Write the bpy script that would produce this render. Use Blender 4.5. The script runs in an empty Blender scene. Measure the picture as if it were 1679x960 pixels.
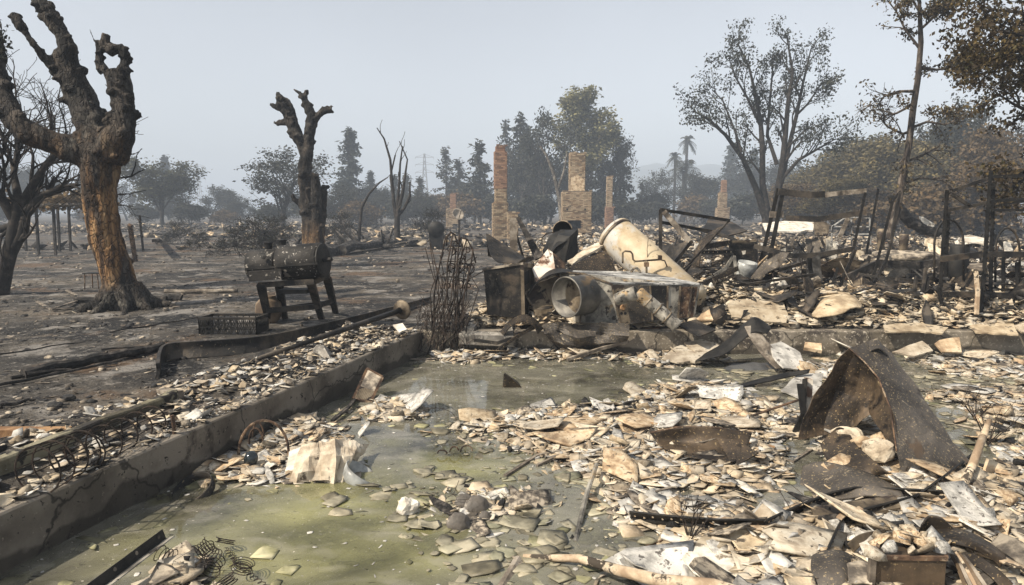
import bpy, math, random
import numpy as np
from mathutils import Vector, Matrix, noise

S = bpy.context.scene
COL = S.collection
R = math.radians
rng = random.Random(7)
nr = np.random.default_rng(11)

# ------------------------------------------------------------------ camera
CAM_H = 1.75
PITCH = R(6.72)
FPX = 1119.0
cam_d = bpy.data.cameras.new('camera')
cam_d.sensor_width = 36.0
cam_d.lens = 36.0 * FPX / 1679.0
cam_d.clip_start = 0.05
cam_d.clip_end = 6000.0
cam = bpy.data.objects.new('camera', cam_d)
COL.objects.link(cam)
cam.location = (0, 0, CAM_H)
cam.rotation_euler = (R(90) - PITCH, 0, 0)
S.camera = cam

# ------------------------------------------------------------------ sky, sun, exposure
SUN_DIR = Vector((-0.62, -0.36, 0.72)).normalized()      # towards the sun
sun_el = math.asin(SUN_DIR.z)
w = bpy.data.worlds.new("World")
S.world = w
w.use_nodes = True
nt = w.node_tree
nt.nodes.clear()
sky = nt.nodes.new('ShaderNodeTexSky')
sky.sky_type = 'NISHITA'
sky.sun_disc = False
sky.sun_elevation = sun_el
sky.sun_rotation = math.atan2(SUN_DIR.x, SUN_DIR.y)
sky.air_density = 1.0
sky.dust_density = 1.5
sky.ozone_density = 1.0
hs = nt.nodes.new('ShaderNodeHueSaturation')
hs.inputs['Saturation'].default_value = 0.27
bg = nt.nodes.new('ShaderNodeBackground')
bg.inputs['Strength'].default_value = 0.108
wo = nt.nodes.new('ShaderNodeOutputWorld')
nt.links.new(sky.outputs[0], hs.inputs['Color'])
tcw = nt.nodes.new('ShaderNodeTexCoord'); nsw = nt.nodes.new('ShaderNodeTexNoise'); nsw.inputs['Scale'].default_value = 1.6; nsw.inputs['Detail'].default_value = 5   # uneven smoke
mrw = nt.nodes.new('ShaderNodeMapRange'); mrw.inputs[1].default_value = .3; mrw.inputs[2].default_value = .7; mrw.inputs[3].default_value = .90; mrw.inputs[4].default_value = 1.08
mxw = nt.nodes.new('ShaderNodeMix'); mxw.data_type = 'RGBA'; mxw.blend_type = 'MULTIPLY'; mxw.inputs[0].default_value = 1
nt.links.new(tcw.outputs['Generated'], nsw.inputs['Vector']); nt.links.new(nsw.outputs['Fac'], mrw.inputs[0]); nt.links.new(hs.outputs[0], mxw.inputs[6]); nt.links.new(mrw.outputs[0], mxw.inputs[7])
nt.links.new(mxw.outputs[2], bg.inputs[0])
nt.links.new(bg.outputs[0], wo.inputs[0])
sd = bpy.data.lights.new('sun', 'SUN')
sd.energy = 5.0
sd.angle = R(0.6)
sd.color = (1.0, 0.89, 0.735)
so = bpy.data.objects.new('sun', sd)
COL.objects.link(so)
so.rotation_euler = (-SUN_DIR).to_track_quat('-Z', 'Y').to_euler()
S.view_settings.view_transform = 'Standard'
S.view_settings.look = 'None'
S.view_settings.gamma = 1.0
S.view_settings.exposure = 0.70

# ------------------------------------------------------------------ helpers
cp, sp = math.cos(PITCH), math.sin(PITCH)
def ray(px, py):
    a = (px - 839.5) / FPX; b = (480 - py) / FPX
    return Vector((a, cp + b * sp, -sp + b * cp))
def D(px, py, Y):
    if Y < 2:                                            # a small number is a height above the rubble below
        z = -.2
        for _ in range(6): p = G(px, py, z); z = .4 * z + .6 * (surf_z(p.x, p.y) + Y)
        return G(px, py, z)
    r = ray(px, py); t = Y / r.y
    return Vector((r.x * t, Y, CAM_H + r.z * t))
def G(px, py, z=0.0):
    r = ray(px, py); t = (z - CAM_H) / r.z
    return Vector((r.x * t, r.y * t, z))
def pix(p):
    v = Vector(p) - Vector((0, 0, CAM_H))
    f = v.y * cp - v.z * sp; u = v.y * sp + v.z * cp
    return 839.5 + FPX * v.x / f, 480 - FPX * u / f
V = Vector

def acc(o):
    v = V((0, 0, 0))
    while o is not None: v += o.location; o = o.parent
    return v
def link_mesh(name, verts, faces, mat=None, parent=None, smooth=False, base=None):
    me = bpy.data.meshes.new(name)
    me.from_pydata([tuple(v) for v in verts], [], faces)
    if smooth:
        me.polygons.foreach_set('use_smooth', [True] * len(me.polygons))
    o = bpy.data.objects.new(name, me)
    COL.objects.link(o)
    if mat: me.materials.append(mat)
    if parent is not None:
        o.parent = parent
        o.location = -acc(parent) if base is None else base
    return o

def np_mesh(name, v, tris, mat=None, smooth=False):
    me = bpy.data.meshes.new(name)
    v = np.asarray(v, np.float32); tris = np.asarray(tris, np.int32)
    k = tris.shape[1]
    me.vertices.add(len(v)); me.vertices.foreach_set('co', v.ravel())
    me.loops.add(tris.size); me.loops.foreach_set('vertex_index', tris.ravel())
    me.polygons.add(len(tris))
    me.polygons.foreach_set('loop_start', np.arange(0, tris.size, k, dtype=np.int32))
    me.polygons.foreach_set('loop_total', np.full(len(tris), k, np.int32))
    if smooth: me.polygons.foreach_set('use_smooth', np.ones(len(tris), bool))
    me.update(); me.validate()
    if mat: me.materials.append(mat)
    return me

def obj(name, me, parent=None):
    o = bpy.data.objects.new(name, me); COL.objects.link(o)
    if parent is not None:
        o.parent = parent; o.location = -acc(parent)
    return o

def tag(o, label=None, cat=None, group=None, kind=None):
    if label: o['label'] = label
    if cat: o['category'] = cat
    if group: o['group'] = group
    if kind: o['kind'] = kind
    return o

def thing(name, loc, label, cat, group=None):
    o = bpy.data.objects.new(name, None); COL.objects.link(o)
    o.location = loc
    o.empty_display_size = 0.1
    return tag(o, label, cat, group)

def copy_tree(o, parent=None):
    c = o.copy(); COL.objects.link(c); c.parent = parent
    for ch in list(o.children): copy_tree(ch, c)
    return c

def frame_of(d, up=V((0, 0, 1))):
    d = V(d).normalized()
    s = d.cross(up)
    if s.length < 1e-4: s = d.cross(V((0, 1, 0)))
    s.normalize(); u = s.cross(d).normalized()
    return d, s, u

class MB:
    def __init__(s): s.v = []; s.f = []
    def add(s, vs, fs):
        n = len(s.v); s.v += [V(x) for x in vs]; s.f += [tuple(i + n for i in f) for f in fs]; return s
    def hexa(s, b, t):                                  # 4 bottom, 4 top points, same winding (ccw from above)
        return s.add(list(b) + list(t), [(3, 2, 1, 0), (4, 5, 6, 7), (0, 1, 5, 4), (1, 2, 6, 5), (2, 3, 7, 6), (3, 0, 4, 7)])
    def box(s, c, size, rot=None):
        x, y, z = [k / 2 for k in size]; c = V(c)
        m = rot.to_matrix() if hasattr(rot, 'to_matrix') else (rot or Matrix.Identity(3))
        q = [V((-x, -y, -z)), V((x, -y, -z)), V((x, y, -z)), V((-x, y, -z))]
        q2 = [V((a.x, a.y, z)) for a in q]
        return s.hexa([c + m @ a for a in q], [c + m @ a for a in q2])
    def bar(s, p0, p1, w, h=None, up=V((0, 0, 1)), w1=None, h1=None):
        h = h or w; p0 = V(p0); p1 = V(p1); d, sd_, u = frame_of(p1 - p0, up)
        w1 = w1 or w; h1 = h1 or h
        def q(p, w, h): return [p - sd_ * w / 2 - u * h / 2, p + sd_ * w / 2 - u * h / 2, p + sd_ * w / 2 + u * h / 2, p - sd_ * w / 2 + u * h / 2]
        a, b = q(p0, w, h), q(p1, w1, h1)
        return s.add(a + b, [(0, 1, 2, 3), (7, 6, 5, 4), (1, 0, 4, 5), (2, 1, 5, 6), (3, 2, 6, 7), (0, 3, 7, 4)])
    def path(s, pts, w, h=None, up=V((0, 0, 1))):       # mitred square-section strip
        h = h or w; pts = [V(p) for p in pts]; rings = []
        for i, p in enumerate(pts):
            d = pts[min(i + 1, len(pts) - 1)] - pts[max(i - 1, 0)]
            _, sd_, u = frame_of(d, up)
            rings.append([p - sd_ * w / 2 - u * h / 2, p + sd_ * w / 2 - u * h / 2, p + sd_ * w / 2 + u * h / 2, p - sd_ * w / 2 + u * h / 2])
        return s.rings(rings)
    def rings(s, rings, cap=True):
        n = len(rings[0]); b = len(s.v)
        for r in rings: s.v += [V(x) for x in r]
        for i in range(len(rings) - 1):
            for k in range(n):
                s.f.append((b + i * n + k, b + i * n + (k + 1) % n, b + (i + 1) * n + (k + 1) % n, b + (i + 1) * n + k))
        if cap:
            s.f.append(tuple(b + k for k in reversed(range(n))))
            e = b + (len(rings) - 1) * n
            s.f.append(tuple(e + k for k in range(n)))
        return s
    def tube(s, pts, rad, n=8, cap=True):
        pts = [V(p) for p in pts]; m = len(pts)
        if not hasattr(rad, '__len__'): rad = [rad] * m
        rings = []; u = None
        for i, p in enumerate(pts):
            d = (pts[min(i + 1, m - 1)] - pts[max(i - 1, 0)])
            if d.length < 1e-9: d = V((0, 0, 1))
            d.normalize()
            if u is None: _, sd_, u = frame_of(d)
            u = (u - d * u.dot(d))
            if u.length < 1e-5: _, sd_, u = frame_of(d)
            u.normalize(); sd_ = d.cross(u)
            rings.append([p + (sd_ * math.cos(2 * math.pi * k / n) + u * math.sin(2 * math.pi * k / n)) * rad[i] for k in range(n)])
        return s.rings(rings, cap)
    def lathe(s, c, axis, prof, n=20, cap=True):        # prof: (r, h)
        d, sd_, u = frame_of(axis, V((0, 0, 1)) if abs(V(axis).normalized().z) < .95 else V((0, 1, 0)))
        c = V(c)
        return s.rings([[c + d * h + (sd_ * math.cos(2 * math.pi * k / n) + u * math.sin(2 * math.pi * k / n)) * r for k in range(n)] for r, h in prof], cap)
    def blob(s, c, r, seed=0, amp=.25, sub=2, sc=(1, 1, 1), fr=1.3):
        vs, fs = ico(sub); c = V(c); out = []
        for a in vs:
            k = 1 + amp * noise.noise(V(a) * fr + V((seed * 3.7, seed * 1.3, 0))) + amp * .5 * noise.noise(V(a) * fr * 2.3 + V((seed, 9, 4)))
            out.append(c + V((a[0] * sc[0], a[1] * sc[1], a[2] * sc[2])) * r * k)
        return s.add(out, fs)
    def build(s, name, mat=None, parent=None, smooth=False):
        return link_mesh(name, s.v, s.f, mat, parent, smooth)

_ico = {}
def ico(sub):
    if sub in _ico: return _ico[sub]
    import bmesh
    bm = bmesh.new(); bmesh.ops.create_icosphere(bm, subdivisions=sub, radius=1)
    r = ([tuple(v.co) for v in bm.verts], [tuple(v.index for v in f.verts) for f in bm.faces]); bm.free()
    _ico[sub] = r; return r

def sheet(ctrl, thick=.006, sub=6, amp=0.0, fr=3.0, seed=0, curve=True):
    """a bent sheet through a grid of control points, with thickness and crumple; returns an MB"""
    A = np.array([[list(p) for p in row] for row in ctrl], float)
    def interp(P, n):                                    # along axis 0
        m = len(P); out = []
        for i in range(m - 1):
            p0, p1, p2, p3 = P[max(i - 1, 0)], P[i], P[i + 1], P[min(i + 2, m - 1)]
            for k in range(n):
                t = k / n
                if curve: out.append(.5 * (2 * p1 + (p2 - p0) * t + (2 * p0 - 5 * p1 + 4 * p2 - p3) * t * t + (3 * p1 - p0 - 3 * p2 + p3) * t ** 3))
                else: out.append(p1 * (1 - t) + p2 * t)
        out.append(P[-1]); return np.array(out)
    B = interp(A, sub); B = interp(B.transpose(1, 0, 2), sub).transpose(1, 0, 2)
    n, m = B.shape[:2]
    gu = np.gradient(B, axis=0); gv = np.gradient(B, axis=1)
    N = np.cross(gu, gv); N /= (np.linalg.norm(N, axis=2, keepdims=True) + 1e-9)
    if amp:
        for i in range(n):
            for j in range(m):
                q = V(B[i, j]) * fr + V((seed, seed * 2.1, 0))
                B[i, j] += N[i, j] * amp * (noise.noise(q) + .5 * noise.noise(q * 2.7))
    a = B + N * thick / 2; b = B - N * thick / 2
    vs = [V(x) for x in a.reshape(-1, 3)] + [V(x) for x in b.reshape(-1, 3)]
    K = n * m; fs = []
    for i in range(n - 1):
        for j in range(m - 1):
            q = (i * m + j, (i + 1) * m + j, (i + 1) * m + j + 1, i * m + j + 1)
            fs.append(q); fs.append(tuple(K + x for x in reversed(q)))
    edge = [i * m for i in range(n)] + [(n - 1) * m + j for j in range(1, m)] + [i * m + m - 1 for i in range(n - 2, -1, -1)] + [j for j in range(m - 2, 0, -1)]
    for a_, b_ in zip(edge, edge[1:] + edge[:1]): fs.append((b_, a_, K + a_, K + b_))
    mb = MB(); mb.add(vs, fs); return mb

# ------------------------------------------------------------------ materials
_m = {}
def mat(name, ramp, scale=4.0, detail=6, rough=.85, metal=0.0, bump=.25, bscale=25.0, stretch=(1, 1, 1), rnd=0.0, spots=(), spec=.3, dist=.0, transl=0.0, bdist=.02):
    m = bpy.data.materials.new(name); m.use_nodes = True
    t = m.node_tree; N = t.nodes; L = t.links; N.clear()
    out = N.new('ShaderNodeOutputMaterial'); b = N.new('ShaderNodeBsdfPrincipled')
    b.inputs['Roughness'].default_value = rough; b.inputs['Metallic'].default_value = metal
    b.inputs['Specular IOR Level'].default_value = spec
    tc = N.new('ShaderNodeTexCoord'); mp = N.new('ShaderNodeMapping'); mp.inputs['Scale'].default_value = stretch
    L.new(tc.outputs['Object'], mp.inputs[0])
    def ns(sc, det=6, dis=0.0, ro=.6):
        n = N.new('ShaderNodeTexNoise'); n.inputs['Scale'].default_value = sc; n.inputs['Detail'].default_value = det
        n.inputs['Roughness'].default_value = ro; n.inputs['Distortion'].default_value = dis
        L.new(mp.outputs[0], n.inputs['Vector']); return n
    def rem(x):
        q = N.new('ShaderNodeMapRange'); q.inputs[1].default_value = .3; q.inputs[2].default_value = .7; L.new(x, q.inputs[0]); return q.outputs[0]
    n1 = ns(scale, detail, dist)
    cr = N.new('ShaderNodeValToRGB'); e = cr.color_ramp.elements
    while len(e) < len(ramp): e.new(.5)
    for k, (p, c) in enumerate(ramp): e[k].position = p; e[k].color = (*c, 1)
    L.new(rem(n1.outputs['Fac']), cr.inputs[0])
    col = cr.outputs[0]
    if rnd:
        g = N.new('ShaderNodeNewGeometry'); oi = N.new('ShaderNodeObjectInfo')
        ad = N.new('ShaderNodeMath'); ad.operation = 'ADD'; L.new(g.outputs['Random Per Island'], ad.inputs[0]); L.new(oi.outputs['Random'], ad.inputs[1])
        fr = N.new('ShaderNodeMath'); fr.operation = 'FRACT'; L.new(ad.outputs[0], fr.inputs[0])
        if isinstance(rnd, (list, tuple)):               # a ramp of tints that multiply
            r2 = N.new('ShaderNodeValToRGB'); r2.color_ramp.interpolation = 'LINEAR'; e = r2.color_ramp.elements
            while len(e) < len(rnd): e.new(.5)
            for k, (p, c) in enumerate(rnd): e[k].position = p; e[k].color = (*c, 1)
            L.new(fr.outputs[0], r2.inputs[0]); fac = r2.outputs[0]
        else:
            mr = N.new('ShaderNodeMapRange'); mr.inputs[3].default_value = 1 - rnd; mr.inputs[4].default_value = 1 + rnd
            L.new(fr.outputs[0], mr.inputs[0]); fac = mr.outputs[0]
        mx = N.new('ShaderNodeMix'); mx.data_type = 'RGBA'; mx.blend_type = 'MULTIPLY'; mx.inputs[0].default_value = 1
        L.new(col, mx.inputs[6]); L.new(fac, mx.inputs[7]); col = mx.outputs[2]
    for (c, sc, lo, hi) in spots:
        n2 = ns(sc, 8, .3, .65); mr = N.new('ShaderNodeMapRange'); mr.inputs[1].default_value = lo; mr.inputs[2].default_value = hi; mr.clamp = True
        L.new(rem(n2.outputs['Fac']), mr.inputs[0])
        mx = N.new('ShaderNodeMix'); mx.data_type = 'RGBA'; L.new(mr.outputs[0], mx.inputs[0]); L.new(col, mx.inputs[6]); mx.inputs[7].default_value = (*c, 1); col = mx.outputs[2]
    L.new(col, b.inputs['Base Color'])
    if bump:
        n3 = ns(bscale, 8, 0, .65); bp = N.new('ShaderNodeBump'); bp.inputs['Strength'].default_value = bump; bp.inputs['Distance'].default_value = bdist
        L.new(n3.outputs['Fac'], bp.inputs['Height']); L.new(bp.outputs[0], b.inputs['Normal'])
    if transl:
        tr = N.new('ShaderNodeBsdfTranslucent'); L.new(col, tr.inputs[0]); ms = N.new('ShaderNodeMixShader'); ms.inputs[0].default_value = transl
        L.new(b.outputs[0], ms.inputs[1]); L.new(tr.outputs[0], ms.inputs[2]); L.new(ms.outputs[0], out.inputs[0])
    else: L.new(b.outputs[0], out.inputs[0])
    _m[name] = m; return m

# plaster, stone, concrete
TINT = [(0, (1.05, 1.02, .98)), (.2, (.72, .72, .72)), (.4, (1.12, 1.06, .97)), (.55, (.9, .84, .74)), (.68, (.5, .48, .45)), (.8, (.95, .86, .72)), (.9, (.86, .87, .88)), (1, (1.1, 1.08, 1.04))]
mCREAM = mat('cream_plaster', [(.2, (.29, .24, .18)), (.5, (.47, .41, .32)), (.8, (.56, .51, .42))], 5, bump=.5, bscale=30, rnd=TINT, spots=[((.10, .08, .06), 9, .74, .84)])
mGREYP = mat('grey_plaster', [(.25, (.25, .24, .22)), (.5, (.40, .385, .35)), (.7, (.5, .48, .44))], 5, bump=.5, bscale=30, rnd=.25, spots=[((.11, .10, .09), 8, .72, .82)])
mBUFF = mat('buff_plaster', [(.25, (.26, .18, .11)), (.5, (.44, .33, .21)), (.7, (.52, .42, .29))], 5, bump=.5, bscale=30, rnd=.2, spots=[((.09, .07, .05), 8, .72, .82)])
mSOOTP = mat('sooty_plaster', [(.3, (.07, .06, .05)), (.5, (.17, .145, .115)), (.7, (.36, .31, .24))], 6, bump=.6, bscale=30, rnd=.25)
mWHITE = mat('white_gypsum', [(.2, (.40, .36, .30)), (.6, (.62, .585, .51))], 5, bump=.4, bscale=20, spots=[((.20, .165, .12), 4, .66, .8)])
mCHAR = mat('charcoal', [(.3, (.008, .008, .009)), (.7, (.03, .029, .028))], 8, rough=.7, bump=.8, bscale=35)
mCONC = mat('board_formed_concrete', [(.25, (.09, .075, .055)), (.5, (.165, .142, .108)), (.75, (.23, .20, .158))], 1.6, bump=.35, bscale=40, spots=[((.05, .042, .035), 1.1, .58, .70), ((.34, .30, .24), 22, .66, .76)])
mSTONE = mat('grey_stone', [(.3, (.13, .12, .105)), (.7, (.25, .23, .2))], 6, bump=.4, spots=[((.34, .32, .28), 14, .62, .7)])
# metals
mDARKM = mat('burnt_dark_steel', [(.25, (.010, .0095, .009)), (.55, (.026, .023, .020)), (.8, (.07, .058, .045))], 3, rough=.6, metal=.25, bump=.4, bscale=18, spots=[((.15, .12, .08), 38, .80, .88), ((.085, .066, .048), 1.6, .66, .85)])
mBROWNM = mat('burnt_brown_sheet', [(.25, (.016, .013, .0105)), (.55, (.038, .030, .023)), (.8, (.085, .062, .041))], 2.2, rough=.55, metal=.3, bump=.3, bscale=22, spots=[((.34, .25, .13), 55, .75, .85), ((.115, .082, .052), 1.3, .60, .85), ((.016, .013, .011), 2.3, .62, .8), ((.30, .23, .13), 9, .88, .94)])  # tone also lowered to paint shade inside the bent shell
mRUST = mat('rusted_iron', [(.3, (.035, .024, .018)), (.55, (.085, .052, .034)), (.75, (.16, .10, .06))], 6, rough=.9, metal=.1, bump=.5, spots=[((.25, .19, .13), 11, .62, .75)])
mSHELL = mat('ash_flecked_brown_sheet', [(.2, (.034, .030, .026)), (.5, (.072, .063, .054)), (.8, (.12, .104, .087))], 1.6, rough=.6, metal=.2, bump=.45, bscale=14, spots=[((.30, .235, .14), 60, .72, .82), ((.26, .215, .15), 11, .82, .9), ((.024, .019, .016), 2.1, .64, .82), ((.085, .06, .04), 3.3, .76, .92)])
mGALV = mat('scorched_galvanised', [(.15, (.07, .066, .058)), (.45, (.22, .205, .175)), (.75, (.38, .355, .30))], 5, rough=.6, metal=.3, bump=.4, bscale=30, spots=[((.30, .21, .11), 3, .70, .85), ((.035, .03, .026), 12, .68, .78)])
mTANM = mat('heat_tinted_steel', [(.2, (.05, .039, .028)), (.5, (.15, .118, .08)), (.8, (.27, .22, .155))], 3, rough=.6, metal=.3, bump=.4, spots=[((.04, .03, .025), 4, .54, .66)])
mTANK = mat('cream_enamel', [(.25, (.32, .245, .15)), (.65, (.47, .39, .265))], 2, rough=.5, bump=.12, spots=[((.42, .40, .36), 1.5, .6, .8), ((.12, .09, .06), 4, .74, .9), ((.05, .04, .03), 16, .84, .92)])
mPANEL = mat('rust_streaked_white_panel', [(.3, (.20, .12, .08)), (.5, (.45, .36, .28)), (.7, (.6, .55, .48))], 3, rough=.6, bump=.2, spots=[((.1, .05, .03), 5, .58, .68)])
mFROST = mat('ash_frosted_sheet', [(.2, (.06, .06, .06)), (.5, (.28, .28, .27)), (.8, (.52, .51, .48))], 3, rough=.7, bump=.2, stretch=(1, 3, 1), spots=[((.05, .05, .05), 6, .60, .70)])
mWIRE = mat('burnt_wire', [(.3, (.014, .011, .009)), (.7, (.045, .032, .024))], 9, rough=.85, metal=.2, bump=.2)
mBLACKM = mat('sooty_black_iron', [(.25, (.007, .0068, .0065)), (.7, (.024, .022, .019))], 5, rough=.6, metal=.2, bump=.35, bscale=40)
mGRILL = mat('grill_ash_splashed_iron', [(.25, (.008, .0078, .0075)), (.7, (.030, .027, .024))], 5, rough=.65, metal=.25, bump=.35, bscale=30, spots=[((.26, .24, .21), 4.4, .72, .80), ((.34, .32, .29), 17, .78, .84)])
# wood
mCHARW = mat('charred_timber', [(.3, (.010, .0095, .009)), (.6, (.032, .028, .025)), (.8, (.09, .08, .07))], 6, bump=1.0, bscale=18, stretch=(1, 1, 1))
mGREYW = mat('weathered_timber', [(.3, (.085, .07, .055)), (.55, (.19, .16, .125)), (.75, (.28, .245, .20))], 5, bump=.6, bscale=20, stretch=(1, 1, 1), spots=[((.03, .027, .024), 2, .55, .68)])
mPALEW = mat('pale_timber', [(.3, (.28, .2, .13)), (.6, (.46, .37, .26)), (.8, (.56, .48, .37))], 6, bump=.5, spots=[((.05, .04, .03), 6, .62, .7)])
mORANGEW = mat('scorched_orange_board', [(.3, (.16, .085, .04)), (.6, (.30, .18, .09))], 4, bump=.4)

# ------------------------------------------------------------------ numpy noise
_perm = np.random.default_rng(3).random((256, 256))
def vnoise(x, y):
    xi = np.floor(x).astype(int); yi = np.floor(y).astype(int); fx = x - xi; fy = y - yi
    fx = fx * fx * (3 - 2 * fx); fy = fy * fy * (3 - 2 * fy)
    a = _perm[xi & 255, yi & 255]; b = _perm[(xi + 1) & 255, yi & 255]; c = _perm[xi & 255, (yi + 1) & 255]; d = _perm[(xi + 1) & 255, (yi + 1) & 255]
    return (a * (1 - fx) + b * fx) * (1 - fy) + (c * (1 - fx) + d * fx) * fy
def fbm(x, y, s, o=4):
    t = 0; a = .5; n = 0
    for k in range(o): t = t + a * vnoise(x * s + 17.3 * k, y * s + 5.1 * k); n += a; a *= .5; s *= 2.03
    return t / n
def inside(P, x, y):
    c = np.zeros(np.shape(x), bool); n = len(P)
    for i in range(n):
        x0, y0 = P[i][:2]; x1, y1 = P[(i + 1) % n][:2]
        if y0 == y1: continue
        c ^= ((y0 > y) != (y1 > y)) & (x < (x1 - x0) * (y - y0) / (y1 - y0) + x0)
    return c
def pdist(P, x, y):
    d = np.full(np.shape(x), 1e9); n = len(P)
    for i in range(n):
        x0, y0 = P[i][:2]; x1, y1 = P[(i + 1) % n][:2]; dx, dy = x1 - x0, y1 - y0; L = dx * dx + dy * dy + 1e-12
        t = np.clip(((x - x0) * dx + (y - y0) * dy) / L, 0, 1)
        d = np.minimum(d, np.hypot(x - x0 - t * dx, y - y0 - t * dy))
    return d
def PG(lst, z): return [tuple(G(a, b, z))[:2] for a, b in lst]

# ------------------------------------------------------------------ layout of the foundation
WZ = -0.32                                   # water level
SZ = -0.41                                   # slab level
A = G(0, 852, 0); B = G(692, 546, 0)
LD = (B - A).normalized(); A0 = A - LD * 6.5; LN = V((-LD.y, LD.x, 0))      # LN points outwards (left)
C = G(1679, 546, 0); BD = (C - B).normalized(); C2 = C + BD * 5; BN = V((-BD.y, BD.x, 0))
PIT = [tuple(A0)[:2], tuple(B)[:2], tuple(C2)[:2], (C2.x, A0.y)]
T = .20

PILES = [  # outline (photo pixels on the slab), height, edge width, density
    ([(752, 702), (800, 676), (960, 668), (1060, 632), (1180, 628), (1330, 680), (1330, 800), (1240, 830), (1050, 825), (960, 800), (880, 760), (780, 740)], .135, .5, 1.0),
    ([(1050, 850), (1260, 835), (1420, 800), (1600, 760), (1760, 740), (1800, 1060), (1000, 1060), (1180, 930), (1080, 890)], .15, .5, 1.0),
    ([(960, 790), (1060, 790), (1260, 830), (1240, 870), (1080, 880), (990, 870)], .105, .35, .9),
    ([(1330, 690), (1480, 700), (1590, 790), (1480, 860), (1330, 830)], .14, .3, .9),
    ([(650, 815), (760, 785), (900, 790), (930, 850), (830, 885), (690, 880)], .078, .35, .75),
    ([(300, 785), (330, 720), (400, 690), (500, 680), (600, 725), (610, 790), (480, 800), (380, 800)], .12, .25, .9),
    ([(585, 680), (620, 655), (690, 655), (695, 690), (600, 695)], .10, .15, .8),
    ([(545, 672), (600, 662), (640, 690), (560, 700)], .06, .2, .45),
    ([(215, 985), (250, 915), (335, 905), (350, 990)], .12, .2, .8),
    ([(1040, 572), (1190, 560), (1200, 596), (1050, 606)], .10, .25, .7),
    ([(1240, 590), (1420, 585), (1430, 625), (1290, 630)], .075, .3, .6),
    ([(1460, 590), (1700, 560), (1720, 625), (1560, 620)], .075, .3, .6),
    ([(1500, 640), (1720, 625), (1760, 720), (1600, 715)], .085, .3, .7),
    ([(1560, 715), (1760, 710), (1760, 770), (1620, 770)], .09, .3, .7),
    ([(830, 880), (1000, 800), (1060, 880), (1030, 960), (860, 960), (780, 930)], .045, .5, .45),
    ([(760, 790), (800, 760), (900, 760), (900, 810), (780, 815)], .05, .4, .4),
    ([(1160, 900), (1060, 985), (860, 985), (1000, 930)], .06, .4, .5),
    ([(690, 560), (860, 540), (1060, 560), (1020, 592), (880, 590), (760, 596), (700, 590)], .13, .4, .8),
]
PW = [(PG(p, WZ), h, e, d) for p, h, e, d in PILES]
def pile(x, y):
    """height above the slab and density of the rubble inside the foundation"""
    x = np.asarray(x, float); y = np.asarray(y, float)
    wob = (fbm(x, y, 1.7, 4) - .5) * .42
    h = np.zeros(x.shape); dn = np.zeros(x.shape)
    for P, hm, e, d in PW:
        sd_ = np.where(inside(P, x, y), 1, -1) * pdist(P, x, y) + wob
        k = np.clip(sd_ / e * .6 + .4, 0, 1); k = k * k * (3 - 2 * k)
        h = np.maximum(h, hm * k); dn = np.maximum(dn, d * k)
    h = h * (.40 + 1.15 * fbm(x, y, 1.5, 4)) + .035 * (fbm(x, y, 7, 4) - .5) * (h > .01)
    return h, dn
def back(x, y):
    """height of the rubble behind the back wall"""
    x = np.asarray(x, float); y = np.asarray(y, float)
    d = y - (B.y + (x - B.x) * BD.y / BD.x) - T
    x = x + 2.2 * (fbm(x, y, .3, 3) - .5)
    k = np.clip(d / 1.0, 0, 1) * np.clip((x + .9 - .05 * (y - 10)) / 1.2, 0, 1) * np.clip((46 - y) / 14, 0, 1)
    k = k * np.clip((30 - x) / 4, 0, 1)
    h = k * (.05 + .62 * fbm(x + 3, y, .38, 5) ** 1.3 + .22 * (fbm(x, y, 2.2, 4) - .4))
    return np.maximum(h, -.02), k
def left_ledge(x, y):
    """debris strip between the foundation wall and the low outer kerb"""
    x = np.asarray(x, float); y = np.asarray(y, float)
    d = -((x - A.x) * LD.y - (y - A.y) * LD.x) - T            # outward distance from the wall
    k = np.clip(d / .25, 0, 1) * np.clip((1.25 - d) / .3, 0, 1) * (y < B.y + .3)
    return k
def terrain(x, y):
    r = np.hypot(x, y)
    z = .10 * (fbm(x + 50, y, .16, 4) - .5) + .075 * (fbm(x, y, 1.1, 5) - .5) + .035 * (fbm(x, y, 4.3, 3) - .5)
    z = z * np.clip(r / 6, .3, 1)
    k = left_ledge(x, y)
    z = z * (1 - k) + k * (.02 + .09 * fbm(x, y, 2.0, 4) + .03 * (fbm(x, y, 8, 3) - .5))
    # gently rising country far away
    return z + np.clip((r - 250) / 500, 0, 1) * 1.0
def ground_z(x, y): return float(terrain(np.array([x]), np.array([y]))[0])
def surf_z(x, y):
    """the surface a loose thing rests on"""
    if bool(inside(PIT, np.array([x]), np.array([y]))[0]):
        return SZ + max(float(pile(np.array([x]), np.array([y]))[0][0]), 0)
    b = float(back(np.array([x]), np.array([y]))[0][0])
    return max(ground_z(x, y), b)

def axis(lo, hi, step, far):
    a = list(np.arange(lo, hi + 1e-6, step)); s = step; x = hi
    while x < far: s *= 1.16; x += s; a.append(x)
    s = step; x = lo
    while x > -far: s *= 1.16; x -= s; a.insert(0, x)
    return np.array(a)
gx = axis(-11, 9, .1, 1500); gy = axis(2, 15, .1, 1500)
X, Y = np.meshgrid(gx, gy)
Z = terrain(X, Y)
PITX = [tuple(A0 + LN * .11)[:2], tuple(B + LN * .11 + BN * .11)[:2], tuple(C2 + BN * .11)[:2], PIT[3]]
ins = inside(PITX, X, Y)
Z = np.where(ins, -.75, Z)
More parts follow.
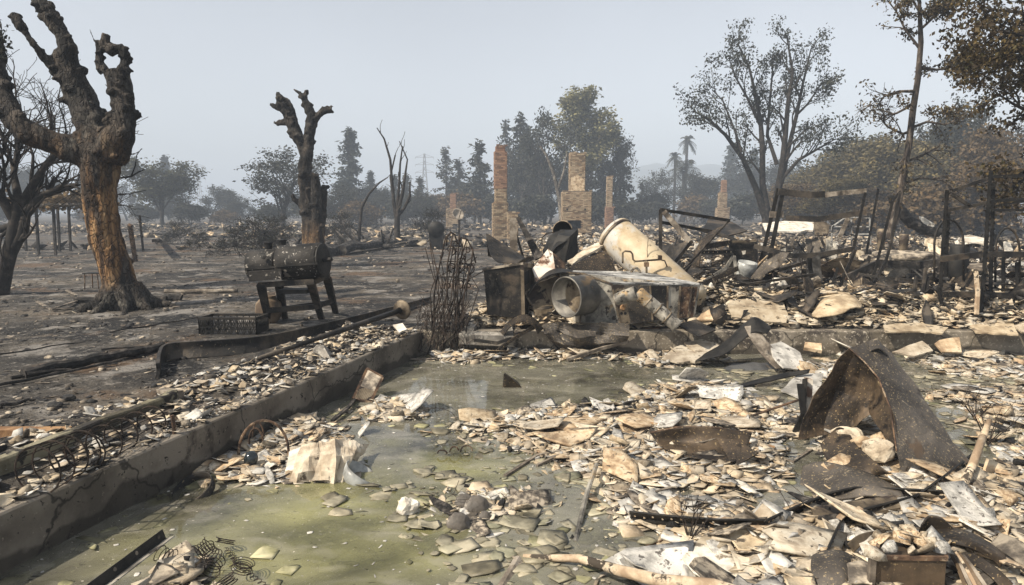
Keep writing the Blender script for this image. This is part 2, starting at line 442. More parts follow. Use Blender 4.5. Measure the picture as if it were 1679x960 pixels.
# behind the wall faces keep ground just under the wall tops
def grid_tris(n, m):
    i, j = np.meshgrid(np.arange(n - 1), np.arange(m - 1), indexing='ij'); a = (i * m + j).ravel()
    return np.stack([a, a + 1, a + m + 1, a + m], 1)
mGROUND = mat('burnt_soil', [(.1, (.015, .0135, .012)), (.35, (.040, .036, .031)), (.55, (.070, .061, .050)), (.75, (.105, .088, .067)), (.95, (.16, .14, .115))], .55, detail=14, bump=1.0, bscale=11, stretch=(.9, 1.0, 1), bdist=.09,
              spots=[((.012, .0115, .011), .33, .54, .68), ((.20, .187, .17), 1.1, .60, .80), ((.17, .155, .135), 4.7, .70, .84), ((.095, .062, .038), .42, .62, .80), ((.010, .009, .009), 4.2, .68, .76), ((.19, .175, .155), 12, .74, .84)])
o = obj('ground', np_mesh('ground', np.stack([X.ravel(), Y.ravel(), Z.ravel()], 1), grid_tris(*X.shape), mGROUND, True))
tag(o, kind='structure')

# slab floor under the water
mSLAB = mat('algae_stained_slab', [(.1, (.035, .036, .02)), (.4, (.11, .11, .055)), (.65, (.21, .205, .09)), (.9, (.30, .28, .15))], 2.2, detail=12, bump=.3, spots=[((.03, .031, .024), 5, .66, .78), ((.33, .31, .22), 9, .70, .82)])
def poly(name, P, z, m, kind='structure'):
    o = link_mesh(name, [(p[0], p[1], z) for p in P], [tuple(range(len(P)))[::-1]], m); tag(o, kind=kind); return o
poly('slab_floor', PIT, SZ, mSLAB)

# water: murky, shallow, with scum afloat
def water_mat():
    m = bpy.data.materials.new('murky_water'); m.use_nodes = True; t = m.node_tree; N = t.nodes; L = t.links; N.clear()
    out = N.new('ShaderNodeOutputMaterial'); tc = N.new('ShaderNodeTexCoord')
    def ns(sc, det, stretch=(1, 1, 1), dis=0.):
        mp = N.new('ShaderNodeMapping'); mp.inputs['Scale'].default_value = stretch; L.new(tc.outputs['Object'], mp.inputs[0])
        n = N.new('ShaderNodeTexNoise'); n.inputs['Scale'].default_value = sc; n.inputs['Detail'].default_value = det; n.inputs['Distortion'].default_value = dis; L.new(mp.outputs[0], n.inputs['Vector']); return n.outputs['Fac']
    def mr(x, a, b, c, d):
        r = N.new('ShaderNodeMapRange'); r.inputs[1].default_value = a; r.inputs[2].default_value = b; r.inputs[3].default_value = c; r.inputs[4].default_value = d; L.new(x, r.inputs[0]); return r.outputs[0]
    def mix(f, a, b):
        x = N.new('ShaderNodeMixShader'); L.new(f, x.inputs[0]); L.new(a, x.inputs[1]); L.new(b, x.inputs[2]); return x.outputs[0]
    # where the mineral-green water stands, by distance from its centre
    g = G(560, 870, WZ); g2 = G(730, 760, WZ)
    def blob(c, r):
        vm = N.new('ShaderNodeVectorMath'); vm.operation = 'DISTANCE'; L.new(tc.outputs['Object'], vm.inputs[0]); vm.inputs[1].default_value = c
        ad = N.new('ShaderNodeMath'); ad.operation = 'MULTIPLY_ADD'; L.new(ns(1.3, 5), ad.inputs[0]); ad.inputs[1].default_value = -1.6; L.new(vm.outputs['Value'], ad.inputs[2])
        return mr(ad.outputs[0], -.8 + r * .35, -.8 + r * 1.25, 1, 0)
    mxm = N.new('ShaderNodeMath'); mxm.operation = 'MAXIMUM'; L.new(blob(g, 1.25), mxm.inputs[0]); L.new(blob(g2, .5), mxm.inputs[1])
    green = mxm.outputs[0]
    mc = N.new('ShaderNodeMix'); mc.data_type = 'RGBA'; L.new(green, mc.inputs[0]); mc.inputs[6].default_value = (.35, .335, .265, 1); mc.inputs[7].default_value = (.46, .44, .19, 1)
    tr = N.new('ShaderNodeBsdfTransparent'); tr.inputs[0].default_value = (.88, .88, .70, 1)
    df = N.new('ShaderNodeBsdfDiffuse'); L.new(mc.outputs[2], df.inputs[0])
    body = mix(mr(ns(1.1, 8, (1, 1.6, 1), .4), .35, .7, .12, .50), tr.outputs[0], df.outputs[0])
    gl = N.new('ShaderNodeBsdfGlossy'); gl.inputs['Roughness'].default_value = .06
    bp = N.new('ShaderNodeBump'); bp.inputs['Strength'].default_value = .12; bp.inputs['Distance'].default_value = .01; L.new(ns(9, 3), bp.inputs['Height'])
    L.new(bp.outputs[0], gl.inputs['Normal'])
    fr = N.new('ShaderNodeFresnel'); fr.inputs[0].default_value = 1.42
    # floating ash film and specks
    d2 = N.new('ShaderNodeBsdfDiffuse'); d2.inputs[0].default_value = (.36, .335, .28, 1)
    film = N.new('ShaderNodeMath'); film.operation = 'MULTIPLY'; L.new(mr(ns(3.4, 12, (1, 1.5, 1), .5), .50, .72, 0, .38), film.inputs[0]); film.inputs[1].default_value = .9
    body = mix(film.outputs[0], body, d2.outputs[0]); surf = mix(fr.outputs[0], body, gl.outputs[0])
    d3 = N.new('ShaderNodeBsdfDiffuse'); d3.inputs[0].default_value = (.55, .51, .43, 1)
    surf = mix(mr(ns(34, 3, (1, 1.7, 1)), .70, .73, 0, .9), surf, d3.outputs[0])
    d4 = N.new('ShaderNodeBsdfDiffuse'); d4.inputs[0].default_value = (.02, .02, .018, 1)
    surf = mix(mr(ns(13, 6, (1, 2.6, 1), .8), .66, .70, 0, .8), surf, d4.outputs[0])
    L.new(surf, out.inputs[0]); return m
poly('water', PIT, WZ, water_mat())

# ------------------------------------------------------------------ walls
def damp(m, z, amp):
    """a ragged wet band rising from the water line"""
    t = m.node_tree; N = t.nodes; L = t.links; b = N['Principled BSDF']; src = b.inputs['Base Color'].links[0].from_socket
    tc = N.new('ShaderNodeTexCoord'); sx = N.new('ShaderNodeSeparateXYZ'); L.new(tc.outputs['Object'], sx.inputs[0]); n = N.new('ShaderNodeTexNoise'); n.inputs['Scale'].default_value = 1.4; n.inputs['Detail'].default_value = 8; L.new(tc.outputs['Object'], n.inputs['Vector'])
    a = N.new('ShaderNodeMath'); a.operation = 'MULTIPLY_ADD'; L.new(n.outputs['Fac'], a.inputs[0]); a.inputs[1].default_value = -amp * 4; L.new(sx.outputs['Z'], a.inputs[2])
    r = N.new('ShaderNodeMapRange'); L.new(a.outputs[0], r.inputs[0]); r.inputs[1].default_value = z - amp * 2 - .015; r.inputs[2].default_value = z - amp * 2 + .015; r.inputs[3].default_value = .72; r.inputs[4].default_value = 0
    x = N.new('ShaderNodeMix'); x.data_type = 'RGBA'; L.new(r.outputs[0], x.inputs[0]); L.new(src, x.inputs[6]); x.inputs[7].default_value = (.018, .015, .011, 1); L.new(x.outputs[2], b.inputs['Base Color'])
def crack(m):
    t = m.node_tree; N = t.nodes; L = t.links; b = N['Principled BSDF']; src = b.inputs['Base Color'].links[0].from_socket; tc = N.new('ShaderNodeTexCoord')
    n = N.new('ShaderNodeTexNoise'); n.inputs['Scale'].default_value = 3; n.inputs['Detail'].default_value = 6; L.new(tc.outputs['Object'], n.inputs['Vector']); w_ = N.new('ShaderNodeMix'); w_.data_type = 'VECTOR'; w_.inputs[0].default_value = .25; L.new(tc.outputs['Object'], w_.inputs[4]); L.new(n.outputs['Color'], w_.inputs[5])
    v = N.new('ShaderNodeTexVoronoi'); v.feature = 'DISTANCE_TO_EDGE'; v.inputs['Scale'].default_value = 1.1; L.new(w_.outputs[1], v.inputs['Vector'])
    r = N.new('ShaderNodeMapRange'); L.new(v.outputs['Distance'], r.inputs[0]); r.inputs[1].default_value = .002; r.inputs[2].default_value = .009; r.inputs[3].default_value = .8; r.inputs[4].default_value = 0
    x = N.new('ShaderNodeMix'); x.data_type = 'RGBA'; L.new(r.outputs[0], x.inputs[0]); L.new(src, x.inputs[6]); x.inputs[7].default_value = (.012, .010, .008, 1); L.new(x.outputs[2], b.inputs['Base Color'])
def wall_piece(p, q, n, zb, zt, t, mb, seg=14, jag=.006):
    rings = []
    for i in range(seg + 1):
        c = V(p).lerp(V(q), i / seg); j = jag * noise.noise(c * 3)
        o_ = n * t
        rings.append([V((c.x, c.y, zb)), V((c.x + o_.x, c.y + o_.y, zb)), V((c.x + o_.x, c.y + o_.y, zt + j)), V((c.x + n.x * .012, c.y + n.y * .012, zt + j)), V((c.x, c.y, zt - .012 + j))])
    mb.rings(rings)
mCONCL = mat('stem_wall_concrete', [(.2, (.075, .064, .051)), (.5, (.135, .117, .094)), (.8, (.19, .168, .138))], 1.7, bump=.4, bscale=45, spots=[((.026, .021, .017), .8, .58, .70), ((.22, .19, .15), 26, .80, .88), ((.02, .017, .014), 19, .78, .84)])
crack(mCONCL); damp(mCONCL, -.20, .16)
t = thing('foundation_wall', A, 'long grey concrete foundation wall running along the left of the flooded slab', 'wall')
mb = MB(); wall_piece(A0, B - LD * .0, LN, -.8, .03, T, mb, 60); mb.build('wall_face', mCONCL, t)
mb = MB()
for i in range(2600):                               # ash and crumbs lying along the top of the wall
    s = nr.random(); p = A0.lerp(B, s) + LN * (T * (.15 + .9 * nr.random() ** .6)); r = .003 + .011 * nr.random() ** 3
    mb.add([p + V((r * 1.5, 0, .028)), p + V((-r, r, .028)), p + V((-r, -r, .028)), p + V((0, 0, .03 + r))], [(0, 1, 3), (1, 2, 3), (2, 0, 3)])
tag(mb.build('ash_crumbs', mGREYP, t), kind='stuff')
t = thing('foundation_wall', B, 'low tan concrete foundation wall across the back of the flooded slab', 'wall')
mb = MB(); wall_piece(B - BD * .25, C2, BN, -.8, .02, T, mb, 60); crack(mCONC); damp(mCONC, -.24, .10); mb.build('wall_face', mCONC, t)
# outer low kerb on the left, and the burnt soil bank
K0 = G(-120, 800, .17); K1 = G(292, 642, .15)
t = thing('low_kerb', K0, 'weathered low kerb wall left of the debris strip, ending in a broken corner', 'wall')
kd = (K1 - K0).normalized(); kn = V((-kd.y, kd.x, 0))
mb = MB(); wall_piece(K0 - kd * 2, K1, kn, -.2, .16, .075, mb, 30, .02); mb.build('wall_face', mat('lichen_kerb', [(.3, (.06, .052, .035)), (.5, (.13, .115, .075)), (.7, (.21, .19, .13))], 3, bump=.6, spots=[((.025, .022, .019), 4, .55, .66)]), t)
p0 = K1 + V((0, 0, -.06)); mb = MB(); mb.bar(p0, p0 + V((-.26, .22, -.03)), .1, .12); mb.build('return_end', mGREYW, t)

# ------------------------------------------------------------------ rubble beds (countless crumbs)
mRUB = mat('crushed_rubble', [(.1, (.03, .026, .021)), (.3, (.12, .10, .075)), (.5, (.26, .22, .165)), (.75, (.40, .35, .27)), (1, (.5, .45, .36))], 17, detail=10, bump=1.0, bscale=30, dist=.3, spots=[((.018, .016, .014), 2.4, .62, .74), ((.17, .115, .065), 3.1, .70, .82)])
xs = np.arange(-3.2, 10.0, .04); ys = np.arange(2.9, B.y + .1, .04); X, Y = np.meshgrid(xs, ys)
h, dn = pile(X, Y)
rough = (fbm(X, Y, 14, 3) - .5) * .05 * (dn > .1)
Z = np.where(inside(PIT, X, Y) & (h > .006), SZ + h + rough, SZ - .05)
tag(obj('rubble', np_mesh('rubble', np.stack([X.ravel(), Y.ravel(), Z.ravel()], 1), grid_tris(*X.shape), mRUB, False)), kind='stuff', label='crushed plaster and ash rubble heaped in the flooded foundation')
xs = np.arange(-2.4, 30, .13); ys = np.arange(B.y - .8, 46, .13); X, Y = np.meshgrid(xs, ys)
h, k = back(X, Y); rough = (fbm(X, Y, 5, 3) - .5) * .12
Z = np.where(k > .02, h + rough * k, -.6)
d = Y - (B.y + (X - B.x) * BD.y / BD.x) - T
Z = np.where(d < .02, -.75, Z)
mRUBB = mat('burnt_house_rubble', [(.15, (.012, .011, .010)), (.4, (.038, .032, .025)), (.6, (.11, .088, .064)), (.8, (.26, .215, .16)), (1, (.42, .36, .28))], 7, detail=12, bump=1.0, bscale=18, dist=.4, spots=[((.015, .013, .012), .9, .56, .70), ((.16, .095, .052), 1.7, .70, .82)])
tag(obj('rubble', np_mesh('rubble', np.stack([X.ravel(), Y.ravel(), Z.ravel()], 1), grid_tris(*X.shape), mRUBB, False)), kind='stuff', label='burnt house rubble filling the ground behind the back wall')

# ------------------------------------------------------------------ hills
def hill(name, y0, pts, depth, m):
    xs = np.linspace(-900, 1300, 260); ys = np.linspace(0, 1, 24)
    X, Yk = np.meshgrid(xs, ys)
    prof = np.interp(X, [p[0] for p in pts], [p[1] for p in pts]) + 5 * (fbm(X, X * 0, .012, 4) - .5) + 5.0 * (fbm(X, X * 0 + Yk * 9, .11, 3) - .3)
    Zz = prof * np.sin(np.clip(Yk, 0, 1) * math.pi) ** .8 - .5
    Yy = y0 + Yk * depth
    o = obj(name, np_mesh(name, np.stack([X.ravel(), Yy.ravel(), Zz.ravel()], 1), grid_tris(*X.shape), m, False)); tag(o, kind='structure')
mHILL = mat('wooded_hill', [(.3, (.035, .045, .03)), (.7, (.08, .085, .055))], .06, bump=.8, bscale=.3)
hill('hill', 760, [(-900, 3), (-260, 6), (0, 26), (100, 50), (175, 60), (325, 58), (500, 48), (700, 24), (1300, 15)], 200, mHILL)

# ------------------------------------------------------------------ trees
def grow(rg, p, d, L, r, lvl, c, out, tips):
    n = c.get('seg', 5); pts = [p]; rad = [r]
    for i in range(n):
        d = (d + V((rg.gauss(0, 1), rg.gauss(0, 1), rg.gauss(0, .7))) * c['wander'] + V((0, 0, c['up']))).normalized()
        p = p + d * (L / n); pts.append(p); rad.append(r * (1 - c['taper'] * (i + 1) / n))
    out.append((pts, rad, lvl))
    if lvl >= c['levels']:
        tips.extend(pts[1:]); return
    k = c['kids'][min(lvl, len(c['kids']) - 1)]
    for j in range(k):
        t = c['t0'] + (1 - c['t0']) * ((j + rg.random()) / k)
        if lvl == 0: t = max(t, c.get('first', .3))
        x = t * n; i = min(int(x), n - 1); q = pts[i].lerp(pts[i + 1], x - i)
        dd = (pts[i + 1] - pts[i]).normalized(); _, s, u = frame_of(dd); a = rg.uniform(0, 2 * math.pi)
        sp_ = R(c['spread']) * rg.uniform(.7, 1.25)
        nd = dd * math.cos(sp_) + (s * math.cos(a) + u * math.sin(a)) * math.sin(sp_)
        grow(rg, q, nd, L * c['ratio'] * (1.15 - .45 * t) * rg.uniform(.75, 1.2), rad[i] * c.get('rr', .6), lvl + 1, c, out, tips)
    tips.append(pts[-1])

def tubes(out, rmin=.004, sides=(7, 5, 4, 3, 3)):
    mb = MB()
    for pts, rad, lvl in out: mb.tube(pts, [max(a, rmin) for a in rad], sides[min(lvl, len(sides) - 1)], cap=False)
    return mb

def leaf_np(points, per, radius, size, seed, flat=.0, droop=0.0, aspect=1.7):
    g = np.random.default_rng(seed); P = np.repeat(np.array([list(p) for p in points]), per, 0)
    n = len(P); P = P + g.normal(0, radius, (n, 3)) * [1, 1, .8]
    a = g.normal(0, 1, (n, 3)); a[:, 2] -= droop; a /= np.linalg.norm(a, axis=1, keepdims=True)
    b = g.normal(0, 1, (n, 3)); b -= a * (a * b).sum(1, keepdims=True); b /= np.linalg.norm(b, axis=1, keepdims=True)
    s = size * g.uniform(.6, 1.4, (n, 1)); a *= s * aspect / 1.3; b *= s / 1.3
    v = np.stack([P, P + a * .5 + b * .5, P + a, P + a * .5 - b * .5], 1).reshape(-1, 3)
    q = np.arange(n * 4).reshape(-1, 4); return v, q

LEAFT = [(0, (.55, .55, .55)), (.5, (1, 1, 1)), (.8, (1.35, 1.25, 1.0)), (1, (.8, .7, .6))]
def leafmat(name, c, rnd=LEAFT):
    c = tuple(x * 1.3 for x in c)
    return mat(name, [(.35, tuple(x * .6 for x in c)), (.65, c)], .9, detail=3, rough=.7, bump=0, rnd=rnd, transl=.25)
mL = dict(olive=leafmat('olive_leaves', (.062, .064, .036)), green=leafmat('dusty_green_leaves', (.17, .165, .085)), brown=leafmat('scorched_brown_leaves', (.105, .075, .040)),
          dark=leafmat('smoke_dark_leaves', (.036, .040, .032)), blue=leafmat('dull_conifer_needles', (.036, .046, .042)), gold=leafmat('curled_gold_brown_leaves', (.095, .073, .036), [(0, (.25, .22, .22)), (.4, (.45, .4, .4)), (.62, (.9, .85, .8)), (.85, (1.25, 1.15, .8)), (1, (.45, .6, .5))]),
          khaki=leafmat('khaki_leaves', (.115, .098, .05)))
mBARK = mat('burnt_bark', [(.2, (.009, .008, .0075)), (.6, (.024, .020, .017)), (.9, (.06, .05, .04))], 5, bump=.8, bscale=20)
mBARKG = mat('grey_bark', [(.3, (.05, .044, .038)), (.6, (.13, .115, .095)), (.8, (.2, .18, .15))], 4, bump=.8, bscale=20)

def tree(name, label, cat, group, trunk_mb, crown=None, leaf=None, bark=None, loc=(0, 0, 0)):
    t = thing(name, loc, label, cat, group)
    o = link_mesh('trunk', trunk_mb.v, trunk_mb.f, bark or mBARK, None, True); o.parent = t
    if crown is not None:
        c = obj('crown', np_mesh('crown', crown[0], crown[1], leaf)); c.parent = t
    return t

def broad(seed, H, W, bare=.35, per=10, lsize=.22, lrad=.35, leaf='olive', levels=3, kids=(7, 5, 4), first=.35, spread=42, r0=.2, bark=None, up=.06, wander=.13, tseg=5, droop=0):
    rg = random.Random(seed); out = []; tips = []
    c = dict(wander=wander, up=up, taper=.75, levels=levels, kids=kids, t0=.25, spread=spread, ratio=.62 * W, first=first, seg=tseg)
    grow(rg, V((0, 0, -.3)), V((rg.uniform(-.06, .06), rg.uniform(-.06, .06), 1)).normalized(), H * .72, r0, 0, c, out, tips)
    tips = [p for p in tips if rg.random() > bare and p.z > H * .12]
    return tubes(out, .012), leaf_np(tips, per, lrad, lsize, seed, droop=droop)

def conifer(seed, H, W, gaps=.3, per=7, leaf='blue', sag=.35, r0=.2, size=.3, z0=.12):
    rg = random.Random(seed); mb = MB(); mb.tube([(0, 0, -.3), (0, 0, H * .5), (.0, 0, H)], [r0, r0 * .6, .02], 6, False); tips = []
    z = H * z0
    while z < H * .98:
        k = 1 - z / H; L0 = W * (k ** .8) * .5 + .12
        for j in range(rg.randint(3, 6)):
            if rg.random() < gaps * .5: continue
            a = rg.uniform(0, 6.28); L = L0 * rg.uniform(.55, 1.15); d = V((math.cos(a), math.sin(a), 0)); pts = [V((0, 0, z)) + d * L * s + V((0, 0, -sag * L * s ** 1.6 + (.25 * L * max(0, s - .6)))) for s in (0, .33, .66, 1)]
            mb.tube(pts, [.035, .025, .018, .01], 3, False)
            if rg.random() > gaps:
                for s in np.linspace(.22, 1, max(3, int(L / .28))):
                    i = min(int(s * 3), 2); tips.append(pts[i].lerp(pts[i + 1], s * 3 - i) + V((0, 0, -.1)))
        z += H * rg.uniform(.018, .034)
    for s in np.linspace(.86, 1, 6): tips.append(V((0, 0, H * s)))
    return mb, leaf_np(tips, per, .14, size, seed, droop=.8, aspect=2.2)

def ptree(p, px, Y, top, width, name=None, label=None, group=None, rz=None, cat='tree', z=None):
    """place a copy of prototype p so its top reaches photo height `top` at depth Y"""
    root, H, W, used = p
    o = root if not used[0] else copy_tree(root); used[0] = True
    b = D(px, 400, Y); z = ground_z(b.x, b.y) if z is None else z
    h = D(px, top, Y).z - z; s = h / H; sw = (width * Y / FPX) / W
    sw = min(max(sw, s * .62), s * 1.45); o.location = (b.x, b.y, z); o.scale = (sw, sw, s); o.rotation_euler.z = rng.uniform(0, 6.28) if rz is None else rz
    if label: o['label'] = label
    if group: o['group'] = group
    return o
def proto(name, mk, H, W, leaf, bark=None, cat='tree'):
    mb, cr = mk; v = cr[0]; H = float(np.percentile(v[:, 2], 99.7)) if len(v) else H
    W = float(np.percentile(v[:, 0], 98) - np.percentile(v[:, 0], 2)) if len(v) else W
    return (tree(name, 'tree', cat, None, mb, cr if len(v) else None, mL[leaf], bark), H, W, [False])

GT = 'smoke-veiled trees along the far side of the burnt lots'
bushA = proto('broadleaf_tree', broad(1, 8, .95, .35, 11, .19, .34, first=.12, kids=(11, 5, 4), spread=46), 8, 6, 'olive')
bushB = proto('broadleaf_tree', broad(2, 8, .95, .55, 7, .16, .28, first=.12, kids=(11, 5, 4), spread=46), 8, 6, 'dark')
bushC = proto('broadleaf_tree', broad(3, 9, .9, .35, 10, .19, .36, first=.08, kids=(13, 6, 4), spread=46), 9, 6, 'dark')
bushD = proto('broadleaf_tree', broad(14, 8, 1.0, .25, 13, .18, .38, first=.1, kids=(11, 6, 4), spread=50), 8, 6, 'khaki')
bushE = proto('broadleaf_tree', broad(24, 8, .95, .4, 10, .18, .34, first=.1, kids=(11, 6, 4), spread=48), 8, 6, 'brown')
conA = proto('conifer_tree', conifer(4, 14, 4.6, .16, 9), 14, 4.5, 'blue')
conB = proto('conifer_tree', conifer(5, 12, 4.6, .45, 7, size=.3, z0=.3), 12, 4.5, 'dark')
conC = proto('conifer_tree', conifer(6, 13, 5.0, .38, 7, size=.26), 13, 5, 'dark')
cotton = proto('cottonwood_tree', broad(7, 18, .56, .36, 10, .21, .34, levels=3, kids=(17, 5, 4), first=.14, spread=30, r0=.3, up=.17, wander=.16), 18, 6, 'green', mBARKG)
scrubA = proto('scorched_shrub', broad(8, 3, 1.2, .35, 7, .2, .25, levels=4, kids=(6, 4, 4, 2), first=.05, spread=50, r0=.06), 3, 3, 'dark', cat='shrub')
scrubB = proto('scorched_shrub', broad(9, 3, 1.2, .3, 10, .2, .25, levels=3, kids=(9, 5, 4), first=.02, spread=56, r0=.05), 3, 3, 'brown', cat='shrub')

for a in [  # proto, px, depth, top, width px, label
    (conA, 279, 150, 257, 34, 'pale blue conifer tip rising behind the leafy tree near the left pylon'),
    (bushA, 268, 78, 262, 112, 'grey green leafy tree just right of the big charred trunk'),
    (bushC, 345, 120, 306, 70, 'rounded hazy tree standing in front of the left pylon'),
    (bushC, 405, 105, 326, 70, 'low hazy tree between the left pylon and the barrel grill'),
    (bushB, 468, 66, 243, 120, 'thin smoke grey tree behind the slender pollarded stump'),
    (bushC, 300, 112, 318, 110, 'broad dark tree low in the smoke below the left pylon'),
    (bushC, 500, 108, 312, 120, 'broad dark tree low in the smoke behind the slender pollarded stump'),
    (bushC, 612, 112, 306, 110, 'broad dark tree low in the smoke right of the lone narrow conifer'),
    (bushC, 672, 104, 318, 90, 'dark tree low in the smoke right of the thin multi-stemmed bare tree'),
    (bushC, 778, 108, 300, 90, 'dark tree low in the smoke below the gappy burnt conifer'),
    (conA, 610, 122, 282, 34, 'short blue conifer between the lone narrow conifer and the thin bare tree'),
    (conB, 668, 120, 285, 28, 'short gappy conifer just right of the thin bare tree'),
    (conA, 865, 112, 210, 36, 'narrow blue conifer rising left of the tallest cottonwood'),
    (conB, 1050, 112, 300, 34, 'short burnt conifer between the central grove and the palms'),
    (bushC, 212, 140, 300, 90, 'faint blue tree half hidden by the big charred trunk'),
    (bushC, 100, 120, 290, 140, 'smoke veiled tree behind the burnt pergola'),
    (bushC, 20, 130, 270, 150, 'smoke veiled tree at the left edge behind the bare black tree'),
    (conA, 577, 105, 213, 50, 'tall narrow conifer standing alone right of the slender pollarded stump'),
    (bushB, 560, 85, 300, 90, 'dark ragged tree at the foot of the lone narrow conifer'),
    (bushB, 627, 95, 315, 90, 'low ragged tree left of the thin multi-stemmed bare tree'),
    (bushB, 690, 90, 312, 70, 'low twiggy tree right of the thin multi-stemmed bare tree'),
    (conC, 733, 115, 243, 48, 'dark conifer behind the small red topped chimney'),
    (conB, 752, 110, 262, 34, 'ragged brown conifer just right of the small red topped chimney'),
    (conB, 787, 98, 232, 50, 'gappy burnt conifer left of the tall thin chimney'),
    (bushE, 720, 100, 318, 40, 'brown scorched tree left of the small red topped chimney'),
    (conC, 830, 112, 200, 40, 'dark conifer spire behind the tall thin chimney'),
    (conC, 853, 105, 188, 62, 'dark conifer rising between the two big chimneys'),
    (bushC, 848, 95, 240, 80, 'dense black green tree right behind the tall thin chimney'),
    (bushB, 893, 88, 182, 84, 'broad dark tree left of the tallest cottonwood'),
    (bushC, 900, 100, 270, 80, 'dense dark undergrowth tree behind the central chimney'),
    (cotton, 957, 92, 148, 96, 'tallest cottonwood rising behind the central chimney'),
    (conB, 985, 106, 226, 40, 'ragged burnt conifer close behind the right side of the central chimney'),
    (conA, 650, 118, 288, 30, 'small blue conifer behind the thin multi-stemmed bare tree'),
    (conB, 690, 112, 290, 30, 'ragged conifer behind the lattice pylon in the middle'),
    (conA, 140, 125, 285, 40, 'small blue conifer left of the big charred trunk'),
    (conB, 385, 118, 318, 30, 'small ragged conifer right of the left pylon'),
    (bushB, 1000, 95, 200, 62, 'thin see through tree right of the tallest cottonwood'),
    (conB, 1015, 100, 238, 78, 'burnt conifer with drooping arms right of the central chimney'),
    (bushB, 1080, 125, 278, 60, 'hazy tree left of the palms'),
    (bushC, 1112, 118, 285, 90, 'dark bush below the palms'),
    (conA, 1195, 165, 238, 60, 'smoky blue conifer behind the far right chimney'),
    (conA, 1232, 150, 246, 80, 'blue grey conifer behind the big twin trunked tree'),
    (bushC, 1228, 125, 262, 130, 'dense smoky tree mass behind the far right chimney'),
    (bushC, 1300, 100, 262, 120, 'dark tree mass right behind the big twin trunked tree'),
    (bushA, 1375, 90, 228, 110, 'hazy leafy tree right of the big twin trunked tree'),
    (bushD, 1345, 70, 270, 110, 'low olive tree behind the long raised steel beam'),
    (bushD, 1425, 62, 226, 140, 'wide khaki tree left of the slim leaning trunk'),
    (bushD, 1490, 54, 232, 130, 'khaki tree behind the slim leaning trunk'),
    (bushE, 1545, 52, 215, 130, 'brown scorched tree right of the slim leaning trunk'),
    (bushB, 1520, 60, 196, 110, 'grey twiggy tree top behind the brown scorched trees'),
    (bushC, 1610, 60, 160, 130, 'dark smoky tree behind the near leafy branches'),
    (bushC, 1668, 56, 205, 120, 'dark tree at the right edge behind the steel rack'),
    (bushE, 1640, 46, 270, 140, 'brown tree behind the top of the steel rack'),
    (bushD, 1390, 50, 290, 120, 'low khaki tree behind the white wire stand'),
    (bushE, 1330, 58, 300, 90, 'low brown tree below the long raised steel beam'),
]:
    ptree(a[0], a[1], a[2], a[3], a[4], label=a[5])
TLM = [(75, 'the burnt pergola'), (200, 'the big charred trunk'), (330, 'the left pylon'), (420, 'the barrel grill'), (513, 'the slender stump'), (577, 'the lone narrow conifer'), (655, 'the thin bare tree'), (745, 'the small red topped chimney'), (820, 'the tall thin chimney'), (943, 'the central chimney'), (998, 'the slim far chimney'), (1118, 'the palms'), (1183, 'the far right chimney'), (1262, 'the twin trunked tree'), (1370, 'the raised beam'), (1470, 'the slim leaning tree'), (1590, 'the steel rack')]
for k, (px, Y, top, wd, ty) in enumerate([(30, 95, 330, 120, 0), (150, 100, 340, 100, 1), (240, 92, 335, 90, 0), (310, 88, 332, 90, 0), (375, 96, 345, 80, 1), (440, 84, 335, 90, 0), (530, 88, 322, 110, 0), (590, 84, 330, 90, 1), (660, 92, 328, 90, 0), (705, 96, 322, 60, 0), (765, 92, 318, 70, 1), (800, 94, 322, 60, 0), (870, 84, 320, 80, 0), (980, 82, 322, 60, 0), (1035, 90, 330, 70, 0), (1065, 96, 318, 80, 0), (1135, 104, 322, 80, 1), (1165, 100, 328, 70, 0), (1215, 90, 318, 90, 0), (1270, 82, 315, 90, 1), (1325, 76, 318, 90, 0), (1445, 48, 312, 110, 1), (1510, 44, 310, 110, 1), (1585, 44, 305, 120, 1)]):
    lx_, ln = min(TLM, key=lambda a: abs(a[0] - px + .1)); rel = 'directly behind' if abs(px - lx_) < 14 else 'just right of' if 0 < px - lx_ < 45 else 'right of' if px > lx_ else 'just left of' if lx_ - px < 45 else 'left of'
    ptree((scrubA, scrubB)[ty], px, Y, top, wd, label=('dark', 'brown')[ty] + ' scorched shrub in the smoky treeline ' + rel + ' ' + ln, group=('dark shrubs of the treeline', 'brown shrubs of the treeline')[ty])
# nearer burnt brush on the left lots
scrubN = proto('burnt_brush', broad(31, 2, 1.3, .85, 3, .07, .12, levels=4, kids=(9, 5, 4, 2), first=.02, spread=58, r0=.035, wander=.2), 2, 2, 'dark', cat='shrub')
for px, py, top, wd, lb in [(430, 424, 352, 120, 'leafless black brush behind the barrel grill'), (395, 420, 368, 90, 'leafless black brush left of the barrel grill lid'), (330, 412, 378, 80, 'low charred brush beside the rusty leaning post'), (560, 402, 345, 60, 'thin burnt brush right of the slender pollarded stump'), (700, 398, 340, 60, 'thin burnt brush behind the charred wheeled bin'), (460, 404, 350, 80, 'thin burnt brush behind the slender pollarded stump'), (300, 400, 360, 60, 'thin burnt brush beyond the rusty leaning post')]:
    Y = G(px, py, 0).y; ptree(scrubN, px, Y, top, wd, label=lb)

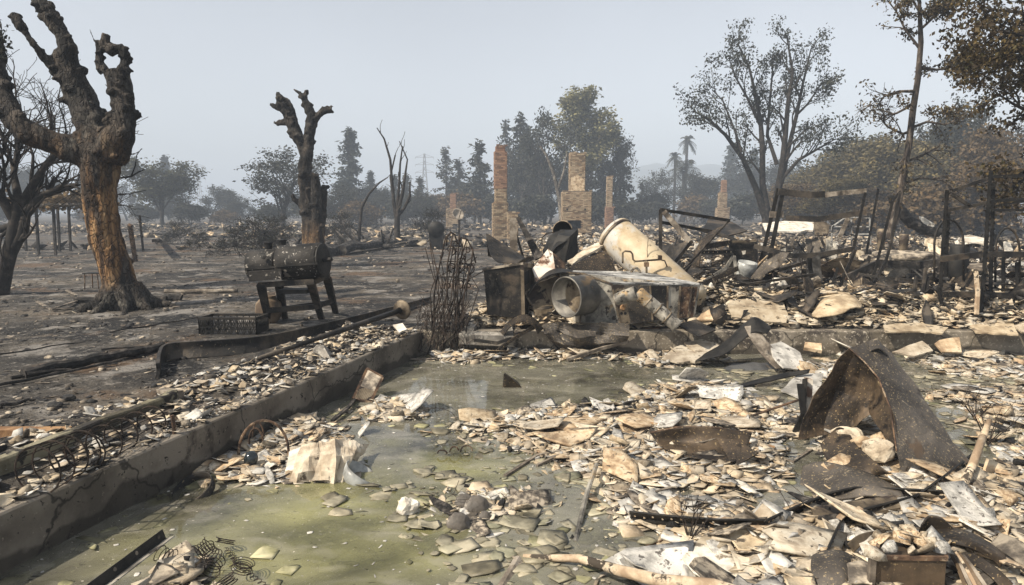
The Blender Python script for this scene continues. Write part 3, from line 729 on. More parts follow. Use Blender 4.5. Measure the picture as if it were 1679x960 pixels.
# palms
def palm(seed, H, L, n=34, r0=.28):
    rg = random.Random(seed); mb = MB(); mb.tube([(0, 0, -.3), (.1, 0, H * .5), (0, 0, H)], [r0, r0 * .8, r0 * .8], 8, False); vs = []; 
    for k in range(n):
        a = rg.uniform(0, 6.28); e = rg.uniform(-.5, 1.2); d = V((math.cos(a) * math.cos(e), math.sin(a) * math.cos(e), math.sin(e))); prev = V((0, 0, H))
        pts = [V((0, 0, H)) + d * L * s + V((0, 0, -L * .55 * s * s)) for s in np.linspace(0, 1, 8)]
        for i in range(7):
            t = (pts[i + 1] - pts[i]).normalized(); sd_ = t.cross(V((0, 0, 1))); sd_ = sd_.normalized() if sd_.length > .01 else V((1, 0, 0))
            for sg in (-1, 1):
                for f in (0, .5):
                    q = pts[i].lerp(pts[i + 1], f); tip = q + sd_ * sg * L * .17 + t * L * .1 + V((0, 0, -L * .08)); vs += [q - t * .03, q + t * .06, tip, tip - t * .03]
    v = np.array([list(x) for x in vs]); return mb, (v, np.arange(len(v)).reshape(-1, 4))
pA = proto('palm_tree', palm(3, 9, 1.6, 44), 9, 3, 'dark'); pB = proto('palm_tree', palm(5, 6, 3.6, 40, .4), 6, 6, 'dark')
ptree(pA, 1122, 150, 222, 22, label='tallest slim palm against the hazy hill')
ptree(pA, 1103, 140, 250, 20, label='shorter slim palm left of the tallest palm')
ptree(pB, 1118, 118, 262, 52, label='bushy date palm with drooping fronds below the slim palms')

# bare and half bare trees nearer by
def skel(px_pts, Y, dY=None):
    """list of (px, py, radius px) at depth Y -> points, radii"""
    dY = dY or [0] * len(px_pts)
    return [D(a, b, Y + d) for (a, b, r), d in zip(px_pts, dY)], [r * (Y + d) / FPX for (a, b, r), d in zip(px_pts, dY)]

# leftmost bare black tree
rg = random.Random(5); out = []; tips = []
b0 = G(0, 484, 0); Yb = b0.y
def limb(p, dY=None, c=None, kids=(6, 4, 3), lv=3, spread=38, ratio=.5, twig=1.0):
    pts, rad = skel(p, Yb, dY); out.append((pts, rad, 0)); n = len(pts)
    for j in range(kids[0]):
        t = .25 + .75 * (j + rg.random()) / kids[0]; x = t * (n - 1); i = min(int(x), n - 2); q = pts[i].lerp(pts[i + 1], x - i); dd = (pts[i + 1] - pts[i]).normalized()
        a = rg.uniform(0, 6.28); _, s, u = frame_of(dd); nd = dd * math.cos(R(spread)) + (s * math.cos(a) + u * math.sin(a)) * math.sin(R(spread))
        grow(rg, q, nd, twig * rg.uniform(.8, 1.5), rad[i] * .5, 1, dict(wander=.16, up=.03, taper=.7, levels=lv, kids=(0, kids[1], kids[2], 2), t0=.2, spread=40, ratio=.62, seg=6), out, tips)
limb([(-4, 486, 17), (8, 440, 13), (20, 400, 11), (28, 355, 10), (30, 320, 8)], kids=(2, 3, 3))
limb([(10, 430, 10), (35, 385, 8), (45, 345, 7), (70, 320, 6), (100, 308, 4), (128, 302, 2)], kids=(8, 4, 3))
limb([(28, 350, 9), (50, 310, 7), (75, 270, 5), (95, 245, 3), (110, 215, 2)], [0, .1, .2, .3, .4], kids=(9, 5, 3))
limb([(24, 360, 9), (5, 330, 7), (-20, 290, 6), (-40, 240, 4)], [0, -.1, -.3, -.5], kids=(9, 5, 3))
limb([(30, 325, 7), (22, 285, 5), (30, 240, 4), (20, 190, 2)], [0, .2, .3, .5], kids=(9, 5, 3))
limb([(40, 365, 7), (5, 375, 6), (-20, 385, 4)], kids=(4, 3, 2))
t = thing('bare_tree', b0, 'bare black burnt tree with fine twigs at the left edge behind the big charred trunk', 'tree')
tubes(out, .006).build('trunk', mBARK, t, True)

# thin multi stemmed bare tree in the middle distance
rg = random.Random(8); out = []; tips = []; b0 = G(655, 402, 0); Yb = b0.y
limb([(652, 402, 6), (651, 372, 5), (652, 345, 4), (660, 318, 3), (664, 290, 2), (668, 262, 1.2), (655, 232, .8)], kids=(3, 1, 1), lv=1, twig=.7)
limb([(652, 365, 4), (646, 335, 3), (643, 300, 2.4), (640, 262, 2), (630, 228, 1.4), (618, 210, .8)], kids=(4, 1, 1), lv=1, twig=.7)
limb([(652, 355, 3), (664, 340, 2.5), (672, 322, 2), (672, 298, 1.2)], kids=(2, 1, 1), lv=1, twig=.5)
limb([(650, 350, 3), (654, 310, 2.2), (656, 270, 1.6), (660, 240, 1)], kids=(3, 1, 1), lv=1, twig=.6)
limb([(645, 330, 2), (640, 290, 1.5), (648, 255, 1.2)], kids=(2, 1, 1), lv=1, twig=.6)
limb([(593, 340, 2.5), (605, 318, 1.8), (622, 300, 1.4), (636, 291, .8)], kids=(1, 1, 1), lv=1, twig=.5)
limb([(588, 402, 3), (590, 370, 2.5), (593, 340, 2.4)], kids=(1, 1, 1), lv=1, twig=.4)
t = thing('bare_tree', b0, 'thin bare tree of several upright blackened stems in the middle distance', 'tree')
tubes(out, .012).build('trunk', mBARK, t, True)

# pale leaning stem in front of the dark grove, seen beside the central chimney
t = thing('dead_stem', G(918, 384, 0), 'pale leaning dead trunk in front of the grove left of the central chimney', 'tree')
out = [(*skel([(922, 392, 4), (918, 330, 3.4), (908, 285, 2.8), (896, 255, 2), (885, 240, 1.2)], 62), 0), (*skel([(915, 310, 2.5), (925, 280, 1.8), (930, 250, 1)], 62), 0)]
tubes(out).build('trunk', mBARKG, t, True)

# big twin trunked tree right of centre
rg = random.Random(21); out = []; tips = []; b0 = D(1262, 400, 44); Yb = 44
def limb2(p, dY, kids=7, lv=2, twig=2.2, sub=(0, 4, 3)):
    pts, rad = skel(p, Yb, dY); out.append((pts, rad, 0)); n = len(pts)
    for j in range(kids):
        t = .3 + .7 * (j + rg.random()) / kids; x = t * (n - 1); i = min(int(x), n - 2); q = pts[i].lerp(pts[i + 1], x - i); dd = (pts[i + 1] - pts[i]).normalized()
        a = rg.uniform(0, 6.28); _, s, u = frame_of(dd); nd = dd * .8 + (s * math.cos(a) + u * math.sin(a)) * .6
        grow(rg, q, nd.normalized(), twig * rg.uniform(.6, 1.2) * (1.2 - .5 * t), rad[i] * .45, 1, dict(wander=.13, up=.07, taper=.75, levels=lv, kids=sub, t0=.25, spread=36, ratio=.6, seg=5), out, tips)
    tips.append(pts[-1])
limb2([(1258, 400, 8), (1256, 345, 7), (1250, 300, 5), (1250, 240, 4.5), (1247, 200, 3.5), (1240, 160, 2.6), (1228, 110, 1.8), (1210, 72, 1)], [0, 0, 0, .3, .5, .7, .9, 1.1], 12)
limb2([(1256, 360, 6), (1240, 310, 5), (1218, 260, 4), (1190, 222, 2.8), (1160, 195, 2), (1136, 182, 1)], [0, -.2, -.6, -1, -1.5, -1.8], 10)
limb2([(1268, 400, 8), (1275, 320, 6), (1283, 270, 5), (1288, 220, 4.2), (1292, 170, 3.4), (1300, 120, 2.2), (1290, 60, 1)], [0, 0, -.2, -.4, -.4, -.3, 0], 12)
limb2([(1280, 300, 5), (1295, 235, 3.6), (1306, 190, 3), (1316, 140, 2), (1330, 80, 1)], [0, .5, .9, 1.2, 1.6], 10)
limb2([(1276, 300, 3.5), (1310, 262, 2.6), (1340, 245, 1.8), (1370, 228, .8)], [0, -.6, -1, -1.3], 9)
limb2([(1274, 270, 3.5), (1258, 222, 2.6), (1262, 170, 2), (1268, 100, 1)], [0, .6, .8, 1.1], 8)
limb2([(1246, 205, 2.5), (1225, 160, 1.9), (1205, 125, 1.3), (1195, 95, .8)], [0, -.4, -.7, -1], 7)
limb2([(1216, 250, 2.5), (1205, 215, 1.8), (1185, 165, 1.2), (1170, 150, .8)], [0, .5, .8, 1.1], 7)
limb2([(1305, 190, 2), (1325, 170, 1.6), (1345, 140, 1)], [.9, .6, .4], 6)
tp = [p for p in tips if rg.random() > .58 and p.z > 4.4]
big = tree('tall_tree', 'tall twin trunked tree with sparse dark leaves standing beyond the rubble right of centre', 'tree', None, MB(), None, None)
for ch in list(big.children): bpy.data.objects.remove(ch)
big.location = b0
tubes(out, .012).build('trunk', mBARK, big, True)
cr = leaf_np(tp, 12, .22, .125, 4, droop=.5); obj('crown', np_mesh('crown', cr[0], cr[1], mL['dark']), big)

# slim leaning trunk at right
rg = random.Random(33); out = []; tips = []; Yb = 20.0
pts, rad = skel([(1455, 392, 8), (1470, 345, 6.5), (1478, 300, 6), (1490, 240, 5.2), (1497, 180, 5), (1505, 130, 4.5), (1510, 70, 4), (1508, 20, 3), (1506, -30, 2)], Yb); out.append((pts, rad, 0))
def side(p, dY, kids=6, twig=.6):
    a, b = skel(p, Yb, dY); out.append((a, b, 1))
    for j in range(kids):
        x = (.25 + .75 * (j + rg.random()) / kids) * (len(a) - 1); i = min(int(x), len(a) - 2); q = a[i].lerp(a[i + 1], x - i); dd = (a[i + 1] - a[i]).normalized(); an = rg.uniform(0, 6.28); _, s, u = frame_of(dd)
        grow(rg, q, (dd * .7 + (s * math.cos(an) + u * math.sin(an)) * .7).normalized(), twig * rg.uniform(.6, 1.2), b[i] * .55, 2, dict(wander=.22, up=-.02, taper=.7, levels=3, kids=(0, 0, 4, 0), t0=.2, spread=45, ratio=.55, seg=5), out, tips)
side([(1502, 150, 3), (1475, 150, 2), (1450, 158, 1.5), (1436, 178, 1)], [0, -.2, -.3, -.4], 9)
side([(1500, 170, 2.5), (1470, 186, 1.8), (1450, 190, 1), (1432, 185, .7)], [0, .2, .3, .4], 8)
side([(1496, 215, 3), (1480, 220, 2.4), (1455, 208, 1.6), (1440, 190, 1)], [0, 0, .2, .2], 8)
side([(1492, 232, 3), (1484, 260, 2), (1484, 290, 1.5), (1482, 310, 1)], [0, -.2, -.2, -.2], 7)
side([(1494, 210, 2.6), (1520, 200, 2), (1550, 205, 1.4), (1570, 195, 1)], [0, .2, .2, .2], 8)
side([(1487, 265, 2.4), (1510, 256, 2), (1540, 240, 1.2)], [0, .2, .3], 7)
side([(1506, 110, 2.6), (1535, 115, 2), (1565, 110, 1.4), (1580, 90, 1)], [0, .3, .5, .6], 9)
side([(1508, 80, 2.4), (1485, 50, 1.8), (1470, 20, 1.2), (1455, 0, 1)], [0, .2, .3, .3], 9)
side([(1508, 50, 2.4), (1530, 30, 1.8), (1550, 5, 1.2)], [0, -.2, -.3], 9)
side([(1484, 300, 2.4), (1510, 292, 1.8), (1545, 296, 1.3), (1575, 318, 1)], [0, .2, .2, .2], 6)
side([(1508, 20, 2), (1490, -10, 1.5), (1480, -40, 1)], [0, .1, .2], 8)
top = [p for p in tips if (pix(p)[1] < 190 and pix(p)[0] > 1478 and rg.random() > .25) or rg.random() > .9]
t = thing('slim_tree', pts[0], 'slim leaning half burnt tree with a few brown leaves near its top', 'tree')
tubes(out, .006, (8, 5, 4, 3)).build('trunk', mat('peeling_bark', [(.2, (.012, .010, .009)), (.55, (.045, .034, .026)), (.85, (.15, .125, .10))], 7, bump=.8, stretch=(1, 1, .4)), t, True)
cr = leaf_np(top, 9, .10, .07, 5, droop=.4); obj('crown', np_mesh('crown', cr[0], cr[1], mL['gold']), t)

# near leafy branches hanging in from the right
rg = random.Random(40); out = []; tips = []; Yb = 12.5
pts, rad = skel([(1800, 480, 26), (1795, 330, 22), (1785, 200, 20), (1770, 60, 16), (1750, -80, 12)], Yb); out.append((pts, rad, 0))
for p, dY in [([(1788, 230, 10), (1740, 130, 6), (1690, 100, 4), (1640, 85, 2.5), (1590, 95, 1.5)], [0, -.3, -.6, -.6, -.6]), ([(1775, 90, 8), (1720, 40, 5), (1670, 20, 3), (1620, 15, 1.5)], [0, .3, .4, .5]),
              ([(1770, 60, 8), (1700, -10, 5), (1650, -20, 3), (1600, -10, 1.5)], [0, -.4, -.6, -.7]), ([(1790, 280, 9), (1740, 220, 6), (1700, 190, 4), (1660, 170, 2), (1630, 150, 1)], [0, .5, .8, .9, .9]),
              ([(1795, 330, 8), (1750, 300, 6), (1700, 280, 4), (1650, 285, 2)], [0, -.3, -.5, -.5]), ([(1790, 250, 8), (1750, 190, 5), (1690, 140, 3), (1645, 110, 2), (1610, 120, 1)], [0, .9, 1.3, 1.4, 1.5]),
              ([(1780, 130, 8), (1730, 90, 5), (1680, 60, 3), (1640, 50, 1.6)], [0, -1, -1.3, -1.4])]:
    a, b = skel(p, Yb, dY); out.append((a, b, 1))
    for j in range(11):
        x = (.3 + .7 * (j + rg.random()) / 11) * (len(a) - 1); i = min(int(x), len(a) - 2); q = a[i].lerp(a[i + 1], x - i); dd = (a[i + 1] - a[i]).normalized(); an = rg.uniform(0, 6.28); _, s, u = frame_of(dd)
        grow(rg, q, (dd * .6 + (s * math.cos(an) + u * math.sin(an)) * .7).normalized(), rg.uniform(.35, .8), b[i] * .5, 2, dict(wander=.2, up=-.03, taper=.7, levels=3, kids=(0, 0, 4, 0), t0=.2, spread=42, ratio=.6, seg=5), out, tips)
t = thing('leafy_tree', (pts[0].x, pts[0].y, 0), 'near tree with curled brown and gold leaves reaching in at the upper right', 'tree')
tubes(out, .004, (8, 6, 4, 3)).build('trunk', mBARK, t, True)
tp = [p for p in tips if rg.random() > .42]
cr = leaf_np(tp, 10, .11, .06, 6, droop=.5, aspect=1.6); obj('crown', np_mesh('crown', cr[0], cr[1], mL['gold']), t)

# ------------------------------------------------------------------ pollarded trunks
def remeshed(name, mb, vox, mt, parent, amp, fr, seed=0):
    o = mb.build('raw', None); md = o.modifiers.new('r', 'REMESH'); md.mode = 'VOXEL'; md.voxel_size = vox; md.use_smooth_shade = True
    dg = bpy.context.evaluated_depsgraph_get(); me = bpy.data.meshes.new_from_object(o.evaluated_get(dg)); me.name = name
    n = len(me.vertices); co = np.empty(n * 3, np.float32); no = np.empty(n * 3, np.float32); me.vertices.foreach_get('co', co); me.vertices.foreach_get('normal', no)
    co = co.reshape(-1, 3); no = no.reshape(-1, 3)
    x, y, z = co.T
    f = (fbm(x * 1.3 + z * .45, y * 1.3 - z * .3, fr, 5) + fbm(z * 1.1 + y, x + y + seed, fr * 1.1, 5)) * .5 - .5
    g = np.abs(fbm(x * 3 + y * 3, z * .7 + seed, fr * 2, 3) - .5)                   # long cracks
    co += no * (amp * (f * 2.6 - g * .9))[:, None]
    me.vertices.foreach_set('co', co.ravel()); me.update()
    bpy.data.objects.remove(o); me.materials.clear(); me.materials.append(mt)
    me.polygons.foreach_set('use_smooth', np.ones(len(me.polygons), bool))
    return obj(name, me, parent)

def pollard_mat(name, z0, z1, x0):
    m = bpy.data.materials.new(name); m.use_nodes = True; t = m.node_tree; N = t.nodes; L = t.links; b = N['Principled BSDF']; b.inputs['Roughness'].default_value = .85; b.inputs['Specular IOR Level'].default_value = .25
    tc = N.new('ShaderNodeTexCoord')
    def ns(sc, st, det=8, dis=.2):
        mp = N.new('ShaderNodeMapping'); mp.inputs['Scale'].default_value = st; L.new(tc.outputs['Object'], mp.inputs[0]); n = N.new('ShaderNodeTexNoise'); n.inputs['Scale'].default_value = sc; n.inputs['Detail'].default_value = det; n.inputs['Distortion'].default_value = dis; L.new(mp.outputs[0], n.inputs['Vector']); return n.outputs['Fac']
    def ramp(x, st):
        c = N.new('ShaderNodeValToRGB'); e = c.color_ramp.elements
        while len(e) < len(st): e.new(.5)
        for k, (p, q) in enumerate(st): e[k].position = p; e[k].color = (*q, 1)
        L.new(x, c.inputs[0]); return c.outputs[0]
    def mix(f, a, b_):
        x = N.new('ShaderNodeMix'); x.data_type = 'RGBA'; L.new(f, x.inputs[0]); L.new(a, x.inputs[6]); L.new(b_, x.inputs[7]); return x.outputs[2]
    def mr(x, a, b_, c=0, d=1):
        r = N.new('ShaderNodeMapRange'); L.new(x, r.inputs[0]); r.inputs[1].default_value = a; r.inputs[2].default_value = b_; r.inputs[3].default_value = c; r.inputs[4].default_value = d; return r.outputs[0]
    def mul(a, b_):
        r = N.new('ShaderNodeMath'); r.operation = 'MULTIPLY'; L.new(a, r.inputs[0]); L.new(b_, r.inputs[1]); return r.outputs[0]
    char = ramp(ns(5, (1, 1, .5)), [(.36, (.007, .0065, .006)), (.5, (.020, .017, .0145)), (.66, (.062, .051, .041))])
    grey = ramp(ns(16, (1, 1, .6)), [(.38, (.035, .03, .025)), (.62, (.20, .185, .155))])
    orange = ramp(ns(6, (1, 1, .12), 6, .1), [(.36, (.020, .012, .007)), (.47, (.085, .046, .021)), (.56, (.24, .135, .058)), (.68, (.38, .26, .14))])
    c = mix(mr(ns(3.1, (1, 1, .8)), .53, .62, 0, .32), char, grey)
    sx = N.new('ShaderNodeSeparateXYZ'); L.new(tc.outputs['Object'], sx.inputs[0])
    zone = mul(mr(sx.outputs['Z'], z0, z0 + .35), mr(sx.outputs['Z'], z1 + .55, z1 - 1.0))
    f = mul(zone, mr(ns(2.6, (1.3, 1.3, .26), 6, .3), .38, .48))
    c = mix(f, c, orange)
    L.new(c, b.inputs['Base Color'])
    vo = N.new('ShaderNodeTexVoronoi'); vo.feature = 'DISTANCE_TO_EDGE'; vo.inputs['Scale'].default_value = 17; mv = N.new('ShaderNodeMapping'); mv.inputs['Scale'].default_value = (1, 1, .38); wv = N.new('ShaderNodeMix'); wv.data_type = 'VECTOR'; wv.inputs[0].default_value = .12   # alligatored char
    nv = N.new('ShaderNodeTexNoise'); nv.inputs['Scale'].default_value = 5; L.new(tc.outputs['Object'], nv.inputs['Vector']); L.new(tc.outputs['Object'], wv.inputs[4]); L.new(nv.outputs['Color'], wv.inputs[5]); L.new(wv.outputs[1], mv.inputs[0]); L.new(mv.outputs[0], vo.inputs['Vector'])
    crk = mr(vo.outputs['Distance'], 0, .10)
    dk = N.new('ShaderNodeMix'); dk.data_type = 'RGBA'; L.new(mr(vo.outputs['Distance'], 0, .05, .55, 0), dk.inputs[0]); L.new(c, dk.inputs[6]); dk.inputs[7].default_value = (.008, .007, .006, 1); L.new(dk.outputs[2], b.inputs['Base Color'])
    hh = N.new('ShaderNodeMath'); hh.operation = 'MULTIPLY_ADD'; L.new(ns(14, (1, 1, .35)), hh.inputs[0]); hh.inputs[1].default_value = 1.2; L.new(crk, hh.inputs[2])
    bp = N.new('ShaderNodeBump'); bp.inputs['Strength'].default_value = .9; bp.inputs['Distance'].default_value = .035; L.new(hh.outputs[0], bp.inputs['Height']); L.new(bp.outputs[0], b.inputs['Normal'])
    return m

def knobs(mb, pts, rad, n, rg, lo=.25, hi=.6, out_=.85):
    lo *= 1.15; hi *= 1.2
    for k in range(int(n * 1.4)):
        x = rg.random() * (len(pts) - 1); i = min(int(x), len(pts) - 2); q = pts[i].lerp(pts[i + 1], x - i); r = rad[i]; a = rg.uniform(0, 6.28); _, s, u = frame_of(pts[i + 1] - pts[i])
        mb.blob(q + (s * math.cos(a) + u * math.sin(a)) * r * out_, min(r * rg.uniform(lo, hi), .105), rg.randint(0, 99), .4, 2, (1, 1, .8), 1.5)

rg = random.Random(2)
b0 = G(205, 508, 0); Yp = b0.y
tr = thing('pollarded_tree', b0, 'big charred pollarded trunk with orange stripped wood and three stubby limbs at left', 'tree')
mb = MB(); mbL = []
trunk = [(206, 520, 36), (204, 492, 29), (197, 465, 26), (187, 430, 24.5), (174, 390, 25), (166, 350, 25.5), (162, 310, 25.5), (163, 275, 28), (166, 248, 30)]
def pl(p, dY=None, n=0, sides=14, lo=.25, hi=.6):
    pts, rad = skel(p, Yp, dY); mb.tube(pts, rad, sides); knobs(mb, pts, rad, n, rg, lo, hi); return pts, rad
pl(trunk, None, 4, 20, .12, .25)
pl([(150, 262, 24), (120, 245, 21), (85, 234, 19), (45, 218, 19), (20, 195, 17), (6, 160, 14), (-2, 120, 12), (-8, 70, 10), (-14, 20, 7)], [0, -.1, -.2, -.3, -.3, -.2, -.1, 0, .1], 9)
pl([(165, 255, 30), (155, 222, 25), (143, 190, 23), (128, 155, 22), (114, 120, 20), (106, 95, 19), (112, 78, 15), (100, 55, 12), (85, 32, 12), (70, 10, 12), (52, -12, 9), (40, -40, 7)], [0, .1, .2, .3, .3, .3, .3, .3, .3, .3, .3, .3], 30, 14, .3, .65)
pl([(108, 118, 12), (85, 105, 9), (70, 92, 7.5), (58, 75, 6), (45, 58, 5), (35, 46, 9), (27, 34, 8), (20, 22, 4)], [.3, .2, .1, 0, 0, 0, 0, 0], 6)
pl([(180, 255, 28), (192, 228, 24), (202, 200, 20), (202, 175, 17), (199, 150, 17), (193, 128, 19), (190, 116, 19)], [0, -.1, -.1, -.1, 0, 0, 0], 16)
pl([(170, 118, 8), (163, 105, 7), (160, 85, 6), (160, 66, 5)], None, 4); pl([(160, 90, 6), (172, 72, 7), (175, 56, 6)], None, 3)
pl([(168, 78, 6), (182, 80, 9), (198, 80, 9), (206, 90, 8), (205, 104, 7), (200, 116, 8)], None, 8, 10)
pl([(155, 68, 3), (150, 57, 2), (147, 47, 1.2)])
for a in range(9):                                       # root flare
    an = a / 9 * 6.28 + .3; d = V((math.cos(an), math.sin(an) * .9, 0)); L = rg.uniform(.4, .8)
    q = [b0 + d * .20 + V((0, 0, .42)), b0 + d * .40 + V((0, 0, .15)), b0 + d * (.40 + L * .45) + V((0, 0, .02)), b0 + d * (.40 + L) + V((0, 0, -.08))]
    mb.tube(q, [.15, .11, .07, .03], 9)
remeshed('trunk', mb, .02, pollard_mat('stripped_charred_trunk', .35, 2.75, 0), tr, .055, 3.4)
mb2 = MB()
pts, rad = skel([(198, 292, 1.6), (215, 290, 1.4), (228, 282, 1.1), (238, 278, .6)], Yp); mb2.tube(pts, rad, 5)
pts, rad = skel([(215, 290, 1.2), (222, 272, 1), (224, 255, .7), (232, 244, .5)], Yp); mb2.tube(pts, rad, 5)
pts, rad = skel([(196, 320, 1.2), (215, 318, .9), (240, 312, .5)], Yp); mb2.tube(pts, rad, 5)
mb2.build('twig', mBARK, tr)
mb2 = MB(); tw = []
for k in range(7):
    pts, rad = skel([(-4 + k, 25 + k * 12, 1), (2 + k, 40 + k * 9, .8), (4, 62 + k * 6, .5)], Yp - .1); mb2.tube(pts, rad, 4); tw += pts[1:]
mb2.build('twig', mBARK, tr)
cr = leaf_np(tw, 9, .05, .06, 8); obj('scorched_leaves', np_mesh('scorched_leaves', cr[0], cr[1], mL['dark']), tr)

Yp = 22.0; b0 = D(513, 440, Yp); b0.z = 0
tr = thing('pollarded_tree', b0, 'slender pollarded stump with knobbly forked top standing behind the barrel grill', 'tree')
mb = MB()
pl([(515, 448, 26), (514, 410, 19), (510, 370, 15), (504, 335, 12.5), (500, 300, 11), (500, 270, 11), (504, 248, 11)], None, 18, 14)
pl([(501, 258, 9), (493, 236, 8.5), (485, 218, 9), (478, 200, 10), (473, 182, 10), (467, 168, 8), (460, 158, 4), (453, 152, 1.5)], None, 22, 12)
pl([(470, 200, 6), (458, 202, 4), (448, 202, 2)], None, 3, 8); pl([(468, 178, 5), (456, 178, 3), (446, 172, 3), (442, 169, 1.4)], None, 4, 8); pl([(455, 172, 2.5), (453, 160, 2)], None, 1, 6)
pl([(503, 262, 10), (506, 235, 9), (510, 210, 9), (510, 188, 8), (504, 172, 7), (498, 160, 5.5), (490, 152, 3), (481, 147, 1.5)], None, 18, 12); pl([(500, 162, 4), (503, 153, 4.5), (504, 147, 3)], None, 3, 8)
pl([(512, 205, 6), (520, 192, 5.5), (528, 183, 5.5), (538, 179, 6), (545, 181, 3)], None, 9, 10)
pl([(520, 400, 9), (520, 360, 9), (518, 325, 8.5), (517, 300, 8), (516, 285, 6)], [-.4, -.4, -.4, -.4, -.4], 8, 10); pl([(524, 400, 9), (528, 365, 7), (531, 335, 6), (530, 315, 7), (531, 303, 4)], [-.1] * 5, 7, 10)
pl([(503, 350, 7), (490, 334, 5), (482, 325, 5), (477, 322, 2)], None, 3, 8)
remeshed('trunk', mb, .03, pollard_mat('knobbly_charred_trunk', .3, 1.0, 0), tr, .06, 3.6, 4)

# fallen broken trunk at right with a white torn end
t = thing('fallen_log', D(1515, 380, 21), 'fallen blackened trunk with a pale torn break leaning below the slim tree', 'log')
pts, rad = skel([(1462, 318, 8), (1470, 338, 9), (1490, 362, 9), (1515, 377, 9), (1540, 382, 8)], 20.5); mb = MB(); mb.tube(pts, rad, 12); knobs(mb, pts, rad, 8, rg, .2, .4); remeshed('trunk', mb, .03, mCHARW, t, .03, 4)
mb = MB(); mb.hexa([D(1507, 358, 20.4), D(1514, 356, 20.4), D(1532, 372, 20.4), D(1522, 376, 20.4)], [D(1507, 355, 20.5), D(1515, 360, 20.5), D(1533, 368, 20.5), D(1520, 370, 20.5)]); mb.build('torn_break', mWHITE, t)

# ------------------------------------------------------------------ chimneys
mBRICKT = mat('tan_brick', [(0, (.27, .215, .155)), (1, (.36, .30, .225))], 1.2, bump=.3, rnd=[(0, (.4, .36, .32)), (.25, (.95, .9, .8)), (.55, (1.2, 1.15, 1.05)), (.8, (.75, .62, .5)), (1, (.35, .31, .28))])
mBRICKR = mat('red_brick', [(0, (.22, .125, .085)), (1, (.31, .20, .14))], 1.2, bump=.3, rnd=[(0, (.5, .46, .44)), (.4, (1, 1, 1)), (.7, (1.25, 1.25, 1.15)), (1, (.45, .45, .45))])
mMORT = mat('soot_mortar', [(.3, (.05, .04, .03)), (.7, (.11, .09, .068))], 3)
mSOOTSHADE = mat('soot_and_hole_shade', [(.3, (.008, .008, .008)), (.7, (.02, .019, .018))], 3)  # firebox soot; also the painted shade of surface-laid holes, slots and ports
def bricks(mb, x0, x1, y0, y1, z0, z1, bl=.24, bh=.085, hole=None, rgx=random.Random(1), miss=.0):
    z = z0; c = 0
    while z < z1 - bh * .6:
        for (ax, a0, a1, f, sg) in (('x', x0, x1, y0, -1), ('x', x0, x1, y1, 1), ('y', y0, y1, x0, -1), ('y', y0, y1, x1, 1)):
            a = a0 - (bl / 2 if c % 2 else 0)
            while a < a1 - .02:
                lo = max(a, a0); hi = min(a + bl - .014, a1); a += bl
                if hi - lo < .03 or rgx.random() < miss: continue
                p = f + sg * (.012 + rgx.uniform(0, .012)); cz = z + bh / 2; m_ = (lo + hi) / 2
                if hole and ax == 'x' and sg == -1 and any(h[0] < m_ < h[1] and h[2] < cz < h[3] for h in hole): continue
                if ax == 'x': mb.box((m_, p, cz), (hi - lo, .05, bh - .014))
                else: mb.box((p, m_, cz), (.05, hi - lo, bh - .014))
        z += bh; c += 1
def chimney(px0, px1, Y, label, stages, depth=.8, rot=0.0):
    """stages: (px left, px right, y top, y bottom, material, depth)"""
    cx = D((px0 + px1) / 2, 400, Y).x; t = thing('brick_chimney', (cx, Y, 0), label, 'chimney')
    for (a, b, yt, yb, mm, dp, hole) in stages:
        x0 = D(a, 400, Y).x - cx; x1 = D(b, 400, Y).x - cx; z1 = D(a, yt, Y).z; z0 = max(D(a, yb, Y).z, -.2)
        hl = [(D(h[0], 0, Y).x - cx, D(h[1], 0, Y).x - cx, D(0, h[3], Y).z, D(0, h[2], Y).z) for h in (hole or [])]
        mb = MB()
        y0, y1 = -dp / 2, dp / 2
        if hl:                                            # leave the firebox open
            h = hl[0]
            mb.box(((x0 + h[0]) / 2, 0, (z0 + z1) / 2), (h[0] - x0, dp, z1 - z0)); mb.box(((x1 + h[1]) / 2, 0, (z0 + z1) / 2), (x1 - h[1], dp, z1 - z0))
            mb.box(((h[0] + h[1]) / 2, 0, (h[3] + z1) / 2), (h[1] - h[0], dp - .004, z1 - h[3])); mb.box(((h[0] + h[1]) / 2, 0, (z0 + h[2]) / 2), (h[1] - h[0], dp - .004, h[2] - z0))
            bx = MB(); bx.box(((h[0] + h[1]) / 2, dp / 2 - .05, (h[2] + h[3]) / 2), (h[1] - h[0] - .002, .08, h[3] - h[2] - .002)); o = bx.build('firebox', mSOOTSHADE); o.parent = t
        else: mb.box(((x0 + x1) / 2, 0, (z0 + z1) / 2), (x1 - x0, dp, z1 - z0))
        o = mb.build('mortar_core', mMORT); o.parent = t
        bm_ = MB(); bricks(bm_, x0, x1, y0, y1, z0, z1, hole=hl); 
        k = 0
        while k < (x1 - x0):                              # ragged broken top course
            bm_.box((x0 + k + .11, rng.uniform(y0 + .1, y1 - .1), z1 + rng.uniform(.0, .07)), (.2, .1, .09)); k += .24
        o = bm_.build('brickwork', mm); o.parent = t; tag(o, kind='stuff')
    t.rotation_euler.z = rot; return t
chimney(806, 834, 42, 'tall thin brick chimney with orange brick and a right side in shade', [(808.5, 831.5, 334, 400, mBRICKT, .8, None), (812.5, 829.5, 310, 334, mBRICKT, .6, None), (811.5, 830, 250, 310, mBRICKR, .6, None), (814, 827, 240, 250, mBRICKR, .45, None)], rot=.12)
chimney(836, 846, 40, 'stub of broken masonry right beside the foot of the tall thin chimney', [(833, 848, 350, 400, mBRICKT, .5, None)], rot=.1)
c = chimney(921, 967, 50, 'central square tan brick chimney with a black firebox opening', [(921, 967, 314, 395, mBRICKT, 1.1, [(931, 957, 361, 375)]), (933, 956.5, 252, 314, mBRICKT, .8, None)], rot=.03)
mb = MB(); cx = c.location.x
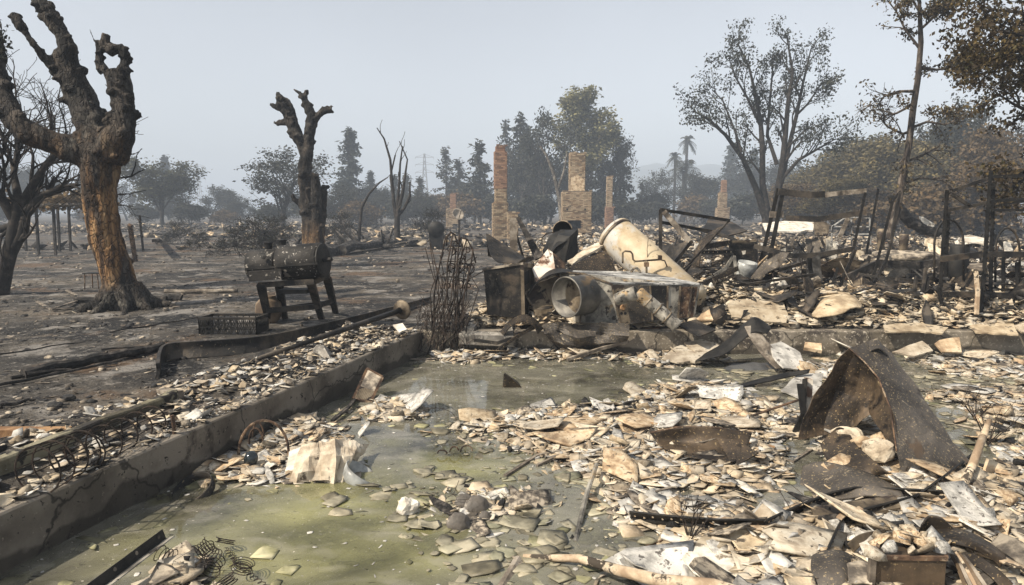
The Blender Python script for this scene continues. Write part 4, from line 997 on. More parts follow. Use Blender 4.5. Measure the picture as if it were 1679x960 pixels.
def lx(p): return D(p, 400, 50).x - cx
mb.add([V((lx(933.5), -.45, D(0, 314, 50).z)), V((lx(956), -.45, D(0, 314, 50).z)), V((lx(956), -.45, D(0, 296, 50).z)), V((lx(945), -.45, D(0, 288, 50).z)), V((lx(934), -.45, D(0, 292, 50).z)), V((lx(933.5), -.41, D(0, 314, 50).z)), V((lx(956), -.41, D(0, 314, 50).z)), V((lx(956), -.41, D(0, 296, 50).z)), V((lx(945), -.41, D(0, 288, 50).z)), V((lx(934), -.41, D(0, 292, 50).z))],
       [(0, 1, 2, 3, 4), (9, 8, 7, 6, 5), (0, 5, 6, 1), (1, 6, 7, 2), (2, 7, 8, 3), (3, 8, 9, 4), (4, 9, 5, 0)]); o = mb.build('stucco_patch', mBUFF); o.parent = c
mb = MB(); mb.box((lx(928), -.585, D(0, 344, 50).z), (.13, .03, .13)); mb.box((lx(957), -.585, D(0, 344, 50).z), (.13, .03, .13)); o = mb.build('vent_hole', mSOOTSHADE); o.parent = c; tag(o, kind='stuff')  # dark blocks on the brick face, painted as the shade in vents
chimney(733, 752, 75, 'small far chimney with a red brick stack on a squat tan base', [(733, 752, 343, 380, mBRICKT, 1.0, [(739, 747, 367, 374)]), (739.5, 748.5, 318, 343, mBRICKR, .55, None)])
chimney(993, 1003, 70, 'slim far chimney right of the central chimney', [(993.5, 1002, 290, 340, mBRICKT, .5, None), (992, 1004, 340, 380, mBRICKR, .7, None)])
chimney(1174, 1192, 75, 'far right chimney with a bright red top and crumbling shoulder', [(1173, 1192, 341, 375, mBRICKT, .9, None), (1176, 1188, 316, 341, mBRICKT, .6, None), (1180, 1187, 297, 316, mBRICKR, .45, None)])

# pylons
def pylon(px, Y, top, label):
    b = D(px, 400, Y); H = D(px, top, Y).z; t = thing('pylon', (b.x, Y, 0), label, 'pylon'); mb = MB(); r = .13
    W = H * .11
    def wd(z): k = z / H; return W * (1 - k) + .6 if k < .62 else W * .38 * (1 - (k - .62) / .38) + .5
    zs = [H * k for k in (0, .18, .34, .48, .6, .7, .8, .9, 1)]
    for i in range(len(zs) - 1):
        for sx, sy in ((1, 1), (1, -1), (-1, 1), (-1, -1)):
            a = wd(zs[i]) / 2; c_ = wd(zs[i + 1]) / 2; mb.bar((sx * a, sy * a, zs[i]), (sx * c_, sy * c_, zs[i + 1]), r * 1.6)
            mb.bar((sx * a, sy * a, zs[i]), (-sx * c_, sy * c_, zs[i + 1]), r)
    mb_ = mb.build('lattice_mast', mPYL); mb_.parent = t
    for k in (.7, .82, .94):
        m2 = MB(); z = H * k; L = H * .15
        m2.bar((-L, 0, z), (L, 0, z), r * 1.5); m2.bar((-L, 0, z), (0, 0, z + H * .05), r); m2.bar((L, 0, z), (0, 0, z + H * .05), r)
        for s in (-1, 1): m2.bar((s * L, 0, z), (s * L, 0, z - .9), r)
        o = m2.build('crossarm', mPYL); o.parent = t
    return t
mPYL = mat('pylon_steel', [(.3, (.12, .12, .12)), (.7, (.2, .2, .2))], 1, bump=0)
pylon(330, 400, 268, 'faint lattice power pylon above the left treeline'); pylon(698, 330, 252, 'lattice power pylon behind the bare tree in the middle'); pylon(759, 420, 262, 'faintest lattice pylon left of the gappy burnt conifer')

# ------------------------------------------------------------------ object helpers
def one(name, mb, m, label, cat, group=None, smooth=False, base=None):
    if 'stuff' not in name: kind = 'thing' if name.split('_')[-1] in ('slab', 'beam', 'board', 'panel', 'frame', 'sheet', 'plate') else None
    """a thing that is a single mesh"""
    c = base or V((sum(v.x for v in mb.v) / len(mb.v), sum(v.y for v in mb.v) / len(mb.v), min(v.z for v in mb.v)))
    o = link_mesh(name, [v - c for v in mb.v], mb.f, m, None, smooth); o.location = c
    return tag(o, label, cat, group, kind)
def plane_of(a, b, c):
    p, q, r = D(*a), D(*b), D(*c); n = (q - p).cross(r - p).normalized(); return p, n
def plate_mb(poly, pl3, thick=.015, jag=.0, seed=0, mb=None):
    """a flat slab: outline given in the photo, laid on the plane through three placed points"""
    p, n = plane_of(*pl3); g = random.Random(seed); cam0 = V((0, 0, CAM_H)); pts = []
    if n.dot(p - cam0) > 0: n = -n
    ext = []
    for (a, b), (a2, b2) in zip(poly, poly[1:] + poly[:1]):
        ext.append((a, b))
        if jag:
            L = math.hypot(a2 - a, b2 - b); k = int(L / 9)
            for i in range(1, k): ext.append((a + (a2 - a) * i / k + g.uniform(-jag, jag), b + (b2 - b) * i / k + g.uniform(-jag, jag)))
    for a, b in ext:
        d = ray(a, b); t = (p - cam0).dot(n) / d.dot(n); pts.append(cam0 + d * t)
    m = len(pts); mb = mb or MB(); k0 = len(mb.v)
    c = sum(pts, V()) / m
    front = [x for x in pts]; back_ = [x - n * thick for x in pts]
    mb.v += front + back_ + [c, c - n * thick]
    for i in range(m):
        j = (i + 1) % m
        mb.f.append((k0 + i, k0 + j, k0 + 2 * m)); mb.f.append((k0 + m + j, k0 + m + i, k0 + 2 * m + 1)); mb.f.append((k0 + j, k0 + i, k0 + m + i, k0 + m + j))
    return mb
def plate(name, poly, pl3, m, label, cat, thick=.015, jag=1.0, seed=0, group=None):
    return one(name, plate_mb(poly, pl3, thick, jag, seed), m, label, cat, group)
def cs(rows, **k): return sheet([[D(*q) for q in r] for r in rows], **k)
def strip_holes(pts, w, up, gap=.045, r=.004):
    mb = MB()
    for a, b in zip(pts, pts[1:]):
        d = (b - a); n = max(1, int(d.length / gap)); _, s, u = frame_of(d, up)
        for i in range(n):
            q = a + d * (i + .5) / n + u * (w * .5 + .001)
            mb.box(q, (r * 2, r * 2, r * .6))
    return mb
def angle_bar(p0, p1, w, t=.005, up=V((0, 0, 1)), mb=None):
    mb = mb or MB(); d, s, u = frame_of(V(p1) - V(p0), up)
    mb.bar(V(p0) + u * w / 2, V(p1) + u * w / 2, t, w, up); mb.bar(V(p0) + s * w / 2 + u * .001, V(p1) + s * w / 2 + u * .001, w, t, up); return mb
def perf_post(a, b, w, lab, cat='post', name='perforated_post', m=None, up=V((0, 1, 0)), hole=mPALEW, group=None):
    """slotted steel upright: an angle with a row of pale slots"""
    t = thing(name, V(a), lab, cat, group); uo = angle_bar(a, b, w, .006, up).build('upright', m or mBLACKM, t)
    d, s, u = frame_of(V(b) - V(a), up); mb = MB(); L = (V(b) - V(a)).length; n = int(L / .09)
    for i in range(n):
        q = V(a) + d * (i + .5) * L / n + u * w * .5
        for sg in (-1, 1): mb.box(q + s * sg * .0045, (.014, .004, .03))
    tag(mb.build('slots', hole, uo), kind='stuff'); return t

# ================================================================== left yard
# barrel grill
Yg = 10.25
base = D(485, 530, Yg); base.z = 0
t = thing('barrel_grill', base, 'sooty double barrel grill splashed with ash on a splayed leg stand', 'grill')
def prof(r, L, bul=.0): return [(0.001, 0), (r * .9, 0), (r, .015), (r, L - .015), (r * .93, L), (0.001, L)]
e0 = D(462, 431, Yg); e1 = D(529, 427, Yg - .12); ax = (e1 - e0)
brl = MB().lathe(e0, ax, prof(.262, ax.length), 28, False).build('barrel', mGRILL, t, True)
l0 = D(412, 436, Yg + .06); l1 = D(459, 433, Yg + .01); MB().lathe(l0, l1 - l0, prof(.235, (l1 - l0).length), 26, False).build('barrel', mGRILL, t, True)
dn, sn, un = frame_of(ax)
MB().lathe(e1 + dn * .001, dn, [(.001, 0), (.25, 0), (.25, .02), (.2, .03), (.001, .035)], 24, False).build('end_plate', mBLACKM, brl)
mb = MB()                                               # seam of the lid along the front
mb.bar(e0 - sn * -.0 + V((0, -.262, -.03)), e1 + V((0, -.262, -.03)), .02, .03); mb.bar(l0 + V((0, -.236, -.03)), l1 + V((0, -.236, -.03)), .02, .03); mb.build('lid_seam', mBLACKM, brl)
mb = MB(); mb.tube([e1 + dn * .03 + V((0, -.05, .0)), e1 + dn * .16 + V((0, -.06, .01))], .035, 10); mb.build('damper_pipe', mBLACKM, t)
for p in ((440, 401), (463, 397)):
    c = D(p[0], p[1] + 6, Yg + .12); MB().lathe(c, (0, 0, 1), [(.06, -.06), (.06, .07), (.075, .07), (.075, .09), (.001, .09)], 12, False).build('smoke_stack', mBLACKM, t)
for p in ((432, 422), (492, 414)):
    c = D(p[0], p[1], Yg - .235); MB().lathe(c, (0, -1, .3), [(.035, 0), (.035, .025), (.001, .03)], 12, False).build('lid_knob', mBLACKM, brl)
mb = MB(); b4 = [D(408, 462, Yg - .33), D(461, 458, Yg - .33), D(463, 455, Yg - .12), D(412, 458, Yg - .12)]; mb.hexa(b4, [D(407, 446, Yg - .33), D(461, 442, Yg - .33), D(463, 441, Yg - .12), D(412, 444, Yg - .12)]); mb.build('front_shelf', mGRILL, t)
legs = [((428, 468), (442, 534), -.16), ((509, 462), (528, 526), -.2), ((536, 455), (551, 516), .22), ((458, 470), (468, 527), .24)]
for a, b, dy in legs:
    mb = MB(); q = G(b[0], b[1], -.02); q2 = D(a[0], a[1], Yg + dy); mb.bar(q, q2, .085, .05, V((0, 1, 0)), .13, .05); mb.build('leg', mDARKM, t)
mb = MB()
mb.bar(D(424, 468, Yg - .19), D(515, 462, Yg - .23), .03, .08); mb.bar(D(452, 466, Yg + .25), D(540, 452, Yg + .22), .03, .07); mb.bar(D(515, 463, Yg - .2), D(540, 452, Yg + .2), .03, .07)
mb.build('stand_frame', mDARKM, t)
def legat(i, s): a, b, dy = legs[i]; return G(b[0], b[1], 0).lerp(D(a[0], a[1], Yg + dy), s)
for i, j, s in ((0, 1, .38), (1, 2, .40), (3, 2, .36)):
    mb = MB(); mb.bar(legat(i, s), legat(j, s), .03, .085); mb.build('lower_rail', mDARKM, t)
mb = MB(); mb.box(D(485, 477, Yg + .05), (.42, .3, .06)); mb.build('grease_tray', mBLACKM, t)

# open lattice crate
q = [G(327, 551, .0), G(421, 551, .0)]; dpt = V((.04, .36, 0)); hz = .25; t = thing('plastic_crate', q[0], 'scorched dark crate with open lattice sides in front of the barrel grill', 'crate')
c4 = [q[0], q[1], q[1] + dpt, q[0] + dpt]; up = V((0, 0, hz))
MB().hexa([p + V((0, 0, .005)) for p in c4], [p + V((0, 0, .02)) for p in c4]).build('crate_floor', mBLACKM, t)
mb = MB()
for a, b in zip(c4, c4[1:] + c4[:1]): mb.bar(a + up, b + up, .03, .035)
mb.build('rim', mDARKM, t)
for a, b in zip(c4, c4[1:] + c4[:1]):
    mb = MB(); n = 9
    for i in range(n + 1):
        k = i / n; mb.bar(a.lerp(b, k), a.lerp(b, k) + up, .012, .012, V((0, 1, 0)))
        if i < n: mb.bar(a.lerp(b, k), a.lerp(b, k + 1 / n) + up * .9, .009, .009, V((0, 1, 0))); mb.bar(a.lerp(b, k + 1 / n), a.lerp(b, k) + up * .9, .009, .009, V((0, 1, 0)))
    for z in (.06, .5): mb.bar(a + up * z, b + up * z, .012, .015)
    tag(mb.build('side_lattice', mBLACKM, t), kind='stuff')

# clay pot behind the grill
c = G(438, 533, 0) + V((0, .1, 0)); MB_ = MB().lathe(c, (0, 0, 1), [(.09, 0), (.17, .08), (.205, .2), (.19, .33), (.13, .4), (.11, .42), (.125, .45), (.10, .45), (.09, .4)], 22, False)
one('clay_pot', MB_, mat('smoked_clay', [(.3, (.07, .05, .035)), (.6, (.18, .135, .09))], 4, bump=.3), 'round smoked clay pot standing behind the left leg of the barrel grill', 'pot', smooth=True)

# bent garden edging, fallen lamp pole, charred beam
pts = [(256, 624, .17), (263, 598, .19), (284, 590, .2), (345, 586, .2), (440, 576, .2), (540, 548, .17), (620, 522, .13), (705, 496, .1)]
bot = [G(a, b, 0) for a, b, h in pts]; topp = [p + V((.0, .05, h)) for p, (a, b, h) in zip(bot, pts)]
mb = sheet([bot, [p.lerp(q, .5) + V((0, .03, 0)) for p, q in zip(bot, topp)], topp], .035, 5, .012, 4, 3)
one('garden_edging', mb, mDARKM, 'long dark metal garden edging with a kinked end below the barrel grill', 'edging')
p0, p1 = G(425, 588, .10), G(657, 509, .25); d = (p1 - p0).normalized()
t = thing('fallen_lamp_pole', p0, 'fallen dark pole with a flared tan disc over the debris strip', 'pole')
MB().tube([p0, p0.lerp(p1, .35), p0.lerp(p1, .36), p1], [.028, .03, .036, .040], 10).build('pole', mDARKM, t, True)
MB().lathe(p1 - d * .02, d, [(.05, -.02), (.06, .01), (.11, .03), (.145, .045), (.155, .06), (.145, .06), (.1, .045), (.03, .04)], 22, False).build('flared_disc', mTANM, t, True)
p0, p1 = G(38, 612, .05), G(268, 568, .06); mb = MB(); n = 16; rr = random.Random(4)
mb.tube([p0.lerp(p1, i / n) + V((0, rr.uniform(-.012, .012), rr.uniform(-.012, .012))) for i in range(n + 1)], [rr.uniform(.05, .062) for i in range(n + 1)], 9)
one('charred_beam', mb, mCHARW, 'long charred black beam lying on the ash left of the bent garden edging', 'beam')
for (a, b, r, lb) in [((-30, 640), (200, 592), .018, 'thin charred stick lying parallel below the long black beam'), ((-20, 585), (150, 560), .012, 'thin scorched stick on the ash above the long black beam'), ((165, 575), (330, 562), .014, 'thin pale scorched branch beside the end of the long black beam'),
                      ((180, 546), (330, 520), .012, 'slim scorched branch lying beside the dark lattice crate'), ((0, 668), (60, 655), .02, 'short charred stick at the far left of the dirt patch'), ((20, 620), (120, 606), .02, 'charred stick touching the near end of the long black beam')]:
    p, q_ = G(*a, .02), G(*b, .02); n = 7; mb = MB(); mb.tube([p.lerp(q_, i / n) + V((0, rr.uniform(-.03, .03), rr.uniform(0, .02))) for i in range(n + 1)], [r * (1 - .4 * i / n) for i in range(n + 1)], 6); one('burnt_stick', mb, mCHARW, lb, 'stick', 'burnt sticks on the left yard')
# three pale laths by the trunk, boards, log ends
for a, b, lb in [((106, 475), (142, 492), 'pale lath sloping down to the foot of the big charred trunk'), ((85, 507), (132, 492), 'pale lath lying flat left of the big charred trunk'), ((60, 494), (84, 508), 'short pale lath farthest left near the big charred trunk'), ((84, 508), (130, 506), 'pale lath nearest the camera left of the big charred trunk')]:
    mb = MB(); mb.bar(G(*a, .06), G(*b, .03), .05, .022); one('lath', mb, mGREYW, lb, 'lath', 'laths by the big charred trunk')
for (px, py, w, r, lb) in [(255, 492, .42, .075, 'charred log right of the roots of the big charred trunk'), (287, 490, .22, .09, 'short black log end right of the charred log'), (330, 478, 1.5, .05, 'long half burnt log lying behind the dark lattice crate'), (150, 492, .6, .06, 'burnt log behind the pale laths')]:
    c = G(px, py, r * .8); mb = MB(); n = 6; mb.tube([c + V((w * (i / n - .5), .12 * w * (i / n - .5), rr.uniform(-.01, .01))) for i in range(n + 1)], [r * rr.uniform(.85, 1.1) for i in range(n + 1)], 9); one('burnt_log', mb, mCHARW if r != .05 else mGREYW, lb, 'log')
mb = MB(); mb.bar(G(-60, 712, .03), G(112, 712, .04), .1, .09); one('edging_board', mb, mORANGEW, 'scorched orange brown board edging the dirt patch at the far left', 'board')
mb = MB(); mb.bar(G(223, 434, -.1), G(223, 434, 0) + V((-.12, 0, 1.33)), .12, .10, V((0, 1, 0))); one('rusty_post', mb, mRUST, 'rusty brown post leaning slightly right of the big charred trunk', 'post')
mb = MB(); mb.bar(G(235, 414, -.1), G(235, 414, 0) + V((-.06, 0, 1.6)), .07, .07, V((0, 1, 0))); one('thin_post', mb, mBARK, 'thin dark post beyond the rusty leaning post', 'post')
mb = MB(); mb.bar(G(262, 395, .2), G(255, 395, .7), .25, .12); one('black_plank', mb, mCHARW, 'short black plank tilted upright far behind the rusty leaning post', 'plank')
# small metal chair frame behind the trunk
b = G(157, 474, 0); t = thing('burnt_chair', b, 'small burnt metal chair frame half hidden behind the big charred trunk', 'chair')
for sx in (-.16, .16):
    for sy in (-.15, .15): mb = MB(); mb.bar(b + V((sx, sy, -.02)), b + V((sx * .9, sy * .9, .36)), .02); mb.build('leg', mRUST, t)
mb = MB(); mb.box(b + V((0, 0, .37)), (.36, .34, .02)); mb.build('seat', mBLACKM, t)
# pergola remains
b = G(75, 415, 0); t = thing('burnt_pergola', b, 'burnt pergola with a ragged brown roof on thin posts in the smoke at far left', 'pergola'); Yq = b.y
for px, dy in ((42, 1.5), (62, -1), (90, -1.4), (97, 1.2), (115, 1.6)):
    mb = MB(); q_ = D(px, 400, Yq + dy); mb.bar(V((q_.x, q_.y, -.1)), V((q_.x + .05, q_.y, 2.0)), .085, .085, V((0, 1, 0))); mb.build('post', mBARK, t)
for k in range(9):
    mb = MB(); y = Yq - 1.6 + k * .45; xa, xb = D(34, 0, Yq).x, D(124, 0, Yq).x; mb.bar((xa + rr.uniform(-.2, .2), y, 2.05 + rr.uniform(-.03, .06)), (xb + rr.uniform(-.3, .2), y, 2.02 + rr.uniform(-.05, .08)), .16, .07); mb.build('roof_slat', mGREYW, t)
g = np.random.default_rng(5); P = [V((x, y, z)) for x, y, z in zip(g.uniform(D(34, 0, Yq).x, D(120, 0, Yq).x, 200), g.uniform(Yq - 1.8, Yq + 2, 200), g.normal(2.25, .12, 200))]
cr = leaf_np(P, 6, .15, .16, 3); tag(obj('dead_thatch', np_mesh('dead_thatch', cr[0], cr[1], mL['brown']), t), kind='stuff')

# far fallen trunks, bin, dish
for a, b_, r, lb in [((485, 420), (640, 398), .3, 'big fallen charred trunk lying across the middle distance'), ((560, 412), (665, 396), .2, 'second fallen charred trunk behind the biggest fallen one'), ((480, 405), (580, 402), .22, 'fallen charred trunk nearest the slender pollarded stump'), ((590, 390), (640, 405), .15, 'fallen branch sloping over the big fallen charred trunk')]:
    p, q_ = G(*a, .2), G(*b_, .25); n = 10; mb = MB(); mb.tube([p.lerp(q_, i / n) + V((0, rr.uniform(-.15, .15), rr.uniform(-.08, .12))) for i in range(n + 1)], [r * rr.uniform(.7, 1.1) * (1 - .4 * i / n) for i in range(n + 1)], 9)
    for k in range(5):
        s = p.lerp(q_, rr.random()); mb.tube([s, s + V((rr.uniform(-1, 1), rr.uniform(-.5, .5), rr.uniform(.2, .8)))], [r * .4, .03], 6)
    one('fallen_log', mb, mCHARW, lb, 'log', 'fallen trunks in the middle distance')
b = G(716, 409, 0); s = b.y / FPX; t = thing('wheeled_bin', b, 'charred wheeled bin with a slumped round lid standing behind the rusty trellis', 'bin')
mb = MB(); w0, w1, h = 9 * s, 12 * s, 33 * s; mb.hexa([b + V((-w0, -w0, 0)), b + V((w0, -w0, 0)), b + V((w0, w0, 0)), b + V((-w0, w0, 0))], [b + V((-w1, -w1, h)), b + V((w1, -w1, h)), b + V((w1, w1, h)), b + V((-w1, w1, h))]); mb.build('bin_body', mBLACKM, t)
mb = MB(); mb.lathe(b + V((0, w1, h)), (0, -1, 0), [(.001, 0), (13 * s, 0), (13 * s, 2 * w1), (.001, 2 * w1)], 18, False); mb.build('lid', mBLACKM, t, True)
mb = MB(); mb.lathe(b + V((-14 * s, 0, h - .04)), (1, 0, 0), [(.05, 0), (.05, 28 * s)], 8); mb.build('rim_bar', mDARKM, t)
for sx in (-1, 1): mb = MB(); mb.lathe(b + V((sx * 9 * s, w0, .12)), (sx, 0, 0), [(.001, 0), (.12, 0), (.12, .06), (.001, .06)], 14, False); mb.build('wheel', mBLACKM, t)
b = D(752, 384, 33); t = thing('satellite_dish', b, 'pale satellite dish on a dark post right of the small red topped chimney', 'dish'); c = D(751, 352, 33)
mb = MB(); mb.bar(V((b.x, 33.1, -.1)), c + V((.05, .12, -.1)), .09, .09, V((0, 1, 0))); mb.build('post', mBARK, t)
ax = V((.45, -.8, .45)).normalized(); mb = MB(); mb.lathe(c, ax, [(.001, -.06), (.13, -.05), (.24, -.01), (.30, .04), (.295, .05), (.23, .005), (.13, -.035), (.001, -.045)], 22, False); mb.build('dish_bowl', mat('sooted_dish', [(.3, (.22, .19, .15)), (.7, (.34, .30, .25))], 4), t, True)
mb = MB(); mb.bar(c + V((0, 0, -.3)), c + ax * .42, .025); mb.build('feed_arm', mBARK, t)

# ================================================================== pile at the back corner
# iron trellis
b = G(712, 580, -.33); Yt = b.y - .15; t = thing('iron_trellis', b, 'leaning black iron trellis with scrolled top at the corner of the foundation walls', 'trellis')
def wire(pts, r, Y, m=mWIRE, nm='rod', n=5): MB().tube([D(a, b_, Y + (c[0] if c else 0)) for a, b_, *c in pts], r, n).build(nm, m, t, True)
for k, (xb, xt, yt) in enumerate([(703, 733, 388), (716, 742, 384), (727, 752, 386), (739, 763, 392), (750, 775, 408), (756, 779, 432)]):
    wire([(xb, 580 - k * 3, 0), (xb + (xt - xb) * .25 + rr.uniform(-6, 6), 532, .04 + rr.uniform(-.06, .06)), ((xb + xt) / 2 + rr.uniform(-7, 7), 485, .08 + rr.uniform(-.06, .06)), (xb + (xt - xb) * .75 + rr.uniform(-5, 5), 435, .13 + rr.uniform(-.06, .06)), (xt + rr.uniform(-3, 3), yt, .18)], .012, Yt)
for k, (ya, yb) in enumerate([(545, 540), (500, 498), (455, 458), (430, 432)]):
    s = (580 - ya) / 195; wire([(703 + 30 * s, ya, .2 * s), (728 + 26 * s, ya - 1, .2 * s), (756 + 23 * s, yb + 3, .2 * s)], .009, Yt)
wire([(732, 402, .18), (733, 388, .15), (739, 381, .2), (746, 385, .22), (749, 397, .18)], .012, Yt, nm='top_arch'); wire([(750, 400, .18), (756, 390, .2), (766, 393, .16), (774, 408, .2), (780, 432, .18)], .012, Yt, nm='top_arch')
for (cx, cy, r0) in [(738, 410, 9), (752, 402, 10), (766, 412, 9), (742, 438, 8), (758, 430, 9), (770, 440, 8), (735, 470, 7), (752, 465, 8), (768, 470, 7), (729, 510, 7), (748, 512, 8)]:
    sg = rr.choice((-1, 1)); wire([(cx + sg * r0 * k / 12 * math.cos(k * .55), cy + r0 * k / 12 * math.sin(k * .55), .17) for k in range(2, 15)], .009, Yt, nm='scroll')
for k in range(26): a = rr.uniform(698, 770); wire([(a, rr.uniform(520, 575), .1), (a + rr.uniform(-14, 30), rr.uniform(440, 510), rr.uniform(0, .3)), (a + rr.uniform(-10, 36), rr.uniform(395, 450), rr.uniform(.1, .3))], .007, Yt, nm='bent_rod')
mb = MB(); lv = []
for k in range(260):
    a = rr.uniform(682, 768); y = rr.uniform(520, 588); L = rr.uniform(15, 55); Y = Yt + rr.uniform(-.25, .35)
    mb.tube([D(a, y, Y), D(a + rr.uniform(-6, 14), y - L * .5, Y + .05), D(a + rr.uniform(-14, 26), y - L, Y + .1)], [.006, .005, .002], 3, False)
o = one('burnt_vine', mb, mWIRE, 'tangle of dry burnt stems clinging to the foot of the iron trellis', 'vine'); o['kind'] = 'stuff'; del o['category']

# concrete basin block
pl = [(755, 545, 9.75), (840, 545, 9.75), (795, 522, 10.3)]; t = thing('concrete_block', D(795, 555, 9.9), 'tilted concrete block with one large and several small hollows right of the iron trellis', 'block')
outer = [(752, 548), (775, 520), (838, 523), (842, 552)]
p, n = plane_of(*pl); 
def onp(a, b_):
    d = ray(a, b_); c0 = V((0, 0, CAM_H)); return c0 + d * ((p - c0).dot(n) / d.dot(n))
if n.z < 0: n = -n
O = [onp(*q) for q in outer]; I = [onp(*q) for q in [(776, 543), (784, 525), (830, 528), (831, 546)]]; mb = MB(); th = .16
for k in range(4):
    k2 = (k + 1) % 4; a, b_, c, d_ = O[k], O[k2], I[k2], I[k]; mb.hexa([x - n * th for x in (a, b_, c, d_)], [a, b_, c, d_])
mb.hexa([x - n * th for x in I], [x - n * (th - .03) for x in I]); mb.build('block_body', mSTONE, t)
for q in ((762, 541), (767, 534), (772, 527)):
    c = onp(*q); mb = MB(); mb.box(c + n * .001, (.055, .07, .004)); mb.build('core_hole', mSOOTSHADE, t)  # thin dark patches painted as the shade inside the cores

def cabinet(name, fb, ft, rb, rt, Yf, Yr, depth, m, label, cat, side=None):
    """box with a front face (left, right bottom / top pixels at depth Yf) and a right face receding to rb, rt at Yr"""
    t = thing(name, D(*fb[0], Yf), label, cat); a, b_ = D(*fb[0], Yf), D(*fb[1], Yf); c, d_ = D(*ft[0], Yf), D(*ft[1], Yf); e, f = D(*rb, Yr), D(*rt, Yr)
    bb, cc = a + (e - b_), c + (f - d_)
    mb = MB(); mb.hexa([a, b_, e, bb], [c, d_, f, cc]); mb.build('casing', m, t); return t, (a, b_, c, d_, e, f, bb, cc)
t, (a, b_, c, d_, e, f, bb, cc) = cabinet('kitchen_range', ((799, 517), (857, 522)), ((793, 444), (855, 434)), (874, 508), (873, 437), 10.15, 10.75, .6, mDARKM, 'dark burnt kitchen range with a square hole in its side', 'stove')
mb = MB(); q = b_.lerp(d_, .5).lerp(e.lerp(f, .5), .5); s1 = (e - b_) ; u1 = (d_ - b_); nn = u1.cross(s1).normalized(); nn = -nn if nn.y > 0 else nn
mb.hexa([b_ + s1 * .25 + u1 * .58 - nn * .05, b_ + s1 * .7 + u1 * .58 - nn * .05, b_ + s1 * .7 + u1 * .58 + nn * .004, b_ + s1 * .25 + u1 * .58 + nn * .004], [b_ + s1 * .25 + u1 * .82 - nn * .05, b_ + s1 * .7 + u1 * .82 - nn * .05, b_ + s1 * .7 + u1 * .82 + nn * .004, b_ + s1 * .25 + u1 * .82 + nn * .004]); mb.build('side_hole', mSOOTSHADE, t)  # dark block standing in for the shade inside the opening
mb = MB()
for x, y in ((b_, d_), (e, f)): mb.bar(x + nn * .01, y + nn * .01, .05, .02, V((0, 1, 0)))
mb.bar(d_ + nn * .012, f + nn * .012, .03, .06); mb.build('door_frame', mTANM, t)
mb = MB(); mb.hexa([c + V((-.02, -.02, 0)), d_ + V((.02, -.02, 0)), f + V((.02, 0, 0)), cc + V((-.02, 0, 0))], [c + V((-.02, -.02, .035)), d_ + V((.02, -.02, .035)), f + V((.02, 0, .035)), cc + V((-.02, 0, .035))]); mb.build('cooktop', mSOOTP, t)
one('bent_sheet', cs([[(797, 384, 11.4), (815, 394, 11.3), (840, 410, 11.2), (862, 424, 11.1)], [(800, 405, 11.0), (816, 414, 10.9), (838, 424, 10.8), (852, 430, 10.8)], [(806, 420, 10.7), (816, 430, 10.6), (832, 432, 10.6), (846, 433, 10.6)]], thick=.012, amp=.02, seed=2), mDARKM, 'dark folded metal sheet roofing over the burnt kitchen range', 'sheet')
one('bent_sheet', cs([[(797, 384, 11.45), (815, 394, 11.4), (840, 410, 11.3), (862, 424, 11.2)], [(800, 420, 11.7), (820, 425, 11.7), (845, 432, 11.6), (862, 434, 11.5)]], thick=.012, amp=.02, seed=5), mDARKM, 'dark sheet forming the back of the fold over the burnt kitchen range', 'sheet')
mb = MB(); mb.bar(D(843, 424, 12.1), D(841, 358, 12.1), .14, .12, V((0, 1, 0)), .12, .1); one('burnt_post', mb, mGREYW, 'pale split timber post standing up behind the burnt kitchen range', 'post')
mb = MB(); mb.bar(D(884, 424, 12.2), D(849, 357, 12.6), .16, .06, V((0, 1, 0)), .07, .05); one('burnt_plank', mb, mCHARW, 'black plank leaning against the pale split post', 'plank')
mb = MB(); mb.bar(D(806, 395, 12.6), D(818, 430, 12.4), .05, .05, V((0, 1, 0))); one('burnt_plank', mb, mGREYW, 'short grey stick left of the pale split post', 'plank')
# white rust streaked casing
t = thing('appliance_casing', D(900, 455, 10.6), 'white rust streaked appliance casing tipped on its corner right of the burnt kitchen range', 'appliance')
plate_mb([(873, 441), (898, 409), (906, 414), (912, 452), (880, 464)], [(873, 441, 10.5), (900, 411, 10.8), (900, 458, 10.35)], .02).build('front_panel', mPANEL, t)
plate_mb([(899, 408), (928, 432), (921, 455), (912, 452)], [(900, 409, 10.82), (928, 432, 10.9), (912, 454, 10.4)], .02).build('shaded_side_panel', mRUST, t)  # rust brown over the whole side also paints in its shade
one('bent_sheet', cs([[(868, 478, 10.4), (885, 455, 10.45), (905, 443, 10.5), (930, 442, 10.55), (955, 450, 10.6)], [(866, 484, 10.2), (884, 462, 10.2), (905, 451, 10.2), (926, 448, 10.25), (948, 455, 10.3)]], thick=.015, amp=.01), mBLACKM, 'black bent strip of sheet below the white rust streaked casing', 'sheet')
t = thing('metal_cabinet', D(895, 530, 10), 'tan dented metal cabinet with a row of slots leaning left of the round duct', 'cabinet')
pl3 = [(862, 482, 10.3), (915, 455, 10.6), (890, 535, 10.15)]
plate_mb([(860, 480), (876, 466), (918, 450), (924, 470), (930, 528), (892, 538), (880, 518)], pl3, .03).build('front_panel', mTANM, t)
for q in ((874, 489), (884, 481), (892, 476)): plate_mb([(q[0] - 4, q[1] + 1), (q[0] + 3, q[1] - 3), (q[0] + 4, q[1]), (q[0] - 3, q[1] + 4)], [(a_, b__, y - .012) for a_, b__, y in pl3], .01).build('slot', mSOOTSHADE, t)  # dark plates painted as the shade in the slots
mb = MB(); mb.hexa([D(864, 505, 10.5), D(892, 538, 10.3), D(930, 526, 10.8), D(900, 510, 11.0)], [D(862, 482, 10.55), D(890, 492, 10.4), D(917, 460, 11.0), D(880, 460, 11.1)]); mb.build('casing', mDARKM, t)
